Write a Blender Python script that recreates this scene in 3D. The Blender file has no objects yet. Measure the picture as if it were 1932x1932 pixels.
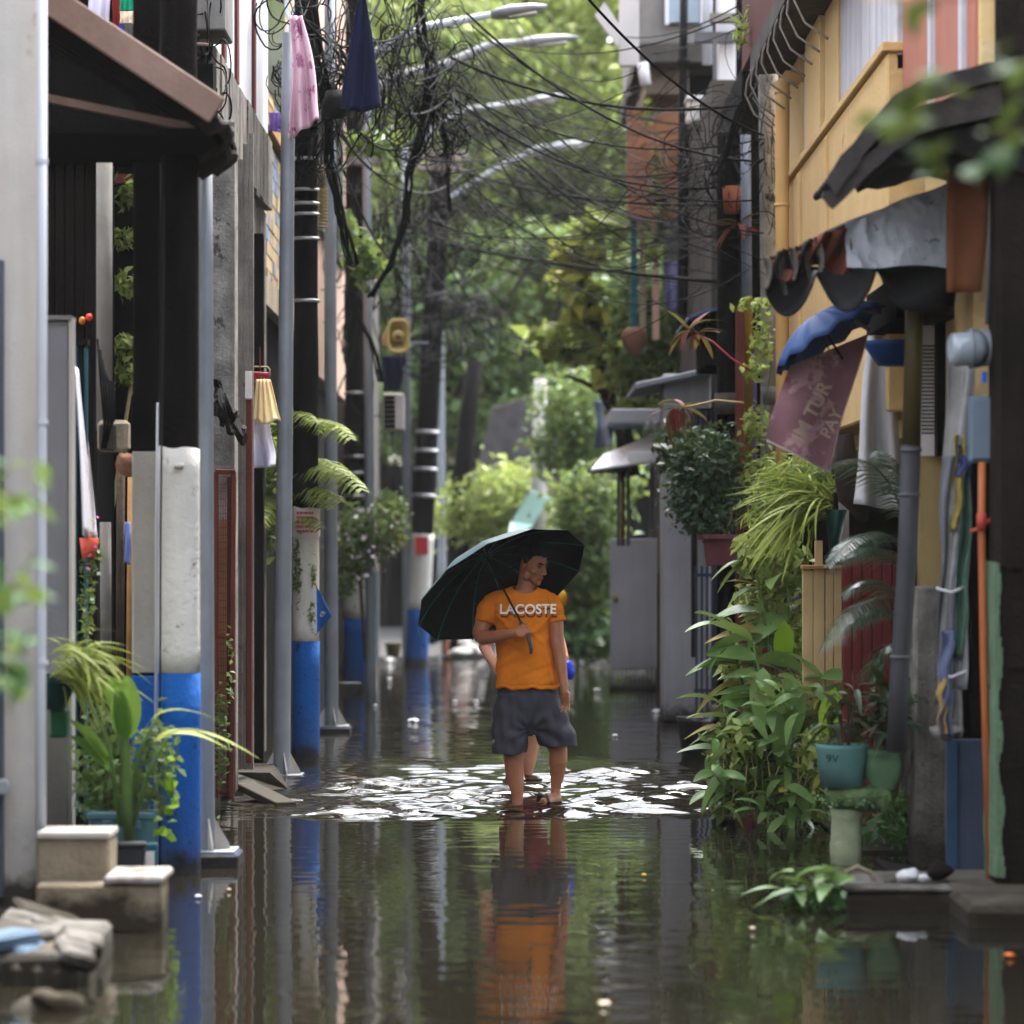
import bpy, bmesh, math, random
import numpy as np
from mathutils import Vector, Matrix, Euler, Quaternion
from mathutils.bvhtree import BVHTree
from mathutils import noise as mnoise
R = random.Random(7)
NR = np.random.default_rng(11)
SC = bpy.context.scene
COL = SC.collection
rad = math.radians
# ------------------------------------------------------------------ camera
F = 6000.0            # focal length, in units of a frame 1932 wide
HZ = 1040.0           # horizon row in that frame
EYE = 1.567           # eye height above the flood water
cam = bpy.data.cameras.new('camera'); cam_o = bpy.data.objects.new('camera', cam); COL.objects.link(cam_o)
cam_o.location = (0, 0, EYE); cam_o.rotation_euler = (rad(90), 0, 0)
cam.sensor_width = 36; cam.lens = 36*F/1932; cam.shift_y = (HZ-966)/1932.0
cam.clip_start = 0.5; cam.clip_end = 500
cam.dof.use_dof = True; cam.dof.focus_distance = 19.75; cam.dof.aperture_fstop = 1.9; cam.dof.aperture_blades = 9
SC.camera = cam_o
# ------------------------------------------------------------------ light
W = bpy.data.worlds.new('World'); SC.world = W; W.use_nodes = True
wn = W.node_tree.nodes; wl = W.node_tree.links
bg = wn['Background']; sky = wn.new('ShaderNodeTexSky'); sky.sky_type = 'NISHITA'; sky.sun_disc = False
SUN_EL, SUN_ROT = 62.0, 20.0
sky.sun_elevation = rad(SUN_EL); sky.sun_rotation = rad(SUN_ROT); sky.air_density = 1.0; sky.dust_density = 2.5
hs = wn.new('ShaderNodeHueSaturation'); hs.inputs['Saturation'].default_value = 0.30
wl.new(sky.outputs[0], hs.inputs['Color']); wl.new(hs.outputs[0], bg.inputs['Color'])
bg.inputs['Strength'].default_value = 0.15
sl = bpy.data.lights.new('sun', 'SUN'); sl.energy = 1.5; sl.angle = rad(22); sl.color = (1.0, 0.96, 0.9)
so = bpy.data.objects.new('sun', sl); COL.objects.link(so)
_a = rad(SUN_ROT); _d = Vector((math.sin(_a)*math.cos(rad(SUN_EL)), math.cos(_a)*math.cos(rad(SUN_EL)), math.sin(rad(SUN_EL))))
so.rotation_euler = _d.to_track_quat('Z', 'Y').to_euler(); so.location = (0, 20, 30)
SC.view_settings.view_transform = 'Standard'; SC.view_settings.look = 'None'
SC.view_settings.exposure = 3.05; SC.view_settings.gamma = 1.0; SC.view_settings.use_curve_mapping = False
SC.render.engine = 'CYCLES'; cy = SC.cycles
cy.use_denoising = True; cy.max_bounces = 7; cy.diffuse_bounces = 4; cy.glossy_bounces = 3; cy.transmission_bounces = 3
cy.caustics_reflective = False; cy.caustics_refractive = False; cy.sample_clamp_indirect = 6.0; cy.use_adaptive_sampling = True
cy.adaptive_threshold = 0.012
# ------------------------------------------------------------------ helpers
def P(u, v, d):
    """world point seen at (u, v) of the 1932-wide frame, d metres away along the street"""
    return Vector(((u-966)*d/F, d, EYE-(v-HZ)*d/F))
def PX(u, d): return (u-966)*d/F
def PZ(v, d): return EYE-(v-HZ)*d/F
def lin(c):
    c = c/255.0
    return c/12.92 if c <= 0.04045 else ((c+0.055)/1.055)**2.4
def rgb(r, g, b): return (lin(r), lin(g), lin(b), 1)
MATS = {}
def mat(name, col, rough=0.8, var=0.3, sc=2.5, bump=0.25, bsc=45, streak=0.0, scol=(60, 52, 42), metal=0.0, spec=0.22, damp=0.0, island=0.0, trans=0.0, patch=None, patch_t=0.58, patch_sc=3.0, coat=0.0, local=False):
    if name in MATS: return MATS[name]
    m = bpy.data.materials.new(name); m.use_nodes = True; MATS[name] = m
    n, l = m.node_tree.nodes, m.node_tree.links
    bs = n['Principled BSDF']; bs.inputs['Roughness'].default_value = rough; bs.inputs['Metallic'].default_value = metal
    bs.inputs['Specular IOR Level'].default_value = spec
    if coat: bs.inputs['Coat Weight'].default_value = coat
    if local:
        g = n.new('ShaderNodeTexCoord'); pos = g.outputs['Object']
    else:
        g = n.new('ShaderNodeNewGeometry'); pos = g.outputs['Position']
    c0 = rgb(*col)
    def noise(scale, vec=None, detail=4.0, rough_=0.6):
        t = n.new('ShaderNodeTexNoise'); t.inputs['Scale'].default_value = scale; t.inputs['Detail'].default_value = detail
        t.inputs['Roughness'].default_value = rough_
        l.new(vec or pos, t.inputs['Vector']); return t.outputs['Fac']
    def rng(v, a, b, c, d):
        r = n.new('ShaderNodeMapRange'); r.inputs[1].default_value = a; r.inputs[2].default_value = b; r.inputs[3].default_value = c; r.inputs[4].default_value = d
        l.new(v, r.inputs[0]); return r.outputs[0]
    def mix(f, a, b, mode='MIX'):
        x = n.new('ShaderNodeMix'); x.data_type = 'RGBA'; x.blend_type = mode; x.clamp_factor = True
        if hasattr(f, 'is_output'): l.new(f, x.inputs[0])
        else: x.inputs[0].default_value = f
        for s, i in ((a, 6), (b, 7)):
            if hasattr(s, 'is_output'): l.new(s, x.inputs[i])
            else: x.inputs[i].default_value = s
        return x.outputs[2]
    dark = (c0[0]*(1-var), c0[1]*(1-var), c0[2]*(1-var), 1); lite = tuple(min(1, c*(1+var*0.45)) for c in c0[:3])+(1,)
    cur = mix(rng(noise(sc), 0.3, 0.7, 0, 1), dark, lite)
    cur = mix(rng(noise(sc*9, detail=3), 0.35, 0.75, 0, var*0.7), cur, dark)
    if patch:
        f = rng(noise(patch_sc, detail=6, rough_=0.7), patch_t, patch_t+0.05, 0, 1)
        cur = mix(f, cur, rgb(*patch))
    if streak:
        mp = n.new('ShaderNodeMapping'); mp.inputs['Scale'].default_value = (1, 1, 0.07); l.new(pos, mp.inputs['Vector'])
        f = rng(noise(6.0, mp.outputs[0], 5), 0.42, 0.78, 0, streak)
        cur = mix(f, cur, rgb(*scol))
    if damp:
        sx = n.new('ShaderNodeSeparateXYZ'); l.new(pos, sx.inputs[0])
        ad = n.new('ShaderNodeMath'); ad.operation = 'ADD'; l.new(sx.outputs[2], ad.inputs[0])
        l.new(rng(noise(7.0), 0.2, 0.8, -damp*0.35, damp*0.35), ad.inputs[1])
        f = rng(ad.outputs[0], damp*0.3, damp*0.62, 0.92, 0)
        cur = mix(f, cur, rgb(19, 17, 12))
        f2 = rng(ad.outputs[0], damp*0.5, damp*2.2, 0.35, 0)
        cur = mix(f2, cur, rgb(60, 52, 36))
    if island:
        rp = n.new('ShaderNodeNewGeometry').outputs['Random Per Island']
        hv = n.new('ShaderNodeHueSaturation'); l.new(cur, hv.inputs['Color'])
        l.new(rng(rp, 0, 1, 1-island, 1+island), hv.inputs['Value'])
        m2 = n.new('ShaderNodeMath'); m2.operation = 'FRACT'
        m3 = n.new('ShaderNodeMath'); m3.operation = 'MULTIPLY'; m3.inputs[1].default_value = 17.3
        l.new(rp, m3.inputs[0]); l.new(m3.outputs[0], m2.inputs[0])
        l.new(rng(m2.outputs[0], 0, 1, 0.5-island*0.06, 0.5+island*0.05), hv.inputs['Hue'])
        cur = hv.outputs[0]
    l.new(cur, bs.inputs['Base Color'])
    if bump:
        b = n.new('ShaderNodeBump'); b.inputs['Strength'].default_value = bump; b.inputs['Distance'].default_value = 0.02
        l.new(noise(bsc, detail=5, rough_=0.65), b.inputs['Height']); l.new(b.outputs[0], bs.inputs['Normal'])
    if trans:
        tb = n.new('ShaderNodeBsdfTranslucent'); l.new(mix(0.5, cur, rgb(150, 166, 84)), tb.inputs['Color'])
        ms = n.new('ShaderNodeMixShader'); ms.inputs[0].default_value = trans
        l.new(bs.outputs[0], ms.inputs[1]); l.new(tb.outputs[0], ms.inputs[2]); l.new(ms.outputs[0], n['Material Output'].inputs['Surface'])
    return m
class MB:
    """collects faces in world space; build() links them as one object"""
    def __init__(s): s.v = []; s.f = []
    def add(s, vs, fs):
        o = len(s.v); s.v += [tuple(p) for p in vs]; s.f += [tuple(i+o for i in f) for f in fs]; return s
    def box(s, x0, x1, y0, y1, z0, z1):
        return s.add([(x, y, z) for x in (x0, x1) for y in (y0, y1) for z in (z0, z1)],
                     [(0, 1, 3, 2), (4, 6, 7, 5), (0, 4, 5, 1), (2, 3, 7, 6), (0, 2, 6, 4), (1, 5, 7, 3)])
    def obox(s, c, sx, sy, sz, M=None):
        M = M or Matrix.Identity(3); c = Vector(c)
        return s.add([c+M@Vector((x*sx/2, y*sy/2, z*sz/2)) for x in (-1, 1) for y in (-1, 1) for z in (-1, 1)],
                     [(0, 1, 3, 2), (4, 6, 7, 5), (0, 4, 5, 1), (2, 3, 7, 6), (0, 2, 6, 4), (1, 5, 7, 3)])
    def pbox(s, u0, u1, v0, v1, d, t):
        """box whose street-end face spans those frame rows/columns at distance d, t deep"""
        return s.box(PX(u0, d), PX(u1, d), d, d+t, PZ(v1, d), PZ(v0, d))
    def beam(s, a, b, w, h, up=(0, 0, 1)):
        a, b = Vector(a), Vector(b); y = (b-a); L = y.length; y.normalize()
        x = y.cross(Vector(up)); 
        if x.length < 1e-4: x = y.cross(Vector((1, 0, 0)))
        x.normalize(); z = x.cross(y)
        return s.obox((a+b)/2, w, L, h, Matrix((x, y, z)).transposed())
    def tube(s, pts, r, n=8, cap=True, ry=None):
        pts = [Vector(p) for p in pts]; k = len(pts)
        rs = list(r) if hasattr(r, '__len__') else [r]*k
        o = len(s.v); prev = None
        for i, p in enumerate(pts):
            t = (pts[min(i+1, k-1)]-pts[max(i-1, 0)]); t.normalize()
            if prev is None:
                a = t.cross(Vector((0, 1, 0)))
                if a.length < 0.2: a = t.cross(Vector((1, 0, 0)))
            else: a = prev-t*prev.dot(t)
            a.normalize(); prev = a; b = t.cross(a)
            for j in range(n):
                q = 2*math.pi*j/n; s.v.append(tuple(p+(a*math.cos(q)+b*math.sin(q))*rs[i]))
        for i in range(k-1):
            for j in range(n):
                s.f.append((o+i*n+j, o+i*n+(j+1) % n, o+(i+1)*n+(j+1) % n, o+(i+1)*n+j))
        if cap:
            s.f.append(tuple(o+j for j in reversed(range(n)))); s.f.append(tuple(o+(k-1)*n+j for j in range(n)))
        return s
    def rings(s, rings, cap=True):
        """loft: each ring is a list of points"""
        n = len(rings[0]); o = len(s.v)
        for rg in rings: s.v += [tuple(p) for p in rg]
        for i in range(len(rings)-1):
            for j in range(n): s.f.append((o+i*n+j, o+i*n+(j+1) % n, o+(i+1)*n+(j+1) % n, o+(i+1)*n+j))
        if cap:
            s.f.append(tuple(o+j for j in reversed(range(n)))); s.f.append(tuple(o+(len(rings)-1)*n+j for j in range(n)))
        return s
    def loft(s, segs, n=14, cap=True, M=None):
        """segs: (centre, rx, ry) rings lying flat (or turned by M)"""
        M = M or Matrix.Identity(3)
        return s.rings([[Vector(c)+M@Vector((rx*math.cos(2*math.pi*j/n), ry*math.sin(2*math.pi*j/n), 0)) for j in range(n)] for c, rx, ry in segs], cap)
    def ell(s, c, rx, ry, rz, M=None, nu=12, nv=8):
        M = M or Matrix.Identity(3); c = Vector(c); rg = []
        for i in range(1, nv):
            th = math.pi*i/nv
            rg.append([c+M@Vector((rx*math.sin(th)*math.cos(2*math.pi*j/nu), ry*math.sin(th)*math.sin(2*math.pi*j/nu), -rz*math.cos(th))) for j in range(nu)])
        o = len(s.v); s.rings(rg, False); b = len(s.v); s.v += [tuple(c+M@Vector((0, 0, -rz))), tuple(c+M@Vector((0, 0, rz)))]
        for j in range(nu):
            s.f.append((b, o+(j+1) % nu, o+j)); q = o+(nv-2)*nu; s.f.append((b+1, q+j, q+(j+1) % nu))
        return s
    def grid(s, fn, nu, nv):
        o = len(s.v)
        for i in range(nu+1):
            for j in range(nv+1): s.v.append(tuple(fn(i/nu, j/nv)))
        for i in range(nu):
            for j in range(nv):
                a = o+i*(nv+1)+j; s.f.append((a, a+nv+1, a+nv+2, a+1))
        return s
    def build(s, name, m, root=None, smooth=False, bevel=0.0, solid=0.0, sub=0):
        me = bpy.data.meshes.new(name); off = Vector((0, 0, 0))
        if root is not None:
            q = root
            while q is not None: off += q.location; q = q.parent
        else: off = Vector(np.mean(np.array(s.v), axis=0)) if s.v else off
        me.from_pydata([(a-off.x, b-off.y, c-off.z) for a, b, c in s.v], [], s.f); me.update()
        if smooth: me.polygons.foreach_set('use_smooth', [True]*len(me.polygons))
        if m: me.materials.append(m)
        o = bpy.data.objects.new(name, me); COL.objects.link(o)
        if root is not None: o.parent = root
        else: o.location = off
        if bevel:
            b = o.modifiers.new('bevel', 'BEVEL'); b.width = bevel; b.segments = 1; b.limit_method = 'ANGLE'
        if solid:
            b = o.modifiers.new('solid', 'SOLIDIFY'); b.thickness = solid; b.offset = 0
        if sub:
            b = o.modifiers.new('sub', 'SUBSURF'); b.levels = sub; b.render_levels = sub
        return o
def thing(name, label, cat, loc=(0, 0, 0), group=None):
    o = bpy.data.objects.new(name, None); COL.objects.link(o); o.location = loc; o.empty_display_size = 0.2
    o['label'] = label; o['category'] = cat
    if group: o['group'] = group
    return o
def tag(o, label, cat, group=None):
    o['label'] = label; o['category'] = cat
    if group: o['group'] = group
    return o
def kind(o, k): o['kind'] = k; return o
def kids(o): return list(o.children)
def dup(root, loc, label=None):
    r = root.copy(); COL.objects.link(r); r.location = loc
    if label: r['label'] = label
    for ch in kids(root):
        c = ch.copy(); COL.objects.link(c); c.parent = r
        for g in kids(ch):
            e = g.copy(); COL.objects.link(e); e.parent = c
    return r
def rough_up(o, amp, scale=3.0, seed=0):
    """push the vertices about so that edges and faces are not ruled"""
    rr = np.random.default_rng(seed); me = o.data; n = len(me.vertices); a = np.empty(n*3); me.vertices.foreach_get('co', a); a = a.reshape(-1, 3)
    ph = rr.uniform(0, 6.28, (3, 4)); k = rr.normal(0, scale, (3, 4, 3))
    for c in range(3):
        s = np.zeros(n)
        for i in range(4): s += np.sin(a@k[c, i]+ph[c, i])
        a[:, c] += amp*s/2
    me.vertices.foreach_set('co', a.ravel()); me.update(); return o
def leaf_cloud(name, m, root, clumps, count, size, aspect=0.45, up=0.5, seed=1, shell=0.55):
    """many leaf-sized folded faces through a set of ellipsoid clumps (c, rx, ry, rz)"""
    rr = np.random.default_rng(seed); w = np.array([c[1]*c[2]*c[3] for c in clumps])**0.75; w /= w.sum()
    idx = rr.choice(len(clumps), count, p=w)
    d = rr.normal(size=(count, 3)); d /= np.linalg.norm(d, axis=1)[:, None]
    rd = rr.uniform(shell**2, 1, count)**0.5*np.exp(rr.normal(0, .22, count))
    cen = np.array([tuple(c[0]) for c in clumps])[idx]; ax = np.array([[c[1], c[2], c[3]] for c in clumps])[idx]
    p = cen+d*rd[:, None]*ax
    nrm = rr.normal(size=(count, 3)); nrm[:, 2] += up*2; nrm += d*0.7; nrm /= np.linalg.norm(nrm, axis=1)[:, None]
    t = rr.normal(size=(count, 3)); t[:, 2] -= 0.5; t -= nrm*(t*nrm).sum(1)[:, None]; t /= np.linalg.norm(t, axis=1)[:, None]
    b = np.cross(nrm, t); L = (size*rr.uniform(0.6, 1.3, count))[:, None]; Wd = L*aspect
    v = np.empty((count, 4, 3)); v[:, 0] = p-t*L/2; v[:, 1] = p+b*Wd/2+nrm*Wd*0.15; v[:, 2] = p+t*L/2-nrm*L*0.1; v[:, 3] = p-b*Wd/2+nrm*Wd*0.15
    off = Vector((0, 0, 0)); q = root
    while q is not None: off += q.location; q = q.parent
    v = v.reshape(-1, 3)-np.array(off)
    me = bpy.data.meshes.new(name); me.vertices.add(count*4); me.vertices.foreach_set('co', v.ravel())
    me.loops.add(count*4); me.loops.foreach_set('vertex_index', np.arange(count*4, dtype=np.int32))
    me.polygons.add(count); me.polygons.foreach_set('loop_start', np.arange(0, count*4, 4, dtype=np.int32)); me.polygons.foreach_set('loop_total', np.full(count, 4, dtype=np.int32))
    me.update(calc_edges=True); me.materials.append(m)
    o = bpy.data.objects.new(name, me); COL.objects.link(o); o.parent = root; return kind(o, 'stuff')
def leaf_mesh(name, m, L, Wd, n=7, fold=0.25, droop=0.35, wave=0.0, tip=0.9, stalk=0.12):
    """one broad leaf: midrib along +Y from the origin, upper side +Z, folded along the midrib and drooping to the tip"""
    vs, fs = [], []
    for i in range(n+1):
        t = i/n; y = L*t; wd = Wd/2*(math.sin(math.pi*min(1, (t*0.93+0.05))**tip)**0.8 if t > 0 else 0.06)
        if t > 0.97: wd = Wd*0.02
        z = -droop*L*t*t; yy = y*(1-0.25*droop*t)
        w = wave*Wd*math.sin(t*9)
        vs += [(-wd, yy, z+wd*fold+w), (-wd*0.5, yy, z+wd*fold*0.35), (0, yy, z), (wd*0.5, yy, z+wd*fold*0.35), (wd, yy, z+wd*fold-w)]
    for i in range(n):
        for j in range(4): a = i*5+j; fs.append((a, a+1, a+6, a+5))
    me = bpy.data.meshes.new(name); me.from_pydata(vs, [], fs); me.update()
    me.polygons.foreach_set('use_smooth', [True]*len(me.polygons)); me.materials.append(m); return me
def put_leaf(me, root, p, yaw, pitch, roll=0, s=1.0, name='leaf'):
    o = bpy.data.objects.new(name, me); COL.objects.link(o); o.parent = root
    q = root; off = Vector((0, 0, 0))
    while q is not None: off += q.location; q = q.parent
    o.location = Vector(p)-off
    o.rotation_euler = (Matrix.Rotation(yaw, 3, 'Z')@Matrix.Rotation(pitch, 3, 'X')@Matrix.Rotation(roll, 3, 'Y')).to_euler()
    o.scale = (s, s, s); return o
def bez(a, b, sag, n=14, jit=0.0):
    a, b = Vector(a), Vector(b); out = []
    for i in range(n+1):
        t = i/n; p = a.lerp(b, t); p.z -= sag*4*t*(1-t)
        if jit and 0 < i < n: p += Vector((R.uniform(-jit, jit), R.uniform(-jit, jit), R.uniform(-jit, jit)))
        out.append(p)
    return out
def text_mesh(body, size, m, name, root, origin, xdir, ydir, extr=0.001, target=None, lift=0.002, bold=0.0, align='CENTER', subd=0):
    c = bpy.data.curves.new(name, 'FONT'); c.body = body; c.size = size; c.align_x = align; c.align_y = 'CENTER'; c.offset = bold
    if target is None: c.extrude = extr
    t = bpy.data.objects.new('lettering_src', c); COL.objects.link(t)
    dg = bpy.context.evaluated_depsgraph_get(); me = bpy.data.meshes.new_from_object(t.evaluated_get(dg)); bpy.data.objects.remove(t); bpy.data.curves.remove(c)
    bm = bmesh.new(); bm.from_mesh(me)
    if target is not None:
        bmesh.ops.triangulate(bm, faces=bm.faces[:])
        for _ in range(2): bmesh.ops.subdivide_edges(bm, edges=[e for e in bm.edges if e.calc_length() > size*0.12], cuts=1)
    xd, yd = Vector(xdir).normalized(), Vector(ydir).normalized(); nz = xd.cross(yd).normalized()
    q = root; off = Vector((0, 0, 0))
    while q is not None: off += q.location; q = q.parent
    for v in bm.verts:
        w = Vector(origin)+xd*v.co.x+yd*v.co.y+nz*v.co.z
        if target is not None:
            h = target.ray_cast(w+nz*0.5, -nz)
            if h[0] is not None: w = h[0]+nz*lift
        v.co = w-off
    bm.to_mesh(me); bm.free(); me.materials.clear(); me.materials.append(m)
    o = bpy.data.objects.new(name, me); COL.objects.link(o); o.parent = root; return o
# ------------------------------------------------------------------ materials
concrete = mat('concrete', (130, 128, 126), .9, .3, 2.0, .35, 60, .45, (76, 70, 62), damp=.25)
concrete_pale = mat('concrete_pale', (184, 180, 175), .9, .2, 1.6, .25, 70, .45, (146, 126, 100), damp=.4, patch=(150, 138, 122), patch_t=.62, patch_sc=2.2)
concrete_dark = mat('concrete_dark', (76, 72, 68), .92, .45, 3, .5, 45, .6, (40, 36, 30), damp=.2)
concrete_old = mat('concrete_old', (150, 146, 140), .95, .6, 5, .9, 40, .8, (44, 40, 35), damp=.4, patch=(76, 72, 66), patch_t=.58, patch_sc=7)
stone_cream = mat('stone_cream', (160, 147, 126), .9, .35, 3, .8, 34, .5, (96, 80, 58), damp=.26)
pvc_white = mat('pvc_white', (176, 180, 188), .7, .1, 2, .05, 30, .3, (120, 112, 100))
pvc_grey = mat('pvc_grey', (86, 87, 92), .5, .15, 2, .05, 30, .25, (50, 46, 42))
galv = mat('galvanised_steel', (132, 138, 146), .58, .22, 3, .08, 80, .4, (82, 80, 78), metal=.25)
lamp_grey = mat('lamp_grey', (132, 136, 140), .45, .1, 3, .03, 60)
pole_wood = mat('tarred_pole_wood', (16, 14, 13), .9, .5, 6, .6, 30, .5, (40, 34, 30), spec=.06)
paint_white = mat('paint_white', (206, 203, 197), .85, .14, 3, .55, 26, .35, (130, 118, 98), patch=(120, 110, 96), patch_t=.62, patch_sc=14)
paint_blue = mat('paint_blue', (8, 84, 162), .75, .25, 3, .7, 30, .5, (16, 40, 72), damp=.2, patch=(16, 44, 78), patch_t=.6, patch_sc=12)
paint_blue_dk = mat('paint_blue_dark', (10, 62, 118), .7, .3, 4, .4, 30, .2, (16, 30, 46), damp=.15)
rust_red = mat('rust_red_paint', (96, 44, 38), .7, .3, 4, .25, 50, .3, (60, 30, 24))
maroon = mat('maroon_paint', (84, 26, 26), .75, .3, 3, .2, 40, .3, (36, 14, 14))
brown_sheet = mat('brown_sheet', (120, 98, 88), .7, .3, 3, .2, 30, .35, (92, 70, 60))
dark_wood = mat('dark_wood', (24, 20, 18), .9, .5, 4, .5, 30, .5, (18, 15, 13), spec=.06)
grey_wood = mat('weathered_wood', (138, 133, 126), .92, .45, 5, .7, 40, .9, (44, 39, 34), patch=(70, 64, 58), patch_t=.6, patch_sc=6)
tan_wood = mat('tan_plywood', (168, 128, 82), .85, .35, 5, .3, 30, .45, (92, 62, 36))
black_metal = mat('black_metal', (16, 16, 17), .7, .3, 4, .2, 40, spec=.12)
dark_void = mat('shade_dark_wall', (13, 12, 12), .95, .4, 3, .3, 20, spec=.04)  # near-black: the shade of interiors and undersides put into the colour
white_wall = mat('white_wall', (206, 206, 214), .85, .12, 2, .15, 50, .3, (150, 146, 144))
peach_wall = mat('peach_wall', (206, 172, 152), .85, .15, 2, .2, 50, .35, (136, 112, 96))
tile_tan = mat('tan_stone_tile', (186, 166, 132), .8, .25, 6, .3, 40, .15, (110, 96, 76), island=.22)
tile_blue = mat('blue_grey_tile', (140, 152, 170), .7, .25, 6, .3, 40, island=.25)
teal_paint = mat('teal_paint', (38, 92, 104), .7, .25, 3, .2, 40, .3, (24, 50, 54))
grey_paint = mat('grey_paint', (176, 176, 184), .75, .12, 2, .12, 60, .2, (78, 74, 72), damp=.25)
grey_wall = mat('grey_wall', (174, 172, 178), .85, .16, 1.6, .2, 60, .3, (70, 64, 62), damp=.25)
dark_glass = mat('dark_glass', (28, 34, 40), .15, .2, 2, .0, 30, spec=.6)
cable_black = mat('cable_black', (9, 9, 9), .8, .3, 5, .0, spec=.06)
cable_grey = mat('cable_grey', (40, 39, 40), .8, .3, 5, .0, spec=.08)
steel_band = mat('steel_band', (190, 190, 190), .35, .15, 5, .0, metal=.8)
leaf_bright = mat('leaf_bright', (138, 152, 80), .55, .3, 1.2, 0, island=.45, trans=.35)
leaf_mid = mat('leaf_mid', (84, 108, 58), .5, .3, 1.5, 0, island=.45, trans=.3)
leaf_dark = mat('leaf_dark', (40, 76, 32), .45, .3, 2, 0, island=.4, trans=.2)
leaf_yellow = mat('leaf_yellow', (150, 152, 62), .55, .25, 2, 0, island=.35, trans=.35)
leaf_grass = mat('leaf_grass', (134, 152, 72), .55, .25, 2, 0, island=.4, trans=.3)
leaf_broad = mat('leaf_broad', (90, 126, 68), .42, .25, 9, .1, 60, island=.3, trans=.22, spec=.35)
leaf_gloss = mat('leaf_gloss', (40, 66, 42), .5, .3, 6, .05, 60, island=.35, trans=.1, spec=.3)
leaf_lime = mat('leaf_lime', (118, 160, 20), .45, .2, 6, .05, 60, trans=.45)
leaf_palm = mat('leaf_palm', (74, 96, 78), .33, .25, 4, 0, island=.35, trans=.12, spec=.7)
leaf_red = mat('leaf_red', (92, 44, 32), .6, .35, 8, .05, 60, island=.35, trans=.15, spec=.15)
stem_green = mat('stem_green', (78, 104, 48), .6, .3, 6, .1, 40)
stem_red = mat('stem_red', (150, 40, 56), .5, .2, 6, 0)
bark = mat('bark', (70, 58, 48), .95, .4, 6, .8, 25)
bark_dark = mat('bark_dark', (44, 36, 31), .95, .5, 5, .8, 22, .4, (24, 20, 17))
twig_tan = mat('twig_tan', (168, 150, 108), .8, .2, 6, .1, 40)
soil = mat('soil', (44, 34, 26), 1, .4, 8, .8, 40)
litter_white = mat('litter_white', (186, 186, 190), .5, .06, 5, .05, 40)
cloth_cream = mat('cloth_cream', (226, 200, 150), .9, .12, 5, .15, 120)
cloth_lilac = mat('cloth_white_lilac', (204, 202, 224), .9, .08, 5, .15, 120)
cloth_navy = mat('cloth_navy', (16, 22, 56), .9, .25, 5, .15, 120)
cloth_pink = mat('cloth_pink', (214, 178, 194), .92, .06, 5, .15, 120, patch=(150, 88, 124), patch_t=.56, patch_sc=7)
ochre = mat('ochre_render', (204, 174, 124), .9, .08, 2, .6, 34, 0, (120, 88, 44))
ochre_dirty = mat('ochre_stained', (194, 162, 112), .9, .1, 3, .6, 34, 0, (80, 66, 44), patch=(128, 104, 70), patch_t=.64, patch_sc=1.6)
ochre_pipe = mat('ochre_pipe', (192, 154, 98), .6, .15, 2, .1, 40, .4, (120, 90, 52))
brick_paint = mat('brick_red_wall', (164, 106, 88), .85, .15, 2, .2, 50, .3, (140, 80, 62))
orange_wall = mat('orange_brown_wall', (150, 104, 78), .85, .4, 2, .2, 50, .45, (112, 66, 44))
shutter_white = mat('shutter_white', (190, 188, 196), .7, .14, 3, .1, 50, .5, (126, 120, 120))
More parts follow.
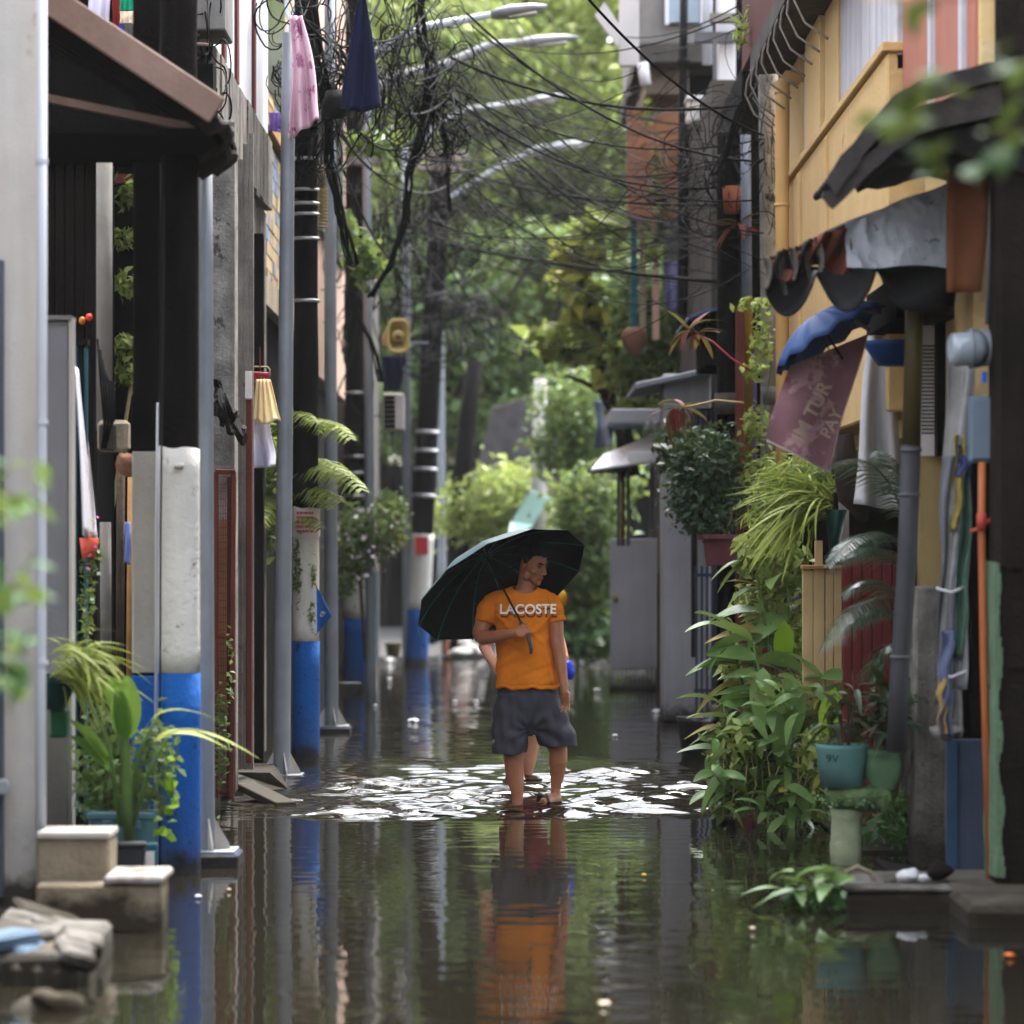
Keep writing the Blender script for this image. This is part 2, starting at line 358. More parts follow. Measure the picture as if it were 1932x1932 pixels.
# ------------------------------------------------------------------ setting
def water_sheet():
    xs = np.concatenate([np.linspace(-60, -2.6, 16), np.arange(-2.5, 2.5, .026), np.linspace(2.6, 60, 16)])
    ys = np.concatenate([np.linspace(-20, 17.3, 60), np.arange(17.35, 26.5, .03), np.linspace(26.6, 47.3, 60)])
    X, Y = np.meshgrid(xs, ys, indexing='ij'); Z = np.zeros_like(X)
    rr = np.random.default_rng(5)
    # chop stirred up by the two walkers: a patch with a front where the wake has got to
    front = 18.5+0.10*np.sin(X*1.7)+0.35*np.clip(np.abs(X-.1)-1.0, 0, 9)
    m = np.clip((Y-front)/0.35, 0, 1)*np.clip((24.4-Y)/3.2, 0, 1)*np.clip((1.85-np.abs(X-0.0))/.8, 0, 1)
    for _ in range(40):
        lam = np.exp(rr.uniform(np.log(.11), np.log(.42))); th = rr.normal(0, .3); k = 2*np.pi/lam
        Z += .0135*lam*np.sin(k*(np.sin(th)*X+np.cos(th)*Y)+rr.uniform(0, 6.3)+.8*np.sin(X*rr.uniform(1, 3)+rr.uniform(0, 6)))*rr.uniform(.5, 1.2)
    for cx, cyy in ((.03, 19.65), (.3, 19.9), (.1, 22.0)):
        r = np.hypot(X-cx, Y-cyy); Z += .0022*np.sin(r*26)*np.exp(-r*.5)
    pt = np.zeros_like(X)
    for _ in range(7): pt += np.sin(X*rr.uniform(2, 6)*rr.choice((-1, 1))+Y*rr.uniform(1.5, 5)+rr.uniform(0, 6.3))
    Z *= m*np.clip(.92+.2*pt, .55, 1.3)
    nx, ny = X.shape; v = np.stack([X, Y, Z], -1).reshape(-1, 3)
    i, j = np.meshgrid(np.arange(nx-1), np.arange(ny-1), indexing='ij'); a = (i*ny+j).ravel()
    f = np.stack([a, a+ny, a+ny+1, a+1], 1)
    me = bpy.data.meshes.new('water'); me.vertices.add(len(v)); me.vertices.foreach_set('co', v.ravel())
    me.loops.add(f.size); me.loops.foreach_set('vertex_index', f.ravel().astype(np.int32)); me.polygons.add(len(f))
    me.polygons.foreach_set('loop_start', np.arange(0, f.size, 4, dtype=np.int32)); me.polygons.foreach_set('loop_total', np.full(len(f), 4, dtype=np.int32))
    me.polygons.foreach_set('use_smooth', [True]*len(f)); me.update(calc_edges=True)
    w = bpy.data.materials.new('flood_water'); w.use_nodes = True; n, l = w.node_tree.nodes, w.node_tree.links
    b = n['Principled BSDF']; b.inputs['Base Color'].default_value = rgb(28, 26, 20); b.inputs['Roughness'].default_value = .015; b.inputs['IOR'].default_value = 1.34
    g = n.new('ShaderNodeNewGeometry')
    t1 = n.new('ShaderNodeTexNoise'); t1.inputs['Scale'].default_value = 1; t1.inputs['Detail'].default_value = 1.2
    mp = n.new('ShaderNodeMapping'); mp.inputs['Scale'].default_value = (3.6, 6.2, 1); l.new(g.outputs['Position'], mp.inputs['Vector']); l.new(mp.outputs[0], t1.inputs['Vector'])
    t2 = n.new('ShaderNodeTexNoise'); t2.inputs['Scale'].default_value = 1.1; t2.inputs['Detail'].default_value = 2; l.new(g.outputs['Position'], t2.inputs['Vector'])
    mr = n.new('ShaderNodeMapRange'); mr.inputs[1].default_value = .35; mr.inputs[2].default_value = .7; mr.inputs[3].default_value = .25; mr.inputs[4].default_value = 1.0; l.new(t2.outputs['Fac'], mr.inputs[0])
    sy = n.new('ShaderNodeSeparateXYZ'); l.new(g.outputs['Position'], sy.inputs[0])
    fa = n.new('ShaderNodeMapRange'); fa.inputs[1].default_value = 21; fa.inputs[2].default_value = 30; fa.inputs[3].default_value = 1; fa.inputs[4].default_value = 3.2; l.new(sy.outputs[1], fa.inputs[0])
    hm = n.new('ShaderNodeMath'); hm.operation = 'MULTIPLY'; l.new(t1.outputs['Fac'], hm.inputs[0]); l.new(fa.outputs[0], hm.inputs[1])
    bp = n.new('ShaderNodeBump'); bp.inputs['Distance'].default_value = .0042; l.new(mr.outputs[0], bp.inputs['Strength']); l.new(hm.outputs[0], bp.inputs['Height']); l.new(bp.outputs[0], b.inputs['Normal'])
    me.materials.append(w)
    o = bpy.data.objects.new('water', me); COL.objects.link(o); o['kind'] = 'structure'
water_sheet()
g = MB().box(-200, 200, -60, 300, -1.0, -.45).build('ground', soil); g['kind'] = 'structure'
road = MB(); road.add([(-2.2, 47, -.3), (2.2, 47, -.3), (2.2, 52, .12), (-2.2, 52, .12), (-9, 52, .12), (9, 52, .12), (9, 110, .3), (-9, 110, .3)], [(0, 1, 2, 3), (4, 5, 6, 7)])
o = road.build('road', mat('asphalt', (70, 68, 66), .9, .3, 2, .4, 60)); o['kind'] = 'structure'
# ------------------------------------------------------------------ left side of the alley
def boards(root, name, m, specs, bevel=.004, d_t=.03):
    for (u0, u1, v0, v1, d) in specs: MB().pbox(u0, u1, v0, v1, d, d_t).build(name, m, root, bevel=bevel)
# near corner house
t = thing('corner_house', 'pale grey rendered house corner with a white downpipe at the left edge', 'house', (-2.6, 14, 0))
MB().box(-5.5, PX(76, 13.6), 13.6, 13.66, -.4, 9.5).build('wall', concrete_pale, t, bevel=.012)
MB().box(-7, -2.6, 13.66, 14.4, -.4, 9.5).build('end_wall', concrete_pale, t)
MB().box(-7, -2.9, -30, 13.5, -.4, 5.0).build('unseen_side_wall', concrete_pale, t)  # unseen wall, run on and sized to set the light in the alley
w = MB().box(-3.2, PX(8, 13.6), 13.55, 13.6, PZ(1690, 13.6), PZ(492, 13.6)).build('door', mat('slate_door', (70, 76, 88), .6), t)
MB().tube([P(5, 1480, 13.53), P(5, 1486, 13.44)], .028, 10).build('handle', lamp_grey, w)
dp = MB().tube([P(79, -60, 13.53), P(79, 700, 13.53), P(77, 1240, 13.53), P(78, 1700, 13.53)], .022, 12).build('downpipe', pvc_white, t, True)
for v in (300, 792, 1246): MB().tube([P(79, v, 13.53), P(79, v+9, 13.53)], .027, 12).build('pipe_clamp', pvc_white, dp)
# gate pillar behind it
t = thing('gate_pillar', 'grey square gate pillar with a pale rounded corner beside the white downpipe', 'pillar', (PX(110, 15.4), 15.6, 0))
MB().box(PX(70, 15.4), PX(131, 15.4), 15.4, 15.5, -.3, PZ(604, 15.4)).build('shaft', mat('pillar_grey', (126, 126, 132), .85, .15, 2, .2, 50, .35, (90, 86, 84), damp=.2), t, bevel=.01)
MB().box(PX(131, 15.4), PX(137, 15.4), 15.38, 15.5, .1, PZ(600, 15.4)).build('corner_bead', concrete_pale, t)
MB().box(PX(76, 15.4), PX(136, 15.4), 15.36, 15.54, PZ(604, 15.4), PZ(596, 15.4)).build('cap', concrete, t)
MB().box(PX(88, 15.4), PX(134, 15.4), 15.33, 15.4, .1, PZ(1290, 15.4)).build('plinth', concrete, t, bevel=.01)
# steps
t = thing('entrance_steps', 'two cream stone entrance steps with stained sides rising from the water at left', 'steps', (-1.8, 13.3, 0))
zl, zu = PZ(1647, 13.2), PZ(1571, 13.25)
s = MB().box(PX(70, 13.3), PX(206, 13.3), 13.3, 13.58, -.35, zu-.03).build('step', stone_cream, t, bevel=.012); rough_up(s, .008, 9)
MB().box(PX(70, 13.3), PX(208, 13.3), 13.27, 13.58, zu-.03, zu).build('tread', concrete_pale, s, bevel=.006)
s = MB().box(PX(66, 13.12), PX(306, 13.12), 13.12, 13.28, -.35, zl-.04).build('step', stone_cream, t, bevel=.012)
s2_ = MB().box(PX(206, 13.3)+.004, PX(303, 13.2), 13.28, 13.5, -.35, zl-.04).build('step', stone_cream, t, bevel=.012)
MB().box(PX(196, 13.12), PX(309, 13.12), 13.09, 13.5, zl-.04, zl).build('tread', concrete_pale, s2_, bevel=.012)
# steel gate leaf, dark
t = thing('side_gate', 'dark teal steel gate leaf half hidden behind the grey gate pillar', 'gate', (PX(150, 16.5), 16.5, 0))
for i, (a, b, c) in enumerate(((138, 146, teal_paint), (147, 157, black_metal), (158, 164, teal_paint))):
    MB().box(PX(a, 16.4), PX(b, 16.4), 16.4, 16.45, .2, PZ(640+i*8, 16.4)).build('panel', c, t, bevel=.004)
MB().box(PX(136, 16.4), PX(166, 16.4), 16.38, 16.47, PZ(652, 16.4), PZ(640, 16.4)).build('top_rail', black_metal, t)
# shed with the rusty awning
t = thing('timber_house', 'shaded dark timber house under the brown awning, with a white round column', 'house', (-3, 18, 0))
MB().box(-6, PX(182, 17.6), 17.6, 18.4, -.4, PZ(180, 17.6)).build('wall', dark_void, t)  # shade under the awning is in the wall's near-black colour
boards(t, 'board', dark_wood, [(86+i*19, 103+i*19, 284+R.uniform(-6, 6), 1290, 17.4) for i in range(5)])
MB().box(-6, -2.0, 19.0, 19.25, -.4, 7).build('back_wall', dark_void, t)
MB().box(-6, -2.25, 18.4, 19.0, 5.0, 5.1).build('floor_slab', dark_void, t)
MB().box(PX(60, 17.3), PX(402, 17.3), 17.3, 17.5, PZ(306, 17.3), PZ(120, 17.3)).build('shade_fill', dark_void, t)  # dark box added to fill the shade below the awning roof
MB().box(PX(200, 18.6), PX(268, 18.6), 18.6, 18.7, PZ(346, 18.6), PZ(328, 18.6)).build('crossbar', rust_red, t)
c = MB().tube([P(197, 290, 16.9), P(197, 812, 16.9)], .043, 14).build('column', mat('column_grey', (120, 117, 112), .85, .3, 3, .3, 40, .6, (62, 54, 46)), t, True)
MB().tube([P(184, 290, 17), P(187, 560, 16.95), P(186, 800, 17)], .009, 6).build('conduit', cable_grey, t, True)
aw = thing('sheet_awning', 'brown metal edged lean-to awning sloping over the left side, tattered at its eave', 'awning', (-2, 16, 3.5))
ev, rg = Vector((PX(402, 14.6), 14.6, PZ(222, 14.6))), Vector((PX(60, 14.6), 14.6, PZ(-8, 14.6)))
sl_ = rg-ev
def roof(i, j):
    p = ev+sl_*j*1.55; p.y = 14.55+i*1.3; p.z += .018*math.sin(i*70)+.02*math.sin(j*5+i*3); return p
MB().grid(roof, 60, 8).build('roof_sheet', dark_wood, aw, solid=.012)
f = MB(); f.beam(ev+Vector((.02, -.05, .03)), ev+sl_*1.5+Vector((0, -.05, .03)), .03, .135, (sl_.z, 0, -sl_.x)); rough_up(f.build('fascia', brown_sheet, aw, bevel=.006), .006, 4)
for k in range(3):
    y = 14.9+k*.35; MB().beam((ev.x-.04, y, ev.z-.0), (ev.x+sl_.x*1.5, y, ev.z+sl_.z*1.5-.09), .05, .08).build('rafter', dark_wood, aw)
MB().beam(P(40, 176, 15.0), P(388, 246, 15.0), .04, .055, (0, 1, 0)).build('tie_beam', brown_sheet, aw, bevel=.005)
MB().beam(P(40, 262, 15.6), P(400, 286, 15.6), .06, .12, (0, 1, 0)).build('tie_beam', dark_wood, aw)
def tatter(i, j):
    y = 14.58+i*1.25; d = (.06+.04*abs(math.sin(i*9))+.09*i*i+.025*math.sin(i*31))
    return Vector((ev.x-.03+.1*j*math.sin(i*6)+.05*math.sin(j*4), y, ev.z+.03-d*j))
MB().grid(tatter, 40, 6).build('torn_flap', mat('torn_tarp', (36, 30, 27), .9, .5, 8, .6, 20), aw, solid=.006)
MB().box(-3.4, ev.x-.03, 14.72, 15.8, ev.z-.06, ev.z-.03).build('soffit', dark_void, aw)  # underside shade of the awning painted in as near-black
for k in range(0):
    x0, x1 = 402-k*36, 402-k*36-36; z = .07+.05*R.random()
    MB().box(PX(x1, 14.7), PX(x0, 14.7), 14.66+k*.012, 14.70+k*.012, PZ(248+R.uniform(0, 10)-k*1.5, 14.7), PZ(232-k*16+R.uniform(-4, 4), 14.7)).build('soffit_board', dark_wood, aw)
# window rails and washing above the awning
t = thing('window_railing', 'rusty two bar railing with a thin pole in the dark opening above the awning', 'railing', (PX(330, 18.8), 18.8, 4))
for v, a, b in ((80, 268, 396), (130, 285, 392)): MB().tube([P(a, v-3, 18.8), P((a+b)/2, v, 18.8), P(b, v+5, 18.8)], .011, 8).build('bar', brown_sheet, t, True)
MB().tube([P(303, -30, 18.75), P(303, 140, 18.75)], .009, 6).build('upright', cable_grey, t)
def cloth(name, m, pts, root=None, thick=.006, fold=.02, nf=5, nu=16, nv=16, seed=0):
    """hanging cloth between a top edge (a,b) and a bottom edge (c,d) with soft vertical folds"""
    a, b, c, d = [Vector(p) for p in pts]; rr = random.Random(seed); ph = rr.uniform(0, 6)
    def fn(i, j):
        p = a.lerp(b, i).lerp(c.lerp(d, i), j)
        p.y += fold*(.3+j)*math.sin(i*nf*2*math.pi/2+ph+.8*math.sin(j*3))+fold*.4*math.sin(j*7+i*3); p.x += fold*.3*math.sin(j*5+ph)
        return p
    return MB().grid(fn, nu, nv).build(name, m, root, True, solid=thick)
t = thing('hanging_jersey', 'red sleeveless top with green and cream panels hung above the brown awning', 'clothing', P(240, 40, 18.4))
cloth('body', mat('cloth_red', (120, 30, 30), .9), [P(212, -30, 18.4), P(272, -30, 18.4), P(212, 112, 18.4), P(270, 170, 18.4)], t)
cloth('green_panel', mat('cloth_green', (18, 140, 108), .9), [P(227, -30, 18.36), P(252, -30, 18.36), P(227, 20, 18.36), P(252, 20, 18.36)], t, fold=.008)
cloth('cream_panel', mat('cloth_pale', (226, 206, 180), .9), [P(227, 21, 18.36), P(252, 21, 18.36), P(227, 44, 18.36), P(252, 44, 18.36)], t, fold=.008)
cloth('pocket', mat('cloth_grey', (86, 84, 80), .9), [P(229, 45, 18.36), P(252, 45, 18.36), P(232, 84, 18.36), P(250, 92, 18.36)], t, fold=.008)
cloth('blue_trim', mat('cloth_blue', (30, 50, 160), .9), [P(226, 46, 18.35), P(231, 46, 18.35), P(234, 90, 18.35), P(240, 92, 18.35)], t, fold=.006)
tag(cloth('hanging_sheet', cloth_lilac, [P(166, -30, 18.5), P(208, -30, 18.5), P(168, 76, 18.5), P(208, 90, 18.5)], seed=3), 'plain white cloth hung left of the red top above the awning', 'clothing')
# meter hub and small things on the timber house
t = thing('cable_box', 'weathered cream cable box with dark cables running into it below the white column', 'box', (PX(212, 16.6), 16.6, PZ(820, 16.6)))
MB().pbox(183, 241, 792, 852, 16.6, .14).build('housing', stone_cream, t, bevel=.02)
MB().pbox(186, 218, 800, 850, 16.56, .05).build('cover', concrete_dark, t, bevel=.01)
for k in range(6): MB().tube([P(184+k*5, 640+k*20, 16.7), P(190+k*5, 720, 16.6), P(196+k*4, 790, 16.53), P(200+R.uniform(-9, 9), 846, 16.5)], .006, 6).build('cable', cable_black, t, True)
o = MB().ell(P(238, 876, 16.3), .05, .05, .06, nu=16, nv=12).build('coir_ball', mat('coir', (128, 92, 70), 1, .4, 20, 1, 60), None, True); rough_up(o, .006, 60); tag(o, 'brown coir planting ball hung beside the square pole', 'planter')
o = cloth('wall_banner', mat('banner_print', (212, 212, 222), .6, .1, 3, .05, 40, patch=(182, 76, 74), patch_t=.6, patch_sc=9), [P(142, 690, 15.9), P(152, 700, 16.6), P(158, 1010, 15.9), P(184, 1024, 16.6)], fold=.01, thick=.004)
tag(o, 'narrow white banner strip with red print hung slanting along the left wall', 'banner')
t = thing('wall_planter', 'small orange red wall pot with a trailing pink flowered plant', 'plant pot', P(170, 1030, 16.2))
MB().loft([(P(168, 1052, 16.2), .035, .035), (P(168, 1015, 16.2), .05, .05)], 14).build('pot', mat('red_plastic', (206, 84, 60), .5), t, True)
leaf_cloud('foliage', leaf_mid, t, [(P(176, 1050, 16.2), .05, .05, .12), (P(165, 1130, 16.2), .04, .05, .25)], 160, .05, seed=3)
leaf_cloud('flowers', mat('petal_pink', (206, 110, 190), .6), t, [(P(180, 1040, 16.15), .05, .03, .18)], 7, .035, .8, seed=4)
tag(MB().tube([P(199, 985, 16.9), P(200, 1230, 16.9)], .03, 12).build('standpipe', MATS['column_grey'], None, True), 'short white capped standpipe below the cable box', 'pipe')
o = MB().tube([P(228, 860, 17.0), P(226, 1290, 17.0)], .022, 8).build('mossy_post', bark, None, True); tag(o, 'mossy brown timber post between the standpipe and the square pole', 'post')
o = cloth('hung_cloth', mat('cloth_sky', (120, 140, 206), .9), [P(237, 985, 17.1), P(246, 985, 17.1), P(236, 1060, 17.1), P(245, 1066, 17.1)], fold=.01); tag(o, 'thin pale blue cloth hung between post and square pole', 'clothing')
o = MB().tube([P(247, 900, 17.4), P(244, 1300, 17.4)], .018, 8).build('timber_stake', tan_wood, None, True); tag(o, 'thin tan stake just left of the square pole', 'post')
for lab, c, u, v in (('orange round pegged toy ball on the dark ledge', (196, 120, 20), 155, 605), ('red round lantern bead beside the orange one on the dark ledge', (226, 60, 44), 168, 599)):
    tag(MB().ell(P(u, v, 16.3), .017, .017, .02).build('bauble', mat('bauble_%d' % u, c, .4), None, True), lab, 'bauble')
t = thing('gap_shrub', 'light green shrub seen through the gap between white column and pole', 'shrub', P(240, 900, 18.6))
MB().tube([P(212, 960, 18.6), P(262, 630, 18.6)], .012, 6).build('stem', twig_tan, t)
leaf_cloud('foliage', leaf_bright, t, [(P(246, 370, 18.6), .08, .1, .1), (P(232, 450, 18.6), .08, .1, .07), (P(240, 535, 18.6), .08, .1, .08), (P(238, 655, 18.6), .09, .1, .09), (P(238, 710, 18.6), .09, .1, .08)], 420, .07, .5, seed=6)
# utility poles ------------------------------------------------------
def wood_pole(label, u, d, r, v_white, v_blue, v_base, bands=(), top=-150, lean=0.0, sq=None, group='painted utility poles along the left side'):
    t = thing('utility_pole', label, 'utility pole', (PX(u, d), d, 0), group)
    def at(z): return Vector((PX(u, d)+lean*(z-1.5), d, z))
    zt, zw, zb = PZ(top, d), PZ(v_white, d), PZ(v_blue, d)
    if sq:
        def bx(z0, z1, e): a = sq+e; return MB().box(PX(u, d)-a, PX(u, d)+a, d-a, d+a, z0, z1)
        bx(-.4, zt, 0).build('shaft', pole_wood, t, bevel=.01); bx(zb+.002, zw, .005).build('white_band', mat('paint_shaded_white', (148, 144, 136), .85, .2, 3, .5, 26, .4, (100, 92, 80)), t, bevel=.012); bx(-.3, zb, .007).build('blue_band', paint_blue, t, bevel=.012)  # white paint greyed, so the shade on this pole is in its colour
        return t
    def cyl(z0, z1, e, k=6): return MB().tube([at(z0+(z1-z0)*i/k) for i in range(k+1)], [r*(1.04-.012*(z0+(z1-z0)*i/k))+e for i in range(k+1)], 22)
    rough_up(cyl(-.4, zt, 0, 16).build('shaft', pole_wood, t, True), .004, 7)
    wb = cyl(zb+.002, zw, .005, 10); w = wb.build('white_band', paint_white, t, True)
    for vtx in w.data.vertices:          # a brushed, wavy upper edge
        if vtx.co.z > zw-.02: vtx.co.z += .009*math.sin(vtx.co.x*50)+.007*math.sin(vtx.co.y*80)
    cyl(-.3, zb, .008, 6).build('blue_band', paint_blue, t, True)
    for v in bands: MB().tube([at(PZ(v+3, d)), at(PZ(v-3, d))], r+.012, 20).build('steel_band', steel_band, t, True)
    return t
tp = wood_pole('near black timber pole painted white above blue, water at its foot', 338, 15.54, .094, 845, 1270, 1645)
MB().obox(P(338, 878, 15.42), .05, .05, .02).build('bracket', paint_white, tp, bevel=.006)
tp2 = wood_pole('square tarred pole with shade-greyed white and blue paint behind the near round pole', 279, 16.0, 0, 850, 1272, 1640, sq=.068)
MB().tube([P(300, 760, 15.75), P(297, 1000, 15.75), P(295, 1640, 15.75)], .012, 8).build('conduit', pvc_white, tp2, True)
MB().tube([P(310, 100, 15.5), P(309, 500, 15.45), P(303, 1000, 15.45), P(301, 1640, 15.48)], .005, 6).build('cable', cable_grey, tp2, True)
tp = wood_pole('second tarred round pole with steel bands, red lettered notice and blue foot', 577, 23.8, .093, 958, 1210, 1435, (301, 359, 385, 405, 451, 568))
red_ink = mat('red_ink', (186, 52, 60), .7); paper = mat('notice_paper', (222, 214, 212), .8)
no = thing('notice_sheet', 'white notice with rows of red lettering wrapped on the second round pole', 'notice', P(576, 985, 23.68))
MB().tube([P(577, 1012, 23.8), P(577, 960, 23.8)], .106, 22, cap=False).build('sheet', paper, no, True)
def ink_lines(root, c, w, h, n, m, yoff=-.003, seed=0):
    """rows of unreadably small print, as thin raised strips of different lengths"""
    rr = random.Random(seed); c = Vector(c); mb = MB()
    for i in range(n):
        z = c.z+h/2-h*(i+.5)/n; x = c.x-w/2
        while x < c.x+w/2-.004:
            L = min(rr.uniform(.06, .2)*w, c.x+w/2-x); mb.box(x, x+L*.82, c.y+yoff-.001, c.y+yoff, z-h/n*.28, z+h/n*.28); x += L
    return kind(mb.build('lettering', m, root), 'stuff')
ink_lines(no, P(576, 985, 23.69), .13, .17, 5, red_ink, seed=2)
bn = thing('blue_pennant', 'blue and white printed banner sheet hanging folded from the second round pole', 'banner', P(605, 1150, 23.7))
def pen(i, j):  # folded sign: fixed edge at the pole, free corner to the right
    a = P(597, 1105, 23.72).lerp(P(598, 1196, 23.72), i); b = P(626, 1162, 23.66); p = a.lerp(b, j*(1 if i > 0 else .98)); p.y += .015*math.sin(j*5); return p
MB().grid(pen, 8, 8).build('sheet', mat('pennant_blue', (24, 92, 170), .6, .1), bn, solid=.003)
text_mesh('ch', .05, paper, 'lettering', bn, P(608, 1158, 23.62), (.72, 0, .69), (-.69, 0, .72), extr=.001)
wood_pole('third dark pole with white and blue paint behind the steel poles', 672, 36.0, .13, 960, 1168, 1262, (742, 862, 893, 936))
tp3 = wood_pole('far dark utility pole with red poster above its blue foot', 795, 44.0, .15, 1008, 1150, 1240, (815, 850, 885, 935), top=300, lean=.05)
MB().pbox(783, 808, 1012, 1046, 43.82, .01).build('poster', red_ink, tp3)
o = MB().tube([P(852, 1230, 50), P(868, 950, 50), P(884, 780, 50), P(896, 680, 50)], [.16, .15, .14, .12], 14).build('leaning_pole', pole_wood, None, True); tag(o, 'black leaning pole furthest along the left side', 'utility pole')
def steel_pole(label, ub, ut, d, r, v_base, v_top, foot=True, gus=True, arm=None, group='galvanised street light poles'):
    t = thing('street_light_pole', label, 'street light', (PX(ub, d), d, 0), group)
    b, tp_ = P(ub, v_base, d), P(ut, v_top, d)
    pts = [b.lerp(tp_, i/6) for i in range(7)]
    MB().tube([Vector((b.x, b.y, -.2))]+pts, [r*1.1]+[r*(1.1-.25*i/6) for i in range(7)], 20).build('shaft', galv, t, True)
    if gus:
        for k in range(4):
            a = k*math.pi/2+.35; dx, dy = math.cos(a), math.sin(a); h = .16; q = Vector((-dy, dx, 0))*.005
            pr = [Vector((b.x+dx*r, b.y+dy*r, b.z)), Vector((b.x+dx*(r+.085), b.y+dy*(r+.085), b.z)), Vector((b.x+dx*(r+.075), b.y+dy*(r+.075), b.z+.03)), Vector((b.x+dx*r, b.y+dy*r, b.z+h))]
            MB().add([p+q for p in pr]+[p-q for p in pr], [(0, 1, 2, 3), (7, 6, 5, 4), (0, 4, 5, 1), (1, 5, 6, 2), (2, 6, 7, 3)]).build('gusset', mat('gusset_grey', (170, 166, 160), .7, .25, 6, .2, 50, .4, (110, 80, 60)), t)
        MB().box(b.x-.15, b.x+.15, b.y-.15, b.y+.15, b.z-.012, b.z).build('base_plate', galv, t)
    if foot: MB().box(b.x-.17, b.x+.17, b.y-.17, b.y+.17, -.35, b.z-.012).build('footing', paint_blue_dk, t, bevel=.012)
    if arm:
        pts = [P(u, v, d+k) for u, v, k in arm[0]]
        MB().tube(pts, [.045]*(len(pts)-1)+[.03], 10).build('arm', lamp_grey, t, True)
        a, c = P(*arm[1][0], d), P(*arm[1][1], d); dr = (c-a); L = dr.length; dr.normalize()
        up = Vector((0, 0, 1)); sd = dr.cross(up).normalized(); up = sd.cross(dr)
        M = Matrix((dr, sd, up)).transposed()
        h = MB()
        h.rings([[a+dr*(L*t_)+sd*(w_*math.cos(q))+up*(hh*math.sin(q)) for q in np.linspace(0, 2*math.pi, 12, endpoint=False)] for t_, w_, hh in ((0, .04, .035), (.12, .09, .05), (.35, .13, .06), (.75, .12, .045), (1, .05, .012))])
        hd = h.build('lamp_head', lamp_grey, t, True)
        MB().obox(a+dr*L*.55-up*.045, L*.5, .15, .02, M).build('lens', mat('lamp_lens', (220, 220, 215), .2), hd)
    return t
steel_pole('nearest galvanised pole standing on a blue footing beside the near round pole', 390, 389, 15.9, .037, 1602, 290)
steel_pole('second galvanised pole with flared base plates and pink towel near its top', 531, 545, 22.2, .055, 1460, 62)
steel_pole('third galvanised pole on a blue block with a long lamp arm', 625, 622, 27.6, .055, 1368, -60, arm=([(640, 150, 0), (728, 88, 0), (797, 53, .3), (930, 27, .5)], [(926, 28), (1032, 12)]))
steel_pole('slim galvanised pole in the cable tangle carrying a bent lamp arm', 700, 690, 33.0, .05, 1290, 60, False, False, arm=([(690, 180, 0), (744, 144, 0), (840, 122, 0), (928, 84, 0), (985, 80, 0)], [(975, 82), (1092, 70)]))
steel_pole('galvanised pole behind the horn loudspeaker with a rising lamp arm', 768, 766, 44.0, .06, 1240, 280, False, False, arm=([(765, 292, 0), (789, 275, 0), (832, 232, 0), (880, 208, 0), (995, 192, 0)], [(985, 195), (1064, 180)]))
steel_pole('far pale lamp pole lost in the leaves with a straight slanting arm', 835, 830, 52.0, .06, 1225, 380, False, False, arm=([(830, 385, 0), (934, 320, 0), (1014, 280, 0), (1040, 276, 0)], [(1030, 278), (1118, 268)]))
steel_pole('far pale lamp pole with a low flat lamp head over the alley', 872, 868, 58.0, .06, 1215, 440, False, False, arm=([(868, 455, 0), (890, 462, 0), (905, 465, 0)], [(900, 466), (996, 474)]))
for lab, pts, d, w in (('pale blue grey crossarm on the third dark pole', ((655, 304), (722, 306)), 35.8, .09), ('grey timber crossarm above the horn loudspeaker', ((772, 292), (884, 296)), 43.7, .14), ('lower grey timber crossarm above the horn loudspeaker', ((775, 313), (872, 318)), 43.7, .1)):
    a, b = P(*pts[0], d), P(*pts[1], d); tag(MB().beam(a, b, .1, w).build('crossarm', grey_wood, None, bevel=.01), lab, 'crossarm')
# house of weathered boards ------------------------------------------
t = thing('board_house', 'weathered grey board and concrete house with white and red upper wall at left', 'house', (-3, 21, 0))
XB = -1.85
MB().box(-6, XB-.06, 19.3, 24.2, -.4, 9.5).build('core', concrete_dark, t)
MB().pbox(388, 442, 225, 1500, 19.0, .28).build('pier', concrete_old, t, bevel=.015)
MB().box(XB-.06, XB, 19.4, 24.1, 4.66, 8).build('upper_wall', white_wall, t)
for y in (20.25, 21.2, 22.6): MB().box(XB, XB+.02, y, y+.16, 4.7, 8).build('red_stripe', rust_red, t)
for i in range(16):
    y = 19.5+i*.285; MB().box(XB-.02, XB+.035+R.uniform(0, .012), y, y+.268, 4.13+R.uniform(-.03, .02), 4.66).build('board', grey_wood, t, bevel=.004)
for i in range(14):
    y = 19.6+i*.32; MB().box(XB-.06, XB-.012+R.uniform(-.012, .012), y, y+.3, R.uniform(.05, .2), 4.12).build('board', grey_wood, t, bevel=.004)
for a, b, v0, c in ((449, 457, 300, grey_wood), (458.5, 468, 270, grey_wood), (469.5, 478, 250, grey_wood)): MB().pbox(a, b, v0, 1452, 20.5, .05).build('board', c, t, bevel=.004)
MB().pbox(479, 497, 440, 1440, 22.4, .1).build('post', dark_wood, t, bevel=.006)
MB().box(-1.95, -1.72, 19.05, 19.6, PZ(64, 19.2), PZ(-60, 19.2)).build('window_box', concrete, t, bevel=.01)
MB().pbox(464, 475, 752, 1440, 20.3, .05).build('red_post', rust_red, t, bevel=.005)
MB().pbox(462.5, 475.5, 700, 751, 20.28, .02).build('pasted_paper', paper, t)
o = MB().grid(lambda i, j: P(405+i*48, 715+i*92+j*70*(1-i*.6), 18.6)+Vector((0, i*.3+.06*math.sin(j*6+i*9), .03*math.sin(i*20))), 10, 8).build('charred_flap', mat('charred', (20, 17, 16), .95, .5, 9, .9, 20), None, solid=.03); tag(o, 'charred black broken sheet jutting from the concrete pier', 'scrap')
t = thing('mesh_gate', 'rust red framed wire mesh gate with tan plywood behind it', 'gate', (PX(424, 18.3), 18.3, 0))
d = 18.2
